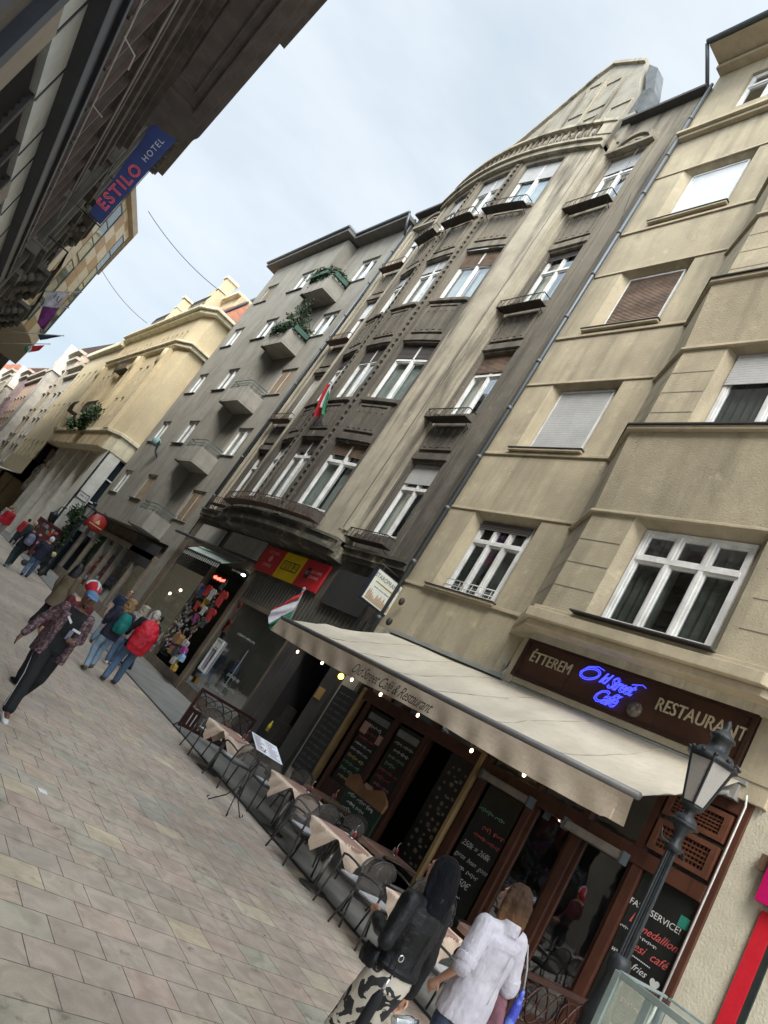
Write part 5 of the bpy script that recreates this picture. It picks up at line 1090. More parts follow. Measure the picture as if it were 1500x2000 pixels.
q.build('skyline_drawing', M('sepia_ink', (.42, .3, .2), .7, bump=0), bsn)
q = MB(); q.tube([FP(9.1, 5.42, -.07), FP(9.99, 5.42, -.07)], .018, 6); q.tube([FP(9.3, 5.3, -.07), FP(9.3, 5.42, -.07)], .012, 5); q.tube([FP(9.9, 5.3, -.07), FP(9.9, 5.42, -.07)], .012, 5); q.tube([FP(9.15, 5.42, -.07), FP(9.12, 5.5, -.07), FP(9.2, 5.52, -.07)], .014, 5); q.build('bracket', IRON, bsn)
q = MB(); q.ell((9.86, 13.55, 4.9), .07, .07, .1, 10); q.ell((9.86, 13.55, 4.35), .07, .07, .1, 10); tag(q.build('spotlight', IRON), 'pair of small black spotlights beside the beer sign', 'spotlight')

# ================================================================ shops in the sooty building
BRZ = M('bronze_frame', (.15, .12, .085), .5, (.10, .08, .06), 2, bump=.1)
DKM = M('dark_grey_metal', (.055, .052, .048), .5, (.04, .038, .036), 2, bump=.1)
q0 = thing('exchange_shop', 'glass-fronted exchange shop below the red and yellow sign', 'shopfront', (10, 19, 0))
q = MB(); q.box(FR, 17.0, 17.2, 0, 3.3, -.1, .05); q.box(FR, 21.15, 21.42, 0, 4.2, -.1, .08); q.box(FR, 17.2, 21.15, 3.22, 3.36, -.1, .06); q.box(FR, 17.2, 21.15, 0, .35, -.1, .03); q.build('frame', BRZ, q0, bevel=.01)
q = MB(); q.box(FR, 14.6, 21.15, 3.36, 4.25, -.1, -.02)
for k in range(34): u_ = 14.7+k*.19; q.box(FR, u_, u_+.03, 3.38, 4.2, -.02, .02)
q.build('shutter_box', M('ribbed_grey', (.095, .088, .075), .6, (.075, .07, .06), 2), q0)
q = MB(); q.quad(FR(17.2, .35, 0), FR(21.15, .35, 0), FR(21.15, 3.22, 0), FR(17.2, 3.22, 0)); q.build('pane', glassmat('greenish_glass', (.40, .50, .47), .05, .06), q0)
q = MB(); q.box(FR, 17, 21.3, 0, 3.4, -2.3, -2.2); q.box(FR, 17, 21.3, .0, .03, -2.3, -.1); q.box(FR, 17.0, 17.06, 0, 3.4, -2.3, -.1); q.box(FR, 21.2, 21.3, 0, 3.4, -2.3, -.1); q.box(FR, 17, 21.3, 3.36, 3.44, -2.3, -.1); q.build('room_shell', M('teal_room', (.06, .08, .075), .8, (.045, .06, .055), 1), q0)
q = MB(); q.box(FR, 18.3, 20.0, .03, 2.1, -2.1, -1.2); q.box(FR, 17.5, 18.1, .03, 1.1, -1.5, -.8); q.box(FR, 18.5, 19.2, 1.0, 2.6, -1.1, -1.05); q.build('counter', M('counter_brown', (.22, .19, .14), .8, (.16, .14, .11), 1), q0)
q = MB()
for (a, c, z0, z1) in ((20.22, 20.28, .86, 1.95), (20.66, 20.72, .86, 1.95), (20.28, 20.66, .86, .92), (20.28, 20.66, 1.89, 1.95), (20.28, 20.66, 1.6, 1.64)): q.box(FR, a, c, z0, z1, .01, .07)
q.box(FR, 20.3, 20.64, 1.66, 1.88, .01, .05); q.build('rate_display_frame', M('white_alu', (.5, .5, .49), .4), q0)
q = MB(); [scribble(q, (9.99, u_, z), TR, UP, w_, h_, int(z*50), .008) for u_, z, w_, h_ in ((19.3, 2.35, 1.2, .09), (18.6, 1.25, .8, .12), (18.5, .95, .9, .12), (19.0, .7, 1.0, .09))]; q.tube([(9.99, 18.75, 1.0), (9.99, 18.75, 2.1)], .008, 4); q.build('glass_lettering', M('pale_vinyl', (.3, .34, .33), .7, bump=0), q0)
es = thing('exchange_sign', 'red, yellow and red exchange sign panel above the glass shop', 'sign', (9.95, 19.3, 4.75))
rd = M('panel_red', (.48, .022, .03), .5, (.42, .02, .025), 2, bump=0); yl = M('panel_yellow', (.72, .50, .0), .5, (.62, .42, .0), 2, bump=0)
for a, c, mt, lb in ((19.98, 21.38, rd, 'left red panel'), (18.62, 19.96, yl, 'yellow middle panel'), (17.25, 18.6, rd, 'right red panel')):
    q = MB(); q.box(FR, a, c, 4.33, 5.2, .05, .12); p_ = q.build('panel', mt, es); p_['label'] = lb
q = MB(); text(q, 'EXCLUSIVE', (9.87, 20.68, 5.03), TR, UP, .15, extr=.002); text(q, 'CHANGE', (9.87, 20.68, 4.58), TR, UP, .15, extr=.002); q.lathe((9.875, 20.68, 4.82), [(.1, 0), (.12, .004), (.07, .005)], 16, Matrix.Rotation(R(-90), 3, 'Y')); text(q, 'EXCLUSIVE', (9.87, 17.72, 4.86), TR, UP, .13, extr=.002); text(q, 'CHANGE', (9.87, 17.72, 4.7), TR, UP, .13, extr=.002); q.build('pale_lettering', M('letter_pale_red', (.72, .28, .28), .6, bump=0), es)
q = MB()
for (a, c, z0, z1) in ((18.78, 19.8, 4.9, 4.93), (18.78, 19.8, 4.63, 4.66), (18.78, 18.81, 4.66, 4.9), (19.77, 19.8, 4.66, 4.9), (19.06, 19.1, 4.66, 4.9)): q.box(FR, a, c, z0, z1, .12, .128)
text(q, 'WESTERN', (9.868, 19.44, 4.82), TR, UP, .12); text(q, 'UNION', (9.868, 19.44, 4.72), TR, UP, .12); text(q, 'WU', (9.868, 18.94, 4.78), TR, UP, .17); q.box(FR, 18.05, 18.28, 4.62, 4.96, .12, .128); q.build('black_lettering', M('letter_black', (.02, .02, .02), .5, bump=0), es)
q = MB(); text(q, 'EC', (9.866, 18.165, 4.79), TR, UP, .15); q.build('square_lettering', M('letter_white', (.7, .7, .7), .5, bump=0), es)
q = MB(); q.box(FR, 14.75, 16.75, 4.15, 5.2, .06, .12); tag(q.build('black_board', M('matt_black_board', (.035, .034, .034), .65)), 'blank black board on the wall right of the red and yellow sign', 'board')
q1 = thing('doorway', 'dark open doorway between grey metal pilasters left of the restaurant', 'doorway', (10, 15.5, 0))
q = MB(); q.box(FR, 14.1, 14.65, 0, 3.4, -.2, .1); q.box(FR, 16.35, 17.0, 0, 3.4, -.2, .1); q.box(FR, 14.65, 16.35, 3.1, 3.4, -.2, .06); q.box(FR, 16.5, 16.56, 0, 3.1, .1, .12); q.box(FR, 16.8, 16.86, 0, 3.1, .1, .12)
q.pieces('pilaster', DKM, q1, bevel=.012)
q = MB(); q.box(FR, 14.6, 16.4, 0, 3.2, -2.6, -2.5); q.box(FR, 16.35, 16.42, 0, 3.2, -2.5, -.2); q.box(FR, 14.6, 14.66, 0, 3.2, -2.5, -.2); q.build('passage', DKIN, q1)
q = MB(); q.box(FR, 14.3, 14.55, 2.02, 2.3, .1, .13); q.build('plate', M('brass_plate', (.35, .22, .08), .5), q1)
q = MB(); random.seed(2)
q.box(FR, 15.85, 16.25, .4, 1.1, -.7, -.4); q.box(FR, 15.95, 16.2, 1.1, 1.5, -.65, -.45)
q.build('hanging_goods', M('dim_goods', (.025, .022, .02), .8), q1)
tag((lambda q: (q.lathe((9.9, 15.5, 0.75), [(.045, 0), (.045, .16), (.02, .22), (.018, .27)], 12), q.build('bottle', M('yellow_bottle', (.4, .36, .03), .4)))[1])(MB()), 'small yellow bottle glowing in the dark doorway', 'bottle')
# souvenir shop
q2 = thing('souvenir_shop', 'souvenir shop crammed with hanging shirts and trinkets below a small mint awning', 'shopfront', (10, 25, 0))
q = MB(); q.box(FR, 28.0, 28.55, 0, 4.4, -.2, .06); q.box(FR, 24.3, 24.5, 0, 3.9, -.1, .05); q.box(FR, 21.42, 28, 0, .3, -.1, .02); q.box(FR, 21.42, 28, 4.2, 4.5, -.2, .02); q.build('frame', BRZ, q2, bevel=.01)
q = MB(); q.box(FR, 24.5, 28, 3.4, 4.2, -.1, -.02)
for k in range(18): u_ = 24.55+k*.19; q.box(FR, u_, u_+.03, 3.4, 4.2, -.02, .02)
q.build('shutter_box', M('ribbed_dark', (.06, .055, .048), .6), q2)
q = MB(); q.quad(FR(24.5, .3, -.02), FR(28, .3, -.02), FR(28, 3.4, -.02), FR(24.5, 3.4, -.02)); q.build('pane', GLASS, q2)
q = MB(); q.box(FR, 21.4, 28.1, 0, 4.4, -2.3, -2.2); q.box(FR, 21.4, 28.1, 0, .02, -2.3, 0); q.box(FR, 27.95, 28.05, 0, 4.4, -2.2, -.2); q.box(FR, 21.4, 28.1, 4.15, 4.2, -2.3, -.1); q.build('room_shell', M('shop_room', (.09, .10, .085), .8, (.06, .07, .06), 1), q2)
GC = [M('s_red', (.38, .03, .025), .8, (.25, .02, .02), 9), M('s_white', (.42, .4, .38), .8, (.3, .28, .27), 9), M('s_yel', (.42, .28, .04), .8, (.3, .2, .04), 9), M('s_blue', (.06, .1, .3), .8), M('s_dark', (.04, .045, .05), .8), M('s_green', (.05, .25, .13), .8), M('s_purple', (.25, .04, .2), .8), M('s_brown', (.25, .13, .05), .8), M('s_sky', (.25, .4, .55), .8)]
def shirt(mb, u, z, s, w_=.35, mi=0):
    mb.mi = mi; mb.prism(FR, [(u-.22*s, z-.55*s), (u+.22*s, z-.55*s), (u+.2*s, z-.12*s), (u+.34*s, z-.2*s), (u+.38*s, z-.06*s), (u+.16*s, z+.08*s), (u+.06*s, z+.04*s), (u-.06*s, z+.04*s), (u-.16*s, z+.08*s), (u-.38*s, z-.06*s), (u-.34*s, z-.2*s), (u-.2*s, z-.12*s)], w_, w_+.05)
random.seed(31)
for i, (u_, z, s_, mi) in enumerate(((21.75, 3.2, 1.0, 0), (21.6, 2.55, .8, 0), (22.35, 3.1, .7, 1), (22.75, 3.15, .7, 0), (22.6, 2.75, .6, 2), (22.25, 2.5, .55, 1), (23.2, 3.05, .6, 3), (21.95, 3.45, .5, 4), (21.95, 2.75, .5, 4), (22.9, 2.5, .5, 0), (23.5, 3.1, .45, 1), (21.5, 2.15, .5, 4), (22.5, 2.15, .5, 6))):
    q = MB(); shirt(q, u_, z, s_*.9, .25+.04*(i % 4)); tag(q.build('hanging_shirt', GC[mi]), ('red', 'white', 'yellow', 'blue', 'black', 'green', 'purple')[mi]+' souvenir shirt hanging in the crowd at the shop entrance', 'shirt', 'souvenir shirts hanging at the shop entrance')
q = MB(); random.seed(32)
for k in range(230):
    u_ = random.uniform(22.3, 24.2); z = random.uniform(.7, 3.1); q.mi = random.randrange(5); r_ = random.uniform(.025, .07)
    q.ell(FR(u_, z, .12+random.uniform(-.04, .04)), .03, r_, r_*random.uniform(.8, 1.5), 7)
t_ = q.build('trinkets', [M('t_a', (.35, .32, .3), .6), M('t_b', (.2, .28, .24), .6), M('t_c', (.32, .16, .14), .6), M('t_d', (.12, .12, .14), .6), M('t_e', (.3, .25, .15), .6)], q2); t_['kind'] = 'stuff'
q = MB(); random.seed(33)
for k in range(90):
    u_ = random.uniform(24.7, 27.6); z = random.choice((.5, 1.0, 1.5, 2.0, 2.5)); q.mi = random.randrange(4); q.box(FR, u_, u_+.12, z, z+random.uniform(.08, .3), -.5, -.3)
for z in (.45, .95, 1.45, 1.95, 2.45): q.mi = 4; q.box(FR, 24.6, 27.9, z, z+.03, -.6, -.2)
t_ = q.build('shelf_goods', [M('t_a', (0, 0, 0)), M('t_b', (0, 0, 0)), M('t_c', (0, 0, 0)), M('t_d', (0, 0, 0)), M('t_g', (.16, .17, .15), .4)], q2); t_['kind'] = 'stuff'
for i, (u_, z, mi, r_) in enumerate(((21.9, 1.35, 7, .2), (21.3, 1.35, 1, .13), (21.1, 1.15, 6, .15), (21.5, 1.0, 4, .17), (20.95, .95, 8, .14), (21.25, .75, 1, .15), (21.0, .6, 2, .13), (21.8, .95, 7, .16), (22.05, 1.05, 6, .12))):
    q = MB(); q.prism(FR, [(u_+.35-r_*1.0, z-.1-r_*.8), (u_+.35+r_*.9, z-.1-r_*.9), (u_+.35+r_*1.05, z-.1+r_*.1), (u_+.35+r_*.6, z-.1+r_*.75), (u_+.35-r_*.5, z-.1+r_*.8), (u_+.35-r_*.95, z-.1+r_*.3)], .36, .36+r_*.9); q.tube([FR(u_+.35-r_*.6, z-.1+r_*.6, .45), FR(u_+.35, z-.1+r_*1.5, .45), FR(u_+.35+r_*.6, z-.1+r_*.6, .45)], .012, 5)
    tag(q.build('souvenir_bag', GC[mi], bevel=.02), ('pale', 'white', 'yellow', 'blue', 'black', 'green', 'purple', 'brown', 'sky blue')[mi]+' souvenir bag in the cluster on the shop post', 'bag', 'souvenir bags clustered on the shop post')
q = MB(); q.box(FR, 22.35, 23.45, 3.42, 3.64, .15, .22); ld = tag(q.build('led_sign', IRON), 'small red glowing LED sign inside the souvenir shop', 'sign')
q = MB(); [q.box(FR, 22.42+k*.125, 22.42+k*.125+.085, 3.47+.02*(k % 2), 3.59-.02*(k % 3), .222, .23) for k in range(8)]; q.build('red_lettering', M('led_red', (1, .06, .04), emit=3, bump=0), ld)
for u_, z in ((21.75, 4.0), (22.2, 4.02), (22.6, 4.02)):
    q = MB(); q.ell(FR(u_, z, .1), .05, .16, .04, 10); tag(q.build('strip_lamp', M('strip_glow', (.9, 1, .92), emit=4, bump=0) if u_ < 22 else M('strip_dim', (.55, .6, .55), .5)), 'lamp at the ceiling of the souvenir shop entrance', 'lamp', 'lamps at the souvenir shop entrance')
for u_, z in ((26.5, 2.6), (27.2, 2.3)):
    q = MB(); q.ell(FR(u_, z, -.3), .06, .06, .06, 8); q.build('spot_bulb', BULB, q2)
a2 = thing('shop_awning', 'small mint striped awning half rolled out over the souvenir shop', 'awning', (9.6, 24, 4.2))
q = MB(); q.add([(9.88, 22.3, 4.36), (9.88, 26.3, 4.36), (9.2, 25.75, 3.93), (9.2, 22.2, 3.91)], [[0, 1, 2, 3]]); q.build('canvas', M('mint_canvas', (.42, .52, .47), .8, (.3, .38, .35), 1, bump=.3, wave=('Y', 3)), a2)
q = MB(); k = 0
while k < 38:
    u_ = 22.2+k*.093; q.mi = k % 2; q.quad((9.2, u_, 3.91), (9.2, u_+.093, 3.91), (9.19, u_+.093, 3.74), (9.19, u_, 3.74)); k += 1
q.build('striped_valance', [M('val_white', (.45, .48, .45), .8), M('val_dark', (.05, .06, .055), .8)], a2)
q = MB(); q.tube([(9.6, 21.5, 4.42), (9.6, 28.9, 4.52)], .06, 8); q.tube([(9.2, 22.2, 3.93), (9.2, 25.8, 3.95)], .03, 6); q.build('roller_bar', DKM, a2)
for (a, c, z0, z1, lb) in ((21.65, 24.6, 4.62, 5.3, 'large blank pale panel left of the red exchange sign'), (25.2, 27.6, 4.62, 5.25, 'smaller blank pale panel above the mint awning')):
    q = MB(); q.box(FR, a, c, z0, z1, .03, .1); tag(q.build('blank_panel', M('pale_panel', (.36, .35, .31), .7, (.3, .29, .26), 1.2, streak=(.2, .19, .17), sa=.5)), lb, 'panel')
# flags on the right side
flag('national_flag', 'red white green flag leaning out from the bow of the sooty building', (9.0, 21.4, 9.4), (8.45, 21.6, 10.9), [('red_band', [(8.48, 21.6, 10.85), (8.42, 21.75, 10.8), (8.7, 21.9, 9.6), (8.85, 21.7, 9.75)], CLR), ('white_band', [(8.5, 21.55, 10.8), (8.48, 21.6, 10.85), (8.62, 21.6, 9.95), (8.7, 21.5, 10.0)], CLW), ('green_band', [(8.58, 21.45, 10.5), (8.5, 21.55, 10.6), (8.72, 21.4, 9.7), (8.8, 21.3, 9.8)], CLG)], None, wav=.1)
flag('national_flag', 'red white green flag on the far corner of the cream awning', (7.62, 13.4, 2.7), (7.4, 13.35, 3.75), [('red_band', [(7.42, 13.3, 3.72), (7.38, 13.3, 3.5), (7.0, 13.3, 2.98), (7.12, 13.3, 3.2)], CLR), ('white_band', [(7.43, 13.3, 3.5), (7.44, 13.3, 3.24), (7.12, 13.3, 2.74), (7.0, 13.3, 2.98)], CLW), ('green_band', [(7.45, 13.3, 3.26), (7.5, 13.3, 3.0), (7.25, 13.3, 2.65), (7.14, 13.3, 2.76)], CLG)], None, wav=.05)
# red doorway and plaster at the near right
q3 = thing('red_shopfront', 'red framed shopfront with a magenta box sign at the right edge', 'shopfront', (9.9, 3.6, 0))
q = MB(); q.box(FR, 4.02, 4.2, 0, 2.8, -.05, .06); q.box(FR, -2, 4.02, 2.62, 2.8, -.05, .05); q.build('frame', M('gloss_red', (.50, .018, .03), .3, (.45, .015, .025), 3, bump=.02), q3)
q = MB(); q.box(FR, 3.94, 4.02, 0, 2.62, -.05, .03); q.build('inner_frame', M('black_green', (.02, .03, .028), .4), q3)
q = MB(); q.box(FR, 1, 4.28, 2.86, 3.5, .02, .16); q.build('box_sign', M('magenta', (.42, .004, .09), .4, bump=0), q3)
q = MB(); q.box(FR, 1, 3.94, 0, 2.62, -.06, -.02); q.build('poster_window', M('teal_poster', (.10, .22, .28), .5, (.28, .2, .15), .8, .5, .6, bump=0, spots=(.35, .3, .05), spo=(.6, .62), sps=1.5), q3)
q = MB(); q.box(FR, 4.2, 4.42, 3.2, 3.4, .0, .1); tag(q.build('letter_box', M('brown_box', (.14, .08, .05), .6)), 'little brown box on the rough plaster near the magenta sign', 'box')
# ================================================================ street lamps
LMP = M('lamp_black_paint', (.011, .014, .016), .5, (.018, .021, .023), 6, bump=.3, bs=25)
FROST = M('frosted_lamp_glass', (.33, .31, .28), .35, (.34, .32, .29), 5, bump=0)
def street_lamp(x, y, lb, k=1.0):
    o = thing('street_lamp', lb, 'street lamp', (x, y, 0), group=None); C0 = (x, y, 0)
    q = MB(); q.lathe(C0, [(.24, 0), (.24, .1), (.2, .14), (.19, .5), (.21, .55), (.17, .62), (.115, .95), (.13, 1.0), (.13, 1.06), (.1, 1.12), (.085, 1.4), (.105, 1.46), (.105, 1.54), (.08, 1.6)], 16); q.build('base', LMP, o)
    q = MB(); nf = 14; vs = []; fs = []
    for j, z in enumerate((1.58, 2.0, 2.4, 2.68)):
        for i in range(nf*2): r_ = (.062 if i % 2 else .05)-.004*j; t = PI*i/nf; vs.append((x+r_*cos(t), y+r_*sin(t), z))
    n2_ = nf*2
    for j in range(3):
        for i in range(n2_): fs.append([j*n2_+i, j*n2_+(i+1) % n2_, (j+1)*n2_+(i+1) % n2_, (j+1)*n2_+i])
    q.add(vs, fs); q.build('fluted_shaft', LMP, o)
    q = MB(); q.lathe(C0, [(.06, 2.66), (.085, 2.69), (.085, 2.72), (.05, 2.76), (.055, 2.86), (.1, 2.92), (.115, 2.97), (.1, 3.02), (.055, 3.05), (.05, 3.08), (.075, 3.11), (.115, 3.14), (.115, 3.15), (.02, 3.16)], 16)
    q.ell((x, y-.0, 2.95), .15, .15, .035, 12)
    q.build('capital', LMP, o)
    q = MB(); q.tube([(x-.28, y+.02, 2.8), (x-.25, y+.02, 2.72), (x+.25, y+.02, 2.72), (x+.28, y+.02, 2.66)], [.008, .014, .014, .02], 6); q.build('ladder_bar', LMP, o)
    z0, z1, r0, r1 = 3.16, 3.62, .115, .235
    P0 = [(x+r0*cos(PI/3*i+.5), y+r0*sin(PI/3*i+.5), z0) for i in range(6)]; P1 = [(x+r1*cos(PI/3*i+.5), y+r1*sin(PI/3*i+.5), z1) for i in range(6)]
    q = MB()
    for i in range(6): q.tube([P0[i], P1[i]], .013, 5); q.tube([P0[i], P0[(i+1) % 6]], .013, 5); q.tube([P1[i], P1[(i+1) % 6]], .02, 5); q.ell((P1[i][0], P1[i][1], z1+.03), .022, .022, .05, 6)
    lf = q.build('lantern_frame', LMP, o)
    q = MB()
    for i in range(6): q.quad(P0[i], P0[(i+1) % 6], P1[(i+1) % 6], P1[i])
    q.build('lantern_pane', FROST, lf)
    q = MB(); q.lathe(C0, [(.25, 3.62), (.25, 3.66), (.2, 3.69), (.17, 3.74), (.11, 3.68), (.1, 3.87), (.13, 3.89), (.12, 3.92), (.06, 3.97), (.03, 4.0), (.035, 4.04), (.01, 4.10)], 12)
    for i in range(12): t = PI/6*i; q.ell((x+.245*cos(t), y+.245*sin(t), 3.68), .024, .024, .02, 6)
    q.build('lantern_roof', LMP, o); return o
street_lamp(7.27, 4.0, 'black cast iron street lamp with fluted shaft standing nearest, in front of the restaurant')
street_lamp(7.9, 35.6, 'black street lamp farther away beside the grey building shop')
# wall lantern on pale stone
o = thing('wall_lantern', 'dark lantern hanging on a bracket from the pale stone pier', 'lamp', (8.2, 42.6, 2.4)); q = MB(); q.lathe((8.1, 42.6, 0), [(.02, 2.0), (.14, 2.15), (.24, 2.5), (.26, 2.55), (.1, 2.7), (.03, 2.85)], 8); q.build('lantern', LMP, o)
q = MB(); q.tube([(8.1, 42.6, 2.85), (8.15, 42.7, 3.1), (8.5, 42.9, 3.2)], .03, 6); q.build('bracket', LMP, o)
# hanging greenery between them
o = thing('climbing_plant', 'dark trailing greenery hanging beside the grey building corner', 'plant', (8.9, 42.3, 2.5)); q = MB(); leafcloud(q, (8.9, 42.2, 2.9), .6, 1000, .07, (.7, .5, 1.5), 77); leafcloud(q, (9.2, 42.1, 1.9), .45, 400, .07, (.8, .5, 1.3), 78); q.build('foliage', LEAF, o)
q = MB(); [q.tube([(8.9+k*.1, 42.3, 0), (8.8+k*.12, 42.1, 2.5)], .02, 5) for k in range(4)]; q.build('stem', M('bark', (.08, .06, .045)), o)
# postcard rack far
o = thing('postcard_stand', 'maroon framed stand of colourful cards at the yellow building corner', 'display stand', (8.3, 44.2, 0)); q = MB(); F_ = lambda u, z, w: (8.3-w, u, z)
FPC = lambda x, z, w: (x, 42.7-w, z)
for (x0, x1, y0, y1) in ((7.6, 9.1, .2, .3), (7.6, 9.1, 2.0, 2.1), (7.6, 7.7, .3, 2.0), (9.0, 9.1, .3, 2.0)): q.box(FPC, x0, x1, y0, y1, 0, .15)
q.box(FPC, 7.7, 9.0, .3, 2.0, .0, .04); q.build('frame', M('maroon_paint', (.12, .02, .018), .5), o)
q = MB(); random.seed(5)
for k in range(26): a, z = random.uniform(7.75, 8.8), random.uniform(.4, 1.8); q.mi = k % 5; q.box(FPC, a, a+random.uniform(.12, .25), z, z+random.uniform(.1, .22), .05, .07+.01*(k % 3))
q.build('card', [M('g_red', (0, 0, 0)), M('g_wht', (0, 0, 0)), M('c_teal', (.03, .22, .22)), M('c_pink', (.5, .2, .28)), M('c_grn', (.2, .3, .2))], o)

# ================================================================ terrace furniture
CHF = M('chair_frame_dark', (.06, .058, .056), .4, metal=.3, bump=0)
def meshfabric():
    mt = bpy.data.materials.new('chair_mesh_fabric'); mt.use_nodes = True; t = mt.node_tree; b = t.nodes['Principled BSDF']; b.inputs['Base Color'].default_value = (.095, .082, .07, 1); b.inputs['Roughness'].default_value = .6; b.inputs['Alpha'].default_value = .66
    MATS['chair_mesh_fabric'] = mt; return mt
CHM = meshfabric(); CUSH = M('seat_cushion', (.5, .5, .5), .8, (.38, .38, .38), 6, bump=.3, wave=('X', 9))
def make_chair():
    """faces +Y, seat centre at the origin"""
    t = thing('terrace_chair', 'dark metal terrace chair with mesh back', 'chair', (0, 0, 0))
    for s_ in (-1, 1):
        q = MB(); q.tube([(s_*.27, .25, 0), (s_*.26, .22, .3), (s_*.255, .2, .45), (s_*.26, .2, .66)], .0135, 8); q.build('front_leg', CHF, t)
        q = MB(); q.tube([(s_*.25, -.30, 0), (s_*.24, -.24, .3), (s_*.235, -.2, .45)], .0135, 8); q.build('rear_leg', CHF, t)
        q = MB(); q.tube([(s_*.26, .2, .655), (s_*.285, .1, .68), (s_*.285, -.05, .675), (s_*.24, -.22, .64)], [(.014, .02)]*4, 8); q.build('armrest', CHF, t)
    q = MB(); n_ = 12; arc = [(-.235, -.2, .45)]+[(-.24+.0*k, -.2-.012*k, .45+.06*k) for k in range(1, 5)]
    top = [(.245*cos(PI-PI*k/n_)*1.0, -.27-.02*sin(PI*k/n_), .70+.17*sin(PI*k/n_)) for k in range(n_+1)]
    q.tube(arc+top+[(-a, b, c) for a, b, c in reversed(arc)], .0135, 8); q.tube([(-.235, -.2, .45), (-.255, .2, .45), (.255, .2, .45), (.235, -.2, .45), (-.235, -.2, .45)], .013, 8)
    q.tube([(-.25, .02, .44), (.25, .02, .44)], .01, 6)
    q.build('frame', CHF, t)
    q = MB(); q.sm = True; m1, m2 = 10, 12
    def BP(i, j):
        s_ = -1+2*i/m1; v_ = j/m2; zt = .70+.165*math.sqrt(max(0, 1-s_*s_)); z = .47+(zt-.47)*v_; yy = -.2-.075*min(1, (z-.45)/.3)-.045*(1-s_*s_)
        return (s_*.238, yy, z)
    for i in range(m1):
        for j in range(m2): q.quad(BP(i, j), BP(i+1, j), BP(i+1, j+1), BP(i, j+1))
    q.build('backrest', CHM, t)
    q = MB(); q.sm = True
    def SP(i, j, dz=0): s_, v_ = -1+2*i/8, -1+2*j/8; return (s_*.24, v_*.195, .455-.012*(1-s_*s_)*(1-v_*v_)+dz)
    for i in range(8):
        for j in range(8): q.quad(SP(i, j), SP(i+1, j), SP(i+1, j+1), SP(i, j+1))
    q.build('seat', CHM, t)
    q = MB(); pl = []
    q.ell((0, .0, .475), .215, .19, .022, 16); q.box(lambda u, z, w: (u, w, z), -.2, .2, .458, .487, -.175, .175); q.build('cushion', CUSH, t, bevel=.008)
    index_kids(t); return t
def make_table():
    t = thing('terrace_table', 'square pedestal table', 'table', (0, 0, 0))
    q = MB(); q.box(lambda u, z, w: (u, w, z), -.35, .35, .715, .74, -.35, .35); q.build('tabletop', M('table_brown', (.12, .08, .055), .5), t, bevel=.008)
    q = MB(); q.lathe((0, 0, 0), [(.03, .04), (.03, .71)], 12); q.build('pedestal', M('chrome', (.5, .5, .5), .2, metal=.9, bump=0), t)
    q = MB(); q.lathe((0, 0, 0), [(.21, 0), (.21, .015), (.06, .04), (.035, .06)], 20); q.build('base', CHF, t)
    index_kids(t); return t
CLOTH = M('beige_tablecloth', (.68, .54, .42), .9, (.60, .47, .36), 3, bump=.2, bs=15); RUN = M('rose_runner', (.33, .20, .155), .9, (.26, .16, .13), 4, bump=.15)
def make_cloth(name, mt, a, c, rot, zt, seed):
    q = MB(); q.sm = True; n_ = 26; rr = random.Random(seed)
    ph = rr.random()*6
    def P(i, j):
        u_, v_ = -a+2*a*i/n_, -c+2*c*j/n_; x = u_*cos(rot)-v_*sin(rot); y = u_*sin(rot)+v_*cos(rot); L_ = .356
        ox, oy = max(0, abs(x)-L_), max(0, abs(y)-L_); d = max(ox, oy); sx_ = 1 if x > 0 else -1; sy_ = 1 if y > 0 else -1
        z = zt-d*.97; wv = .022*sin((x+y)*18+ph)*min(1, d*7)
        X_ = sx_*(min(abs(x), L_)+(.012+.10*ox+wv if ox > 0 and ox >= oy else 0)); Y_ = sy_*(min(abs(y), L_)+(.012+.10*oy+wv if oy > 0 and oy >= ox else 0))
        return (X_, Y_, z)
    for i in range(n_):
        for j in range(n_): q.quad(P(i, j), P(i+1, j), P(i+1, j+1), P(i, j+1))
    return q.build(name, mt)
def caddy(x, y, lb):
    t = thing('condiment_set', lb, 'condiments', (x, y, .75), group=None)
    q = MB(); q.lathe((x, y, 0), [(.05, .752), (.05, .765)], 12); q.tube([(x, y, .76), (x, y, .93), (x+.02, y, .95)], .004, 5); q.build('tray', M('chrome', (0, 0, 0)), t)
    for dx, dy, mt in ((.025, .02, M('glass_white', (.6, .6, .6), .2)), (-.025, .02, M('pepper', (.12, .1, .09), .3)), (0, -.028, M('ketchup_red', (.32, .02, .02), .3))):
        q = MB(); q.lathe((x+dx, y+dy, 0), [(.017, .765), (.018, .83), (.010, .845), (.008, .86)], 10); q.build('shaker', mt, t)
    return t
chair0 = make_chair(); table0 = make_table(); used = [0, 0]
def put_chair(x, y, rz, lb, grp):
    if not used[0]: used[0] = 1; o = chair0; o.location = (x, y, 0); o.rotation_euler = (0, 0, rz); o['label'] = lb
    else: o = dup(chair0, (x, y, 0), rz, lb)
    o['group'] = grp; return o
def put_table(x, y, lb):
    if not used[1]: used[1] = 1; o = table0; o.location = (x, y, 0); o['label'] = lb
    else: o = dup(table0, (x, y, 0), 0, lb)
    o['group'] = 'terrace tables'; return o
TBL = [(6.9, 11.75, 'farthest'), (7.32, 9.8, 'third nearest'), (6.92, 7.85, 'second nearest'), (6.85, 5.95, 'nearest')]
random.seed(77)
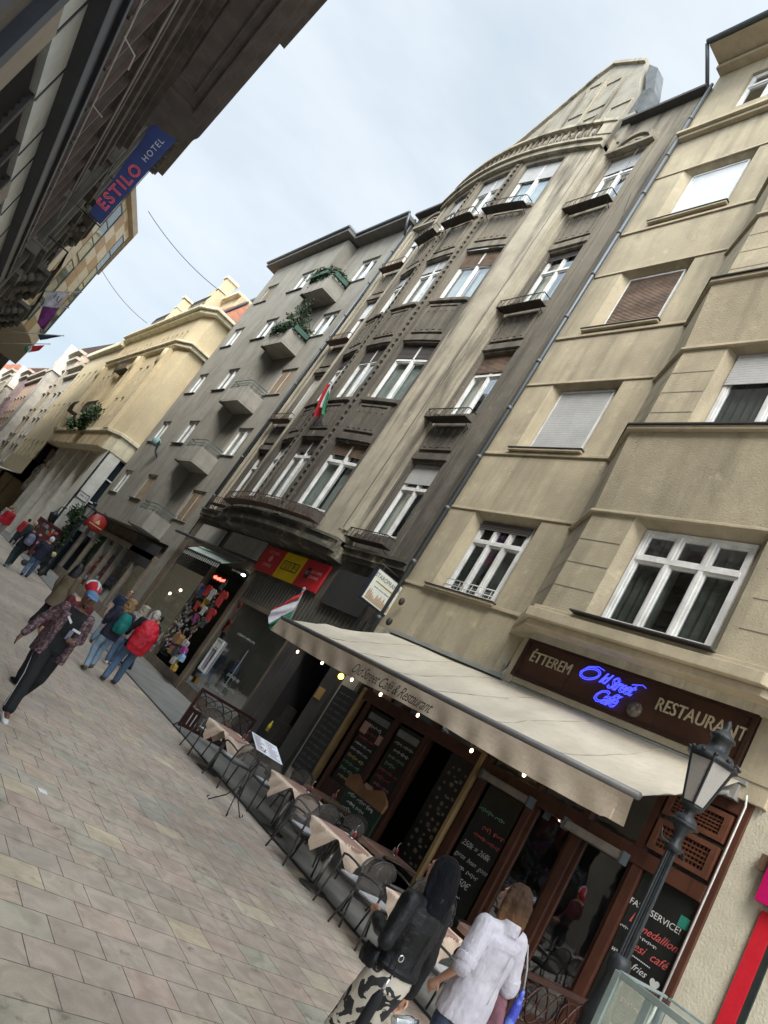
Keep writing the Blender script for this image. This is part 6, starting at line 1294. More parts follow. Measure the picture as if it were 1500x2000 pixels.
for i, (x, y, nm) in enumerate(TBL):
    put_table(x, y, 'pedestal table under a beige cloth, %s in the kerbside row' % nm)
    cl = make_cloth('tablecloth', CLOTH, .50, .50, PI/4+.02*i, .744, i); cl.location = (x, y, 0); tag(cl, 'beige tablecloth draped cornerwise over the %s kerbside table' % nm, 'tablecloth', 'beige tablecloths')
    ru = make_cloth('table_runner', RUN, .24, .40, 0, .748, i+9); ru.location = (x, y, 0); tag(ru, 'rose runner laid over the beige cloth of the %s kerbside table' % nm, 'table runner', 'rose table runners')
    put_chair(x+random.uniform(-.04, .04), y+.66, PI+random.uniform(-.12, .12), 'mesh-backed chair on the far side of the %s kerbside table' % nm, 'chairs of the kerbside row')
    put_chair(x+random.uniform(-.04, .04), y-.68, random.uniform(-.12, .12), 'mesh-backed chair on the near side of the %s kerbside table' % nm, 'chairs of the kerbside row')
    caddy(x+.22, y-.12+.1*i, 'salt, pepper and red sauce set on the %s kerbside table' % nm)
for i, (x, y, nm) in enumerate(((8.45, 10.4, 'far'), (8.3, 8.35, 'middle'), (8.35, 6.1, 'near'))):
    put_table(x, y, 'bare brown table in the %s place of the wallside row' % nm)
    ru = make_cloth('table_runner', RUN, .3, .45, PI/2, .744, i+19); ru.location = (x, y, 0); tag(ru, 'rose runner on the %s wallside table' % nm, 'table runner', 'rose table runners')
    for s_, w_ in ((1, 'far'), (-1, 'near')): put_chair(x, y+s_*.68, PI if s_ > 0 else 0, 'dark chair on the %s side of the %s wallside table' % (w_, nm), 'chairs of the wallside row')
    caddy(x+.1, y, 'salt, pepper and red sauce set on the %s wallside table' % nm)
# menu stand
o = thing('menu_stand', 'wrought iron tripod stand holding an open menu on the paving edge', 'menu stand', (6.2, 9.5, 0))
for ang, nm in ((2.4, 'a'), (4.3, 'b'), (.1, 'c')):
    cx, cy = cos(ang), sin(ang); q = MB(); q.tube([(6.22, 9.52, .42), (6.22+.12*cx, 9.52+.12*cy, .2), (6.22+.30*cx, 9.52+.30*cy, .02), (6.22+.34*cx, 9.52+.34*cy, .04), (6.22+.32*cx, 9.52+.32*cy, .07)], .009, 6); q.build('leg', IRON, o)
q = MB()
for a in range(3): t = 2*PI*a/3; q.tube([(6.22+.05*cos(t+z*2.5), 9.52+.05*sin(t+z*2.5), z) for z in (.3, .5, .7, .9, 1.02)], .008, 5)
q.build('twisted_stem', IRON, o)
q = MB(); q.sm = False
def MNU(u, z, w): return (6.3+u*.72+w*.0, 9.6+z*.9-u*.25, 1.02+z*.33+w)
q.box(MNU, -.28, .28, -.2, .2, 0, .012); q.build('rest', IRON, o)
mn = thing('menu', 'open white menu with coloured print resting on the iron stand', 'menu', (6.3, 9.6, 1.04)); q = MB(); q.box(MNU, -.3, -.004, -.21, .21, .014, .02); q.box(MNU, .004, .3, -.21, .21, .014, .022); q.build('page', M('menu_white', (.68, .72, .75), .5), mn)
q = MB(); random.seed(3)
for k in range(22):
    a = -.27 if k < 11 else .03; z = .17-.034*(k % 11); q.mi = random.choice((0, 0, 1)); q.box(MNU, a, a+random.uniform(.1, .24), z-.012, z, .0225, .0235)
q.build('print', [M('print_blue', (.12, .16, .3), .6), M('print_red', (.45, .08, .05), .6)], mn)
# wooden end screens with curved lattice
def screen(x0, x1, y, lb):
    o = thing('wooden_screen', lb, 'screen', ((x0+x1)/2, y, 0)); F_ = lambda u, z, w: (u, y-w, z); wd = M('maroon_wood', (.042, .014, .011), .45, (.03, .01, .008), 4, bump=.15)
    q = MB()
    for (a, c, z0, z1) in ((x0, x0+.06, .08, .96), (x1-.06, x1, .08, .96), (x0+.06, x1-.06, .9, .96), (x0+.06, x1-.06, .44, .52), (x0+.06, x1-.06, .1, .17)): q.box(F_, a, c, z0, z1, -.025, .025)
    q.build('frame', wd, o, bevel=.006)
    n_ = int((x1-x0-.12)/.1)
    for k in range(n_):
        q = MB(); u_ = x0+.075+(x1-x0-.12)*k/n_; q.box(F_, u_, u_+.062, .17, .44, -.012, .012); q.build('slat', wd, o)
    q = MB(); cx = x0+.06; wv = (x1-x0-.12)/3
    for k in range(3):
        for s_ in (0, 1): q.tube([F_(cx+wv*k+wv*(t if s_ else 1-t), .52+.38*(.5-.5*cos(PI*t)), 0) for t in [j/8 for j in range(9)]], (.012), 6)
        q.tube([F_(cx+wv*k+wv*.5+wv*.45*cos(t), .71+.15*sin(t), 0) for t in [2*PI*j/14 for j in range(15)]], .01, 6)
    q.build('lattice', wd, o)
    for u_ in (x0+.03, x1-.03): q = MB(); q.tube([(u_, y-.22, .0), (u_, y-.1, .12), (u_, y, .16), (u_, y+.1, .12), (u_, y+.22, 0)], .012, 6); q.build('foot', IRON, o)
screen(7.16, 8.7, 14.2, 'maroon wooden screen closing the far end of the terrace')
screen(7.05, 8.35, 4.72, 'dark wooden screen closing the near end of the terrace beside the street lamp')
# glass showcase at the bottom edge
o = thing('glass_showcase', 'aluminium framed glass showcase at the bottom edge in front of the lamp', 'showcase', (6.35, 2.6, 0)); ALU = M('green_aluminium', (.26, .31, .29), .4, (.2, .25, .23), 3, metal=.3, bump=.05)
x0, x1, y0, y1, zt = 5.95, 6.75, 1.9, 3.25, 1.575; q = MB(); Fb = lambda u, z, w: (u, w, z)
for (a, b_) in ((x0, y0), (x1, y0), (x0, y1), (x1, y1)): q.box(Fb, a-.025, a+.025, 0, zt, b_-.025, b_+.025)
for z in (.25, zt-.04): q.box(Fb, x0+.025, x1-.025, z, z+.05, y0-.02, y0+.02); q.box(Fb, x0+.025, x1-.025, z, z+.05, y1-.02, y1+.02); q.box(Fb, x0-.02, x0+.02, z, z+.05, y0+.025, y1-.025); q.box(Fb, x1-.02, x1+.02, z, z+.05, y0+.025, y1-.025)
q.box(Fb, x0-.02, x0+.02, .3, zt-.04, y1-.32, y1-.26); q.build('frame', ALU, o, bevel=.004)
q = MB(); q.quad((x0, y0, zt), (x1, y0, zt), (x1, y1, zt), (x0, y1, zt)); q.quad((x0, y0, .3), (x0, y1, .3), (x0, y1, zt), (x0, y0, zt)); q.quad((x0, y1, .3), (x1, y1, .3), (x1, y1, zt), (x0, y1, zt)); q.build('pane', glassmat('clear_glass', (.85, .92, .9), .1), o)
q = MB(); q.box(Fb, x0+.03, x1-.03, 0, .3, y0+.03, y1-.03); q.build('plinth', M('plinth_grey', (.2, .21, .21), .6), o)
# black stroller with bags beside the far lamp
o = thing('baby_stroller', 'black stroller hung with bags beside the far street lamp', 'stroller', (6.9, 33.4, 0)); q = MB()
q.tube([(6.6, 33.4, .12), (6.9, 33.4, .6), (7.2, 33.4, 1.1)], .03, 6); q.tube([(7.4, 33.4, .12), (7.1, 33.4, .5)], .03, 6); q.build('frame', IRON, o)
for dx in (6.6, 7.4): q = MB(); q.lathe((dx, 33.4, .14), [(.0, -.03), (.13, -.03), (.14, 0), (.13, .03), (0, .03)], 14, Matrix.Rotation(R(90), 3, 'X')); q.build('wheel', IRON, o)
q = MB(); q.ell((7.0, 33.4, .65), .38, .28, .3, 12); q.ell((7.15, 33.4, .95), .25, .26, .22, 12); q.build('seat_hood', M('black_fabric', (.018, .019, .022), .8, bump=.2), o)
o = tag((lambda q: (q.ell((7.3, 33.2, 1.05), .12, .1, .12, 10), q.build('bag', M('t_yellow', (.55, .45, .2), .7)))[1])(MB()), 'small yellow bag on top of the black stroller', 'bag')
# ================================================================ people
def remesh(mb, name, mt, parent, vox=.012, disp=0, dsz=.12, smooth=4, M4=None):
    me = bpy.data.meshes.new('tmp'); me.from_pydata(mb.v, [], mb.f); o = bpy.data.objects.new('tmp', me); COL.objects.link(o)
    bm = bmesh.new(); bm.from_mesh(me); bmesh.ops.recalc_face_normals(bm, faces=bm.faces); bm.to_mesh(me); bm.free()
    r = o.modifiers.new('r', 'REMESH'); r.mode = 'VOXEL'; r.voxel_size = vox
    s_ = o.modifiers.new('s', 'SMOOTH'); s_.iterations = smooth; s_.factor = .6
    if disp:
        tx = bpy.data.textures.get('wr%d' % int(dsz*1000)) or bpy.data.textures.new('wr%d' % int(dsz*1000), 'CLOUDS'); tx.noise_scale = dsz; tx.noise_depth = 2
        d = o.modifiers.new('d', 'DISPLACE'); d.texture = tx; d.strength = disp; d.mid_level = .5; d.texture_coords = 'GLOBAL'
    bpy.context.view_layer.update(); dg = bpy.context.evaluated_depsgraph_get(); nm = bpy.data.meshes.new_from_object(o.evaluated_get(dg)); bpy.data.objects.remove(o)
    nm.name = name; nm.materials.clear(); nm.materials.append(mt)
    nm.polygons.foreach_set('use_smooth', [True]*len(nm.polygons))
    if M4: nm.transform(M4)
    o = bpy.data.objects.new(name, nm); COL.objects.link(o); put(o, parent); return o
def chain(mb, pts, rad, n=12):
    mb.tube(pts, rad, n)
    for p, r_ in zip(pts, rad):
        a = max(r_) if isinstance(r_, tuple) else r_
        if not isinstance(r_, tuple): mb.ell(p, a, a, a, 10)
def V(*a): return Vector(a)
def hand(mb, wr, d, palm, side, curl=.5, s=1.0):
    """wrist point, finger direction, palm normal, thumb side vector"""
    wr = V(*wr); d = V(*d).normalized(); pn = V(*palm); pn = (pn-d*pn.dot(d)).normalized(); sd_ = d.cross(pn)*side
    mb.tube([wr, wr+d*.045*s, wr+d*.09*s], [(.024*s, .024*s)]*1+[(.026*s, .026*s)]*2, 8)
    for k in range(4):
        off = sd_*(.03-.02*k)*s; L_ = (.075, .085, .08, .062)[k]*s; b = wr+d*.085*s+off; pts = [b-d*.03*s]; cur = b; dd = d.copy()
        for j in range(3):
            pts.append(cur); ax = pn; dd = (dd+ax*curl*(.5+.25*j)).normalized(); cur = cur+dd*L_*(.42, .33, .25)[j]
        pts.append(cur); mb.tube(pts, [.0095*s, .0095*s, .009*s, .0085*s, .007*s], 7)
    b = wr+d*.03*s+sd_*.022*s; mb.tube([b, b+(d*.5+sd_*.75+pn*.2).normalized()*.035*s, b+(d*.8+sd_*.55+pn*.4).normalized()*.065*s], [.0125*s, .0105*s, .0085*s], 7)
SKIN_L = M('skin_light', (.52, .30, .21), .5, (.46, .25, .17), 8, bump=.05); SKIN_D = M('skin_dark', (.16, .085, .055), .5, (.12, .06, .04), 8, bump=.05)
DENIM = M('blue_denim', (.10, .16, .25), .85, (.06, .10, .17), 4, bump=.25, bs=50); DENIML = M('light_denim', (.24, .32, .40), .85, (.16, .23, .31), 4, bump=.25, bs=50); DENIMD = M('dark_denim', (.03, .045, .08), .85, bump=.25)
def person(lb, x, y, hd, h=1.72, J=None, skin=SKIN_L, top=None, topr=.03, pants=None, pr=.02, shoe=None, hair=None, vox=.014, coat=None, hem=.78, sleeve=1, sex=0, grp=None, hands=(.4, .4), face=False, headturn=0, collar=0, disp=.02):
    """local frame: faces +Y, +X is the person's right"""
    k = h/1.75
    o = thing('person', lb, 'person', (x, y, 0), hd, grp)
    MW = Matrix.Translation((x, y, 0)) @ Matrix.Rotation(hd, 4, 'Z') @ Matrix.Scale(k, 4)
    j = dict(pel=(0, 0, .95), che=(0, .0, 1.24), nck=(0, -.01, 1.46), hed=(0, .02, 1.62), sR=(.18, 0, 1.40), sL=(-.18, 0, 1.40), eR=(.23, -.03, 1.12), eL=(-.23, -.03, 1.12), wR=(.24, .06, .88), wL=(-.24, .06, .88), hR=(.09, 0, .91), hL=(-.09, 0, .91),
             kR=(.1, .12, .50), kL=(-.1, -.02, .50), aR=(.1, .25, .09), aL=(-.1, -.3, .13), dR=(0, 0, -1), dL=(0, 0, -1))
    if J: j.update(J)
    hm = Matrix.Translation(V(*j['hed'])) @ Matrix.Rotation(headturn, 4, 'Z')
    def H(a, b, c): return tuple(hm @ V(a, b, c))
    q = MB(); M3 = hm.to_3x3()
    q.ell(j['hed'], .074, .092, .115, 16, M3); q.ell(H(0, .02, -.055), .056, .068, .07, 12, M3); q.ell(H(0, -.015, .02), .077, .09, .09, 12, M3)
    q.ell(H(0, .098, -.015), .013, .02, .026, 8, M3); q.ell(H(0, .085, .015), .009, .012, .03, 8, M3)     # nose
    for s_ in (-1, 1): q.ell(H(s_*.077, -.005, -.01), .012, .022, .034, 8, M3); q.ell(H(s_*.03, .083, .032), .02, .01, .008, 8, M3)
    q.ell(H(0, .086, -.058), .022, .012, .012, 8, M3); q.ell(H(0, .075, -.093), .02, .018, .016, 8, M3)
    n_ = V(*j['nck']); q.tube([n_+V(0, 0, -.06), n_+V(0, 0, .03), V(*j['hed'])+V(0, -.01, -.04)], [.062, .055, .055], 12)
    c_ = V(*j['che']); p_ = V(*j['pel'])
    q.tube([p_+V(0, 0, -.08), p_, (p_+c_)/2, c_, c_+V(0, 0, .13), n_+V(0, 0, -.04)], [(.14, .10), (.165, .115), (.13, .095), (.155, .11), (.165, .1), (.07, .06)], 16)
    for s_ in 'RL':
        chain(q, [V(*j['s'+s_]), V(*j['e'+s_]), V(*j['w'+s_])], [.047, .037, .025]); q.tube([n_+V(0, 0, -.03), V(*j['s'+s_])], [.05, .05], 10)
        d = V(*j['d'+s_]); side = -1 if s_ == 'R' else 1
        hand(q, j['w'+s_], d, (0, .2, 0) if abs(d.z) < .8 else (-.9 if s_ == 'R' else .9, .1, 0), side*(1 if abs(d.z) > .8 else 1), hands[0 if s_ == 'R' else 1])
        chain(q, [V(*j['h'+s_]), V(*j['k'+s_]), V(*j['a'+s_])], [.08, .052, .035])
        a = V(*j['a'+s_]); q.tube([a+V(0, -.04, -.03), a+V(0, .05, -.045), a+V(0, .14, -.06)], [.035, .04, .03], 10)
    body = remesh(q, 'body', skin, o, min(vox, .011), M4=MW)
    def cloth(nm, mb, mt, vx=None, dp=None, ds=.14): return remesh(mb, nm, mt, o, (vx or vox), (disp if dp is None else dp), ds, M4=MW)
    # trousers
    if pants:
        q = MB(); q.tube([p_+V(0, 0, .08), p_, p_+V(0, -.005, -.1)], [(.16+pr*.4, .115+pr*.4), (.172+pr*.4, .125+pr*.4), (.165, .12)], 16)
        for s_ in 'RL':
            hh, kk, aa = V(*j['h'+s_]), V(*j['k'+s_]), V(*j['a'+s_]); chain(q, [hh, hh.lerp(kk, .5), kk, kk.lerp(aa, .45), aa+V(0, 0, .02)], [.094+pr*.5, .08+pr, .06+pr, .054+pr, .05+pr*1.2])
        pt = cloth('trousers', q, pants)
    if shoe:
        for s_ in 'RL':
            a = V(*j['a'+s_]); q = MB(); tilt = .0 if a.z < .11 else -.05
            q.tube([a+V(0, -.07, -.035), a+V(0, -.02, -.03), a+V(0, .06, -.045+tilt*.5), a+V(0, .15, -.055+tilt), a+V(0, .19, -.058+tilt)], [(.035, .04), (.05, .044), (.042, .047), (.03, .045), (.018, .028)], 12); q.ell(a+V(0, -.02, .0), .042, .05, .05, 10)
            cloth('shoe', q, shoe, dp=0)
    if top:
        def torso(mb, ex, hm_, rr=1.0):
            z0 = hm_; mb.tube([V(p_.x, p_.y, z0), p_+V(0, 0, .02), (p_+c_)/2, c_, c_+V(0, 0, .13), n_+V(0, 0, -.05), n_+V(0, 0, -.01)], [(.175+ex*rr, .13+ex*rr), (.17+ex*rr, .125+ex*rr), (.145+ex, .11+ex), (.165+ex, .12+ex), (.175+ex*.8, .112+ex*.8), (.095+ex*.5, .08+ex*.5), (.07+ex*.3, .068+ex*.3)], 18)
            for s_ in 'RL': mb.tube([n_+V(0, 0, -.05), V(*j['s'+s_])], [.055+ex*.5, .052+ex*.7], 10)
        q = MB(); torso(q, topr, hem)
        for s_ in 'RL':
            a, b, c = V(*j['s'+s_]), V(*j['e'+s_]), V(*j['w'+s_])
            if sleeve >= 1: chain(q, [a, a.lerp(b, .5), b, b.lerp(c, .5), c-(c-b)*.03], [.058+topr*.7, .05+topr*.7, .046+topr*.7, .04+topr*.6, .034+topr*.6])
            else: chain(q, [a, a.lerp(b, .5), a.lerp(b, sleeve*1.6) if sleeve < .62 else b], [.058+topr*.7, .056+topr*.8, .055+topr*.8])
        if collar: q.tube([n_+V(0, -.02, -.04), n_+V(0, -.02, .045)], [.085, .078], 14)
        cloth('top', q, top)
    hf = hair or {}
    q = MB(); kind = hf.get('k', 'short'); mt = hf.get('m')
    if kind == 'short': q.ell(H(0, -.018, .03), .083, .092, .095, 14, M3); q.ell(H(0, -.05, -.02), .075, .055, .08, 12, M3)
    if kind == 'bob':
        q.ell(H(0, -.018, .032), .088, .098, .098, 14, M3)
        q.tube([H(0, -.045, .02), H(0, -.055, -.08), H(0, -.06, -.18), H(0, -.045, -.23)], [(.095, .075), (.10, .07), (.092, .055), (.06, .03)], 14)
        for s_ in (-1, 1): q.tube([H(s_*.062, .015, .06), H(s_*.085, .02, -.02), H(s_*.083, .02, -.12), H(s_*.065, .015, -.2)], [.03, .03, .026, .012], 8)
    if kind == 'long':
        q.ell(H(0, -.018, .03), .088, .1, .1, 14, M3)
        q.tube([H(0, -.045, .02), H(0, -.07, -.10), H(0, -.095, -.26), H(0, -.09, -.40), H(.01, -.08, -.46)], [(.095, .075), (.108, .062), (.118, .05), (.09, .04), (.03, .015)], 14); q.tube([H(.07, -.03, .02), H(.10, -.05, -.10), H(.135, -.06, -.24), H(.12, -.06, -.36)], [.035, .045, .04, .012], 8); q.tube([H(.02, -.08, .06), H(.03, -.12, -.1), H(.0, -.135, -.28)], [.03, .035, .012], 8)
        for s_ in (-1, 1): q.tube([H(s_*.06, .03, .06), H(s_*.082, .02, -.03), H(s_*.088, -.01, -.16), H(s_*.075, -.04, -.3)], [.028, .03, .03, .015], 8)
    if kind == 'curly':
        q.ell(H(0, -.018, .03), .092, .1, .1, 14, M3); rr = random.Random(8)
        for t in range(50): an = rr.uniform(PI*.95, PI*2.05); q.ell(H(.10*cos(an), .02+.11*sin(an), rr.uniform(-.24, .08)), .035, .035, .045, 7, M3)
    if q.v: remesh(q, 'hair', mt, o, .009, hf.get('d', .012), .035, 3, MW)
    ex = dict(j=j, H=H, MW=MW, o=o, M3=M3)
    if face:
        for s_ in (-1, 1):
            q = MB(); q.ell(H(s_*.03, .0865, .018), .012, .006, .007, 10, M3); e_ = q.build('eye', M('eye_white', (.5, .48, .45), .3), None); e_.data.transform(MW); put(e_, o)
            q = MB(); q.ell(H(s_*.03, .0905, .018), .0055, .004, .0055, 8, M3); e2 = q.build('iris', M('iris_dark', (.02, .012, .01), .2), None); e2.data.transform(MW); put(e2, e_)
            q = MB(); q.tube([H(s_*.014, .094, .038), H(s_*.03, .095, .044), H(s_*.048, .086, .038)], .0045, 5); e_ = q.build('eyebrow', M('brow', (.015, .012, .01), .8), None); e_.data.transform(MW); put(e_, o)
        q = MB(); q.tube([H(-.022, .092, -.058), H(0, .0985, -.056), H(.022, .092, -.058)], .0055, 6); e_ = q.build('lips', M('lips', (.2, .07, .06), .5), None); e_.data.transform(MW); put(e_, o)
    return ex
def extra(P, nm, mt, fn, vox=None, disp=0, top=None, sub=None):
    """extra piece in the person's own frame; top=(label, cat) makes it a thing of its own"""
    q = MB(); fn(q, P)
    if vox: e = remesh(q, nm, mt, None if top else (sub or P['o']), vox, disp, .1, M4=P['MW'])
    else: e = q.build(nm, mt, None); e.data.transform(P['MW']); put(e, None if top else (sub or P['o']))
    if top: tag(e, *top)
    return e
# ---- 1 man with the blue cap, walking towards us
FLORAL = M('floral_jacket', (.05, .028, .032), .75, (.16, .09, .10), 22, .5, .56, bump=.1, spots=(.22, .15, .16), spo=(.56, .6), sps=38)
BLKC = M('black_cloth', (.007, .0075, .009), .85, (.011, .012, .014), 4, bump=.15)
P = person('man in blue cap, patterned jacket and black tracksuit trousers walking towards the camera', 2.66, 9.15, PI+.12, 1.67, skin=SKIN_D, vox=.010,
    J=dict(kR=(.1, .22, .53), aR=(.12, .34, .12), kL=(-.12, -.03, .5), aL=(-.16, -.36, .14), eR=(.30, -.08, 1.14), wR=(.40, .0, .90), dR=(.25, .05, -1), eL=(-.27, -.05, 1.13), wL=(-.09, .21, 1.09), dL=(1, .25, .2), nck=(0, .0, 1.46), hed=(0, .035, 1.62)),
    top=BLKC, topr=.012, pants=BLKC, pr=.022, shoe=M('white_trainer', (.65, .65, .66), .5), hair=dict(k='short', m=M('black_hair', (.012, .011, .012), .5, bump=.3, bs=90)), face=True, headturn=-.15, hem=.88, sleeve=.3, hands=(.35, 1.1), disp=.012)
jj = P['j']
def jac(q, P):
    for s_ in (-1, 1):
        q.tube([V(s_*.15, .01, .78), V(s_*.15, .0, 1.0), V(s_*.14, .0, 1.24), V(s_*.125, .0, 1.38)], [(.075, .165), (.072, .155), (.068, .148), (.07, .12)], 14)
    q.tube([V(0, -.11, .78), V(0, -.1, 1.0), V(0, -.09, 1.24), V(0, -.07, 1.40)], [(.17, .07), (.16, .065), (.17, .06), (.15, .06)], 14)
    for s_ in 'RL':
        a, b, c = V(*jj['s'+s_]), V(*jj['e'+s_]), V(*jj['w'+s_]); chain(q, [a, a.lerp(b, .5), b, b.lerp(c, .5), c-(c-b)*.05], [.078, .07, .064, .055, .048])
extra(P, 'jacket', FLORAL, jac, .011, .018)
WS = M('white_stripe', (.6, .6, .6), .7, bump=0)
extra(P, 'chest_stripe', WS, lambda q, P: (q.prism(lambda a, b, w: (a, .142+w, b), [(.05, 1.30), (.135, 1.355), (.14, 1.325), (.055, 1.27)], 0, .012), q.prism(lambda a, b, w: (a, .146+w, b), [(-.12, 1.245), (-.01, 1.245), (-.01, 1.215), (-.12, 1.215)], 0, .012)))
extra(P, 'side_stripe', WS, lambda q, P: [q.tube([V(.19+dx, .02+dx*.3, .88), V(.186+dx, .23+dx, .54), V(.192+dx, .35+dx, .15)], .006, 5) for dx in (0, .0)])
CAPB = M('cap_blue', (.11, .2, .33), .8, (.07, .14, .25), 5, bump=.2)
def capf(q, P): H = P['H']; q.ell(H(0, -.012, .052), .092, .105, .078, 16, P['M3']); q.tube([H(0, .06, .05), H(0, .12, .045), H(0, .165, .035)], [(.012, .078), (.010, .08), (.006, .05)], 14)
extra(P, 'cap', CAPB, capf, .007, 0)
extra(P, 'beard', M('black_hair', (0, 0, 0)), lambda q, P: (q.ell(P['H'](0, .062, -.085), .04, .028, .03, 10, P['M3']), q.tube([P['H'](-.025, .088, -.04), P['H'](0, .1, -.038), P['H'](.025, .088, -.04)], .006, 6)), .006, 0)
extra(P, 'phone', M('phone_white', (.16, .17, .22), .25), lambda q, P: q.box(lambda u, z, w: (u, w, z), .0, .055, 1.10, 1.22, .25, .258), top=('mobile phone held against his chest by the man in the blue cap', 'phone'))
# ---- 2 woman with the green backpack
W_back = dict(kR=(.1, .14, .5), aR=(.1, .05, .16), kL=(-.1, .02, .5), aL=(-.1, -.2, .1), eR=(.26, .05, 1.14), wR=(.2, .2, 1.0), eL=(-.26, .02, 1.14), wL=(-.2, .18, 1.0))
P = person('woman with frizzy blonde hair, dark jacket and light jeans wearing a green backpack', 5.25, 15.3, .06, 1.70, J=W_back, top=M('navy_jacket', (.02, .022, .04), .8, bump=.2), topr=.03, pants=DENIML, pr=.01, shoe=M('brown_boot', (.13, .09, .06), .7), hair=dict(k='curly', m=M('blonde_frizz', (.34, .22, .11), .7, (.22, .13, .06), 30, bump=.6, bs=120), d=.03))
extra(P, 'backpack', M('green_backpack', (.0, .15, .13), .7, (.0, .11, .1), 6, bump=.2), lambda q, P: (q.tube([V(0, -.23, .98), V(0, -.25, 1.1), V(0, -.24, 1.3), V(0, -.2, 1.42)], [(.13, .08), (.16, .11), (.15, .1), (.09, .06)], 14), q.ell(V(0, -.33, 1.1), .11, .06, .12, 12)), .013, .01, top=('green backpack on the back of the blonde frizzy-haired woman', 'backpack'))
# ---- 3 person in red
P = person('person in dark jeans with a bright red bundled jacket, walking beside the green backpack', 5.85, 15.35, -.08, 1.78, J=dict(kR=(.12, .1, .5), aR=(.14, .12, .09), kL=(-.12, .0, .5), aL=(-.2, -.25, .1), eR=(.28, .02, 1.14), wR=(.22, .16, .98), eL=(-.28, .02, 1.14), wL=(-.24, .2, 1.0)), top=BLKC, topr=.03, pants=DENIM, pr=.018, shoe=M('dark_shoe', (.05, .045, .04), .6), hair=dict(k='short', m=M('white_hair', (.5, .47, .42), .7, bump=.3)))
extra(P, 'red_jacket', M('bright_red_cloth', (.55, .012, .03), .6, (.42, .01, .022), 3, bump=.3, bs=12), lambda q, P: (q.tube([V(0, -.2, .78), V(0, -.24, .95), V(0, -.25, 1.2), V(0, -.2, 1.38), V(0, -.12, 1.47)], [(.2, .1), (.24, .14), (.23, .15), (.2, .12), (.12, .08)], 18), q.ell(V(.16, -.2, 1.15), .1, .1, .22, 12), q.ell(V(-.16, -.2, 1.1), .1, .1, .22, 12)), .014, .05)
# ---- others around them
st = dict(kR=(.1, .06, .5), aR=(.11, .06, .09), kL=(-.1, .02, .5), aL=(-.11, -.08, .09))
st2 = dict(st); st2.update(eL=(-.26, .1, 1.15), wL=(-.05, .3, 1.1), dL=(1, .2, .1))
P = person('man in sunglasses and dark blue polo facing this way behind the backpacks', 6.85, 20.6, PI-.2, 1.78, J=st2, top=M('navy_polo', (.015, .025, .06), .8), topr=.02, sleeve=.4, pants=DENIML, pr=.02, shoe=M('dark_shoe', (0, 0, 0)), hair=dict(k='short', m=M('dark_brown_hair', (.05, .035, .025), .6, bump=.3)), face=True)
extra(P, 'sunglasses', BLKC, lambda q, P: [q.ell(P['H'](s_*.03, .094, .018), .022, .008, .016, 8, P['M3']) for s_ in (-1, 1)])
P = person('woman with black hair in a long brown coat near the glass shop windows', 4.45, 17.3, -.9, 1.68, J=st, top=M('brown_coat', (.16, .12, .075), .8, (.12, .09, .055), 4, bump=.2), topr=.03, hem=.6, pants=BLKC, shoe=M('dark_shoe', (0, 0, 0)), hair=dict(k='long', m=M('black_hair', (0, 0, 0))))
P = person('person in a red and white knitted hat, mostly hidden behind the man in the cap', 3.12, 10.9, .3, 1.69, J=st, top=M('maroon_top', (.10, .015, .02), .8), topr=.0, pants=BLKC, shoe=BLKC, hair=dict(k='short', m=M('black_hair', (0, 0, 0))))
extra(P, 'hat', M('red_cloth', (.5, .012, .03), .8, bump=.3), lambda q, P: (q.ell(P['H'](0, -.02, .06), .125, .13, .10, 16, P['M3']), q.ell(P['H'](0, -.10, -.02), .09, .08, .12, 12, P['M3'])), .009, 0)
extra(P, 'hat_band', WS, lambda q, P: (q.tube([P['H'](.128*cos(t), -.02, .06+.103*sin(t)) for t in [PI*k/12 for k in range(13)]], (.018), 8), q.tube([P['H'](0, -.02+.135*cos(t), .06+.106*sin(t)) for t in [PI*k/12 for k in range(13)]], (.016), 8)))
for i, (x, y, h_, lb, tp, hr) in enumerate(((6.55, 18.0, 1.68, 'grey-haired woman in a patterned top ahead of the red jacket', M('pattern_top', (.3, .27, .25), .8, (.12, .1, .1), 25, .5, .55), 'curly'), (7.0, 18.5, 1.66, 'white-haired woman in dark grey beside the shop glass', M('grey_top', (.07, .08, .085), .8), 'bob'), (7.55, 19.4, 1.66, 'person in a black top with a small bag at the souvenir shop', BLKC, 'short'))):
    P = person(lb, x, y, (.2, -.5, 1.2)[i], h_, J=st if i != 2 else st2, top=tp, topr=.03, pants=(DENIM, DENIMD, DENIMD)[i], pr=.015, shoe=(WS, M('white_trainer', (0, 0, 0)), BLKC)[i], hair=dict(k=hr, m=(M('grey_hair', (.42, .36, .28), .7, bump=.4), M('white_hair', (0, 0, 0)), M('black_hair', (0, 0, 0)))[i]))
# ---- far couple and strollers
wk = dict(kR=(.1, .22, .52), aR=(.11, .2, .16), kL=(-.1, -.02, .48), aL=(-.12, -.28, .12), eL=(-.3, -.1, 1.15), wL=(-.36, -.12, .92))
P = person('man in a dark jacket with a grey backpack walking away, left of the pair', 5.15, 28.1, .1, 1.78, J=wk, top=BLKC, topr=.035, pants=M('green_black_trousers', (.02, .035, .035), .8), shoe=M('grey_shoe', (.2, .2, .2), .7), hair=dict(k='short', m=M('dark_brown_hair', (0, 0, 0))))
extra(P, 'backpack', M('grey_backpack', (.17, .19, .27), .7, (.12, .13, .2), 5), lambda q, P: q.tube([V(0, -.22, 1.0), V(0, -.25, 1.1), V(0, -.24, 1.3), V(0, -.2, 1.4)], [(.12, .07), (.15, .1), (.14, .09), (.08, .05)], 12), .016, 0, top=('grey backpack on the man walking far ahead', 'backpack'))
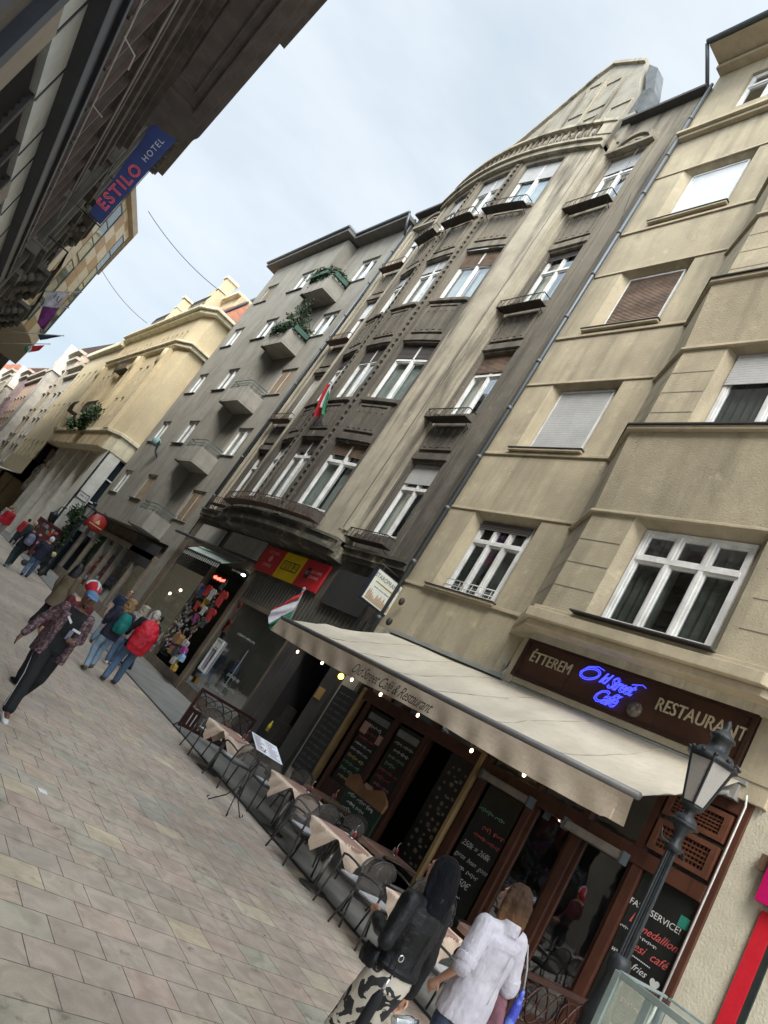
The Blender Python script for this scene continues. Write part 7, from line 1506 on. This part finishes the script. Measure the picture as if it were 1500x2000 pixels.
P = person('person with a white cap and navy jacket walking away, right of the pair', 5.85, 28.3, -.1, 1.72, J=dict(W_back, aR=(.12, .3, .09)), top=M('navy_jacket', (0, 0, 0)), topr=.035, pants=DENIM, shoe=BLKC, hair=dict(k='short', m=M('dark_brown_hair', (0, 0, 0))))
extra(P, 'white_hood', WS, lambda q, P: q.ell(P['H'](0, -.03, .02), .1, .11, .12, 12, P['M3']), .012)
P = person('bare-headed walker in red and white jacket at the left edge of the picture', 6.1, 41.0, PI, 1.75, J=st, top=M('red_top', (.42, .01, .02), .8), topr=.04, pants=M('pale_trousers', (.3, .25, .22), .8), shoe=BLKC, hair=dict(k='short', m=M('dark_brown_hair', (0, 0, 0))))
P = person('man in a dark green jacket facing this way beyond the walking pair', 6.8, 38.0, PI+.3, 1.8, J=wk, top=M('dark_green_top', (.03, .045, .035), .8), topr=.04, pants=M('pale_trousers', (0, 0, 0)), shoe=BLKC, hair=dict(k='short', m=M('grey_hair', (0, 0, 0))))
random.seed(15)
for i in range(9):
    x, y = 5.4+random.uniform(0, 2.2)+i*.05, 44+i*3.6
    c_ = [(.4, .02, .03), (.05, .05, .07), (.3, .28, .25), (.06, .1, .16), (.12, .03, .1), (.5, .5, .48), (.03, .03, .03), (.35, .05, .04), (.1, .12, .08)][i]; nm = ('red', 'charcoal', 'beige', 'blue', 'plum', 'white', 'black', 'scarlet', 'olive')[i]
    P = person('distant walker in a %s top down the street' % nm, x, y, random.choice((0, PI))+random.uniform(-.3, .3), 1.7, J=random.choice((st, wk)), top=M('far_top_%d' % i, c_, .8), topr=.04, pants=(DENIMD, BLKC, DENIM)[i % 3], shoe=BLKC, hair=dict(k=('short', 'long', 'bob')[i % 3], m=M(('black_hair', 'dark_brown_hair', 'blonde_frizz')[i % 3], (0, 0, 0))), vox=.03, grp='distant walkers')
# ---- black-haired woman, foreground
LEATH = M('black_leather', (.005, .0055, .0065), .45, (.009, .0095, .011), 5, bump=.6, bs=16, spec=.22); HAIRB = M('blue_black_hair', (.0025, .003, .005), .5, (.005, .0055, .009), 30, bump=.9, bs=1, bsc=(130, 130, 9), spec=.12)
def cow():
    mt = bpy.data.materials.new('cow_print'); mt.use_nodes = True; t = mt.node_tree; b = t.nodes['Principled BSDF']; b.inputs['Roughness'].default_value = .85
    tcn = nn(t, 'ShaderNodeTexCoord'); n = nn(t, 'ShaderNodeTexNoise'); n.inputs['Scale'].default_value = 12; n.inputs['Detail'].default_value = 2.5; n.inputs['Roughness'].default_value = .45; n.inputs['Distortion'].default_value = .6; t.links.new(tcn.outputs['Object'], n.inputs[0])
    r = nn(t, 'ShaderNodeValToRGB'); r.color_ramp.elements[0].position = .515; r.color_ramp.elements[1].position = .53; r.color_ramp.elements[0].color = (.46, .42, .35, 1); r.color_ramp.elements[1].color = (.018, .018, .02, 1); t.links.new(n.outputs[0], r.inputs[0]); t.links.new(r.outputs[0], b.inputs['Base Color']); return mt
P = person('woman with long black hair in black leather jacket and cow-print trousers', 3.92, 3.42, .02, 1.68, vox=.008,
    J=dict(sR=(.165, 0, 1.39), sL=(-.165, 0, 1.39), eL=(-.245, -.05, 1.13), wL=(-.19, .16, 1.17), dL=(.7, 1, .1), eR=(.225, -.02, 1.11), wR=(.27, .02, .86), dR=(0, .1, -1), kR=(.1, .1, .5), aR=(.1, .05, .09), kL=(-.12, .1, .5), aL=(-.2, -.28, .12)),
    top=LEATH, topr=.022, hem=1.0, pants=cow(), pr=.008, shoe=M('dark_shoe', (0, 0, 0)), hair=dict(k='long', m=HAIRB, d=.006), headturn=.35, collar=1, disp=.02, hands=(.9, .6))
extra(P, 'jacket_hem_belt', LEATH, lambda q, P: q.tube([V(0, 0, .985), V(0, 0, 1.035)], [(.185, .14), (.182, .138)], 20), .009, .01)
extra(P, 'seam', M('leather_seam', (.006, .006, .007), .6), lambda q, P: (q.tube([V(-.17, -.11, 1.27), V(0, -.142, 1.28), V(.17, -.11, 1.27)], .004, 5), q.tube([V(0, -.142, 1.28), V(0, -.138, 1.02)], .003, 5)))
extra(P, 'shoulder_bag', LEATH, lambda q, P: (q.tube([V(-.235, .03, .93), V(-.235, .03, .99), V(-.23, .03, 1.05)], [(.025, .07), (.032, .085), (.02, .07)], 12)), .01, .012, top=('small black shoulder bag on the left hip of the black-haired woman', 'bag'))
extra(P, 'folded_umbrella', BLKC, lambda q, P: (q.tube([V(-.22, -.16, .60), V(-.215, -.165, .68), V(-.21, -.17, .84), V(-.2, -.17, .89)], [.02, .036, .034, .018], 12), q.tube([V(-.2, -.17, .89), V(-.19, -.17, 1.04), V(-.18, -.16, 1.1)], .004, 5)), top=('folded black umbrella hanging behind the black-haired woman', 'umbrella'))
extra(P, 'umbrella_handle', M('silver', (.6, .6, .6), .25, metal=.8, bump=0), lambda q, P: (q.tube([V(-.2, -.17, .89), V(-.196, -.172, .97)], .011, 10), q.tube([V(-.19+.02*cos(t), -.175, 1.1+.02*sin(t)) for t in [2*PI*k/10 for k in range(11)]], .004, 5)), sub=bpy.data.objects['folded_umbrella'])
extra(P, 'water_bottle', glassmat('bottle_plastic', (.9, .93, .95), .3, .1), lambda q, P: q.lathe(V(.31, .0, .70), [(.03, -.07), (.033, -.06), (.031, .03), (.035, .05), (.03, .1), (.013, .14), (.013, .16)], 14, Matrix.Rotation(R(80), 3, 'Y')), top=('clear plastic water bottle in the right hand of the black-haired woman', 'bottle'))
# ---- woman in the white shirt
SHIRT = M('white_shirt', (.44, .42, .465), .9, (.37, .355, .40), 2.5, bump=.9, bs=1, bsc=(16, 16, 5))
P = person('woman with a brown bob in a loose white shirt and jeans, seen from behind', 4.68, 3.40, -.05, 1.76, vox=.008,
    J=dict(eL=(-.27, -.06, 1.13), wL=(-.19, .12, .95), dL=(.1, .6, -.8), eR=(.27, -.03, 1.12), wR=(.25, .1, .9), dR=(0, .3, -1), kR=(.1, .1, .5), aR=(.1, .2, .09), kL=(-.1, 0, .5), aL=(-.12, -.22, .1)),
    top=SHIRT, topr=.022, hem=.80, sleeve=.62, pants=DENIMD, pr=.01, shoe=M('dark_shoe', (0, 0, 0)), hair=dict(k='bob', m=M('brown_hair', (.17, .09, .038), .6, (.09, .045, .022), 7, spec=.15, zg=(1.48, 1.6, (.035, .02, .014), .15), bump=.9, bs=1, bsc=(90, 90, 12)), d=.018), headturn=.35, collar=1, disp=.022)
for s_, nm in (('L', 1), ('R', 1)):
    a, b = V(*P['j']['s'+s_]), V(*P['j']['e'+s_]); extra(P, 'sleeve_cuff', SHIRT, lambda q, P: q.tube([a.lerp(b, .78), a.lerp(b, 1.0)], [.078, .075], 14), .01, .012)
extra(P, 'shirt_yoke_seam', M('shirt_seam', (.45, .43, .46), .8), lambda q, P: (q.tube([V(-.18, -.118, 1.33), V(0, -.152, 1.34), V(.18, -.118, 1.33)], .003, 5), q.tube([V(.0, -.152, 1.34), V(.0, -.155, 1.0)], .003, 5)))
extra(P, 'carried_jacket', M('mauve_cloth', (.22, .10, .12), .85, (.16, .07, .09), 5, bump=.3), lambda q, P: (q.tube([V(.27, .03, 1.05), V(.3, .0, .85), V(.29, -.02, .66)], [(.05, .09), (.06, .11), (.045, .1)], 12)), .01, .03, top=('mauve jacket carried over the right arm of the woman in white', 'jacket'))
extra(P, 'folded_umbrella', M('umbrella_blue', (.04, .05, .36), .5, (.12, .2, .55), 14, .5, .6, bump=.3), lambda q, P: (q.tube([V(.345, -.10, .84), V(.347, -.10, .90), V(.345, -.10, 1.06), V(.335, -.10, 1.16)], [.012, .036, .030, .014], 12)), .006, .012, top=('folded blue and purple umbrella hanging at the side of the woman in white', 'umbrella'))
extra(P, 'strap', M('strap_pale', (.35, .35, .36), .5), lambda q, P: (q.tube([V(.335, -.10, 1.16), V(.30, -.08, 1.28), V(.22, -.06, 1.42), V(.16, .02, 1.45)], .006, 6)), sub=bpy.data.objects['folded_umbrella.001'])
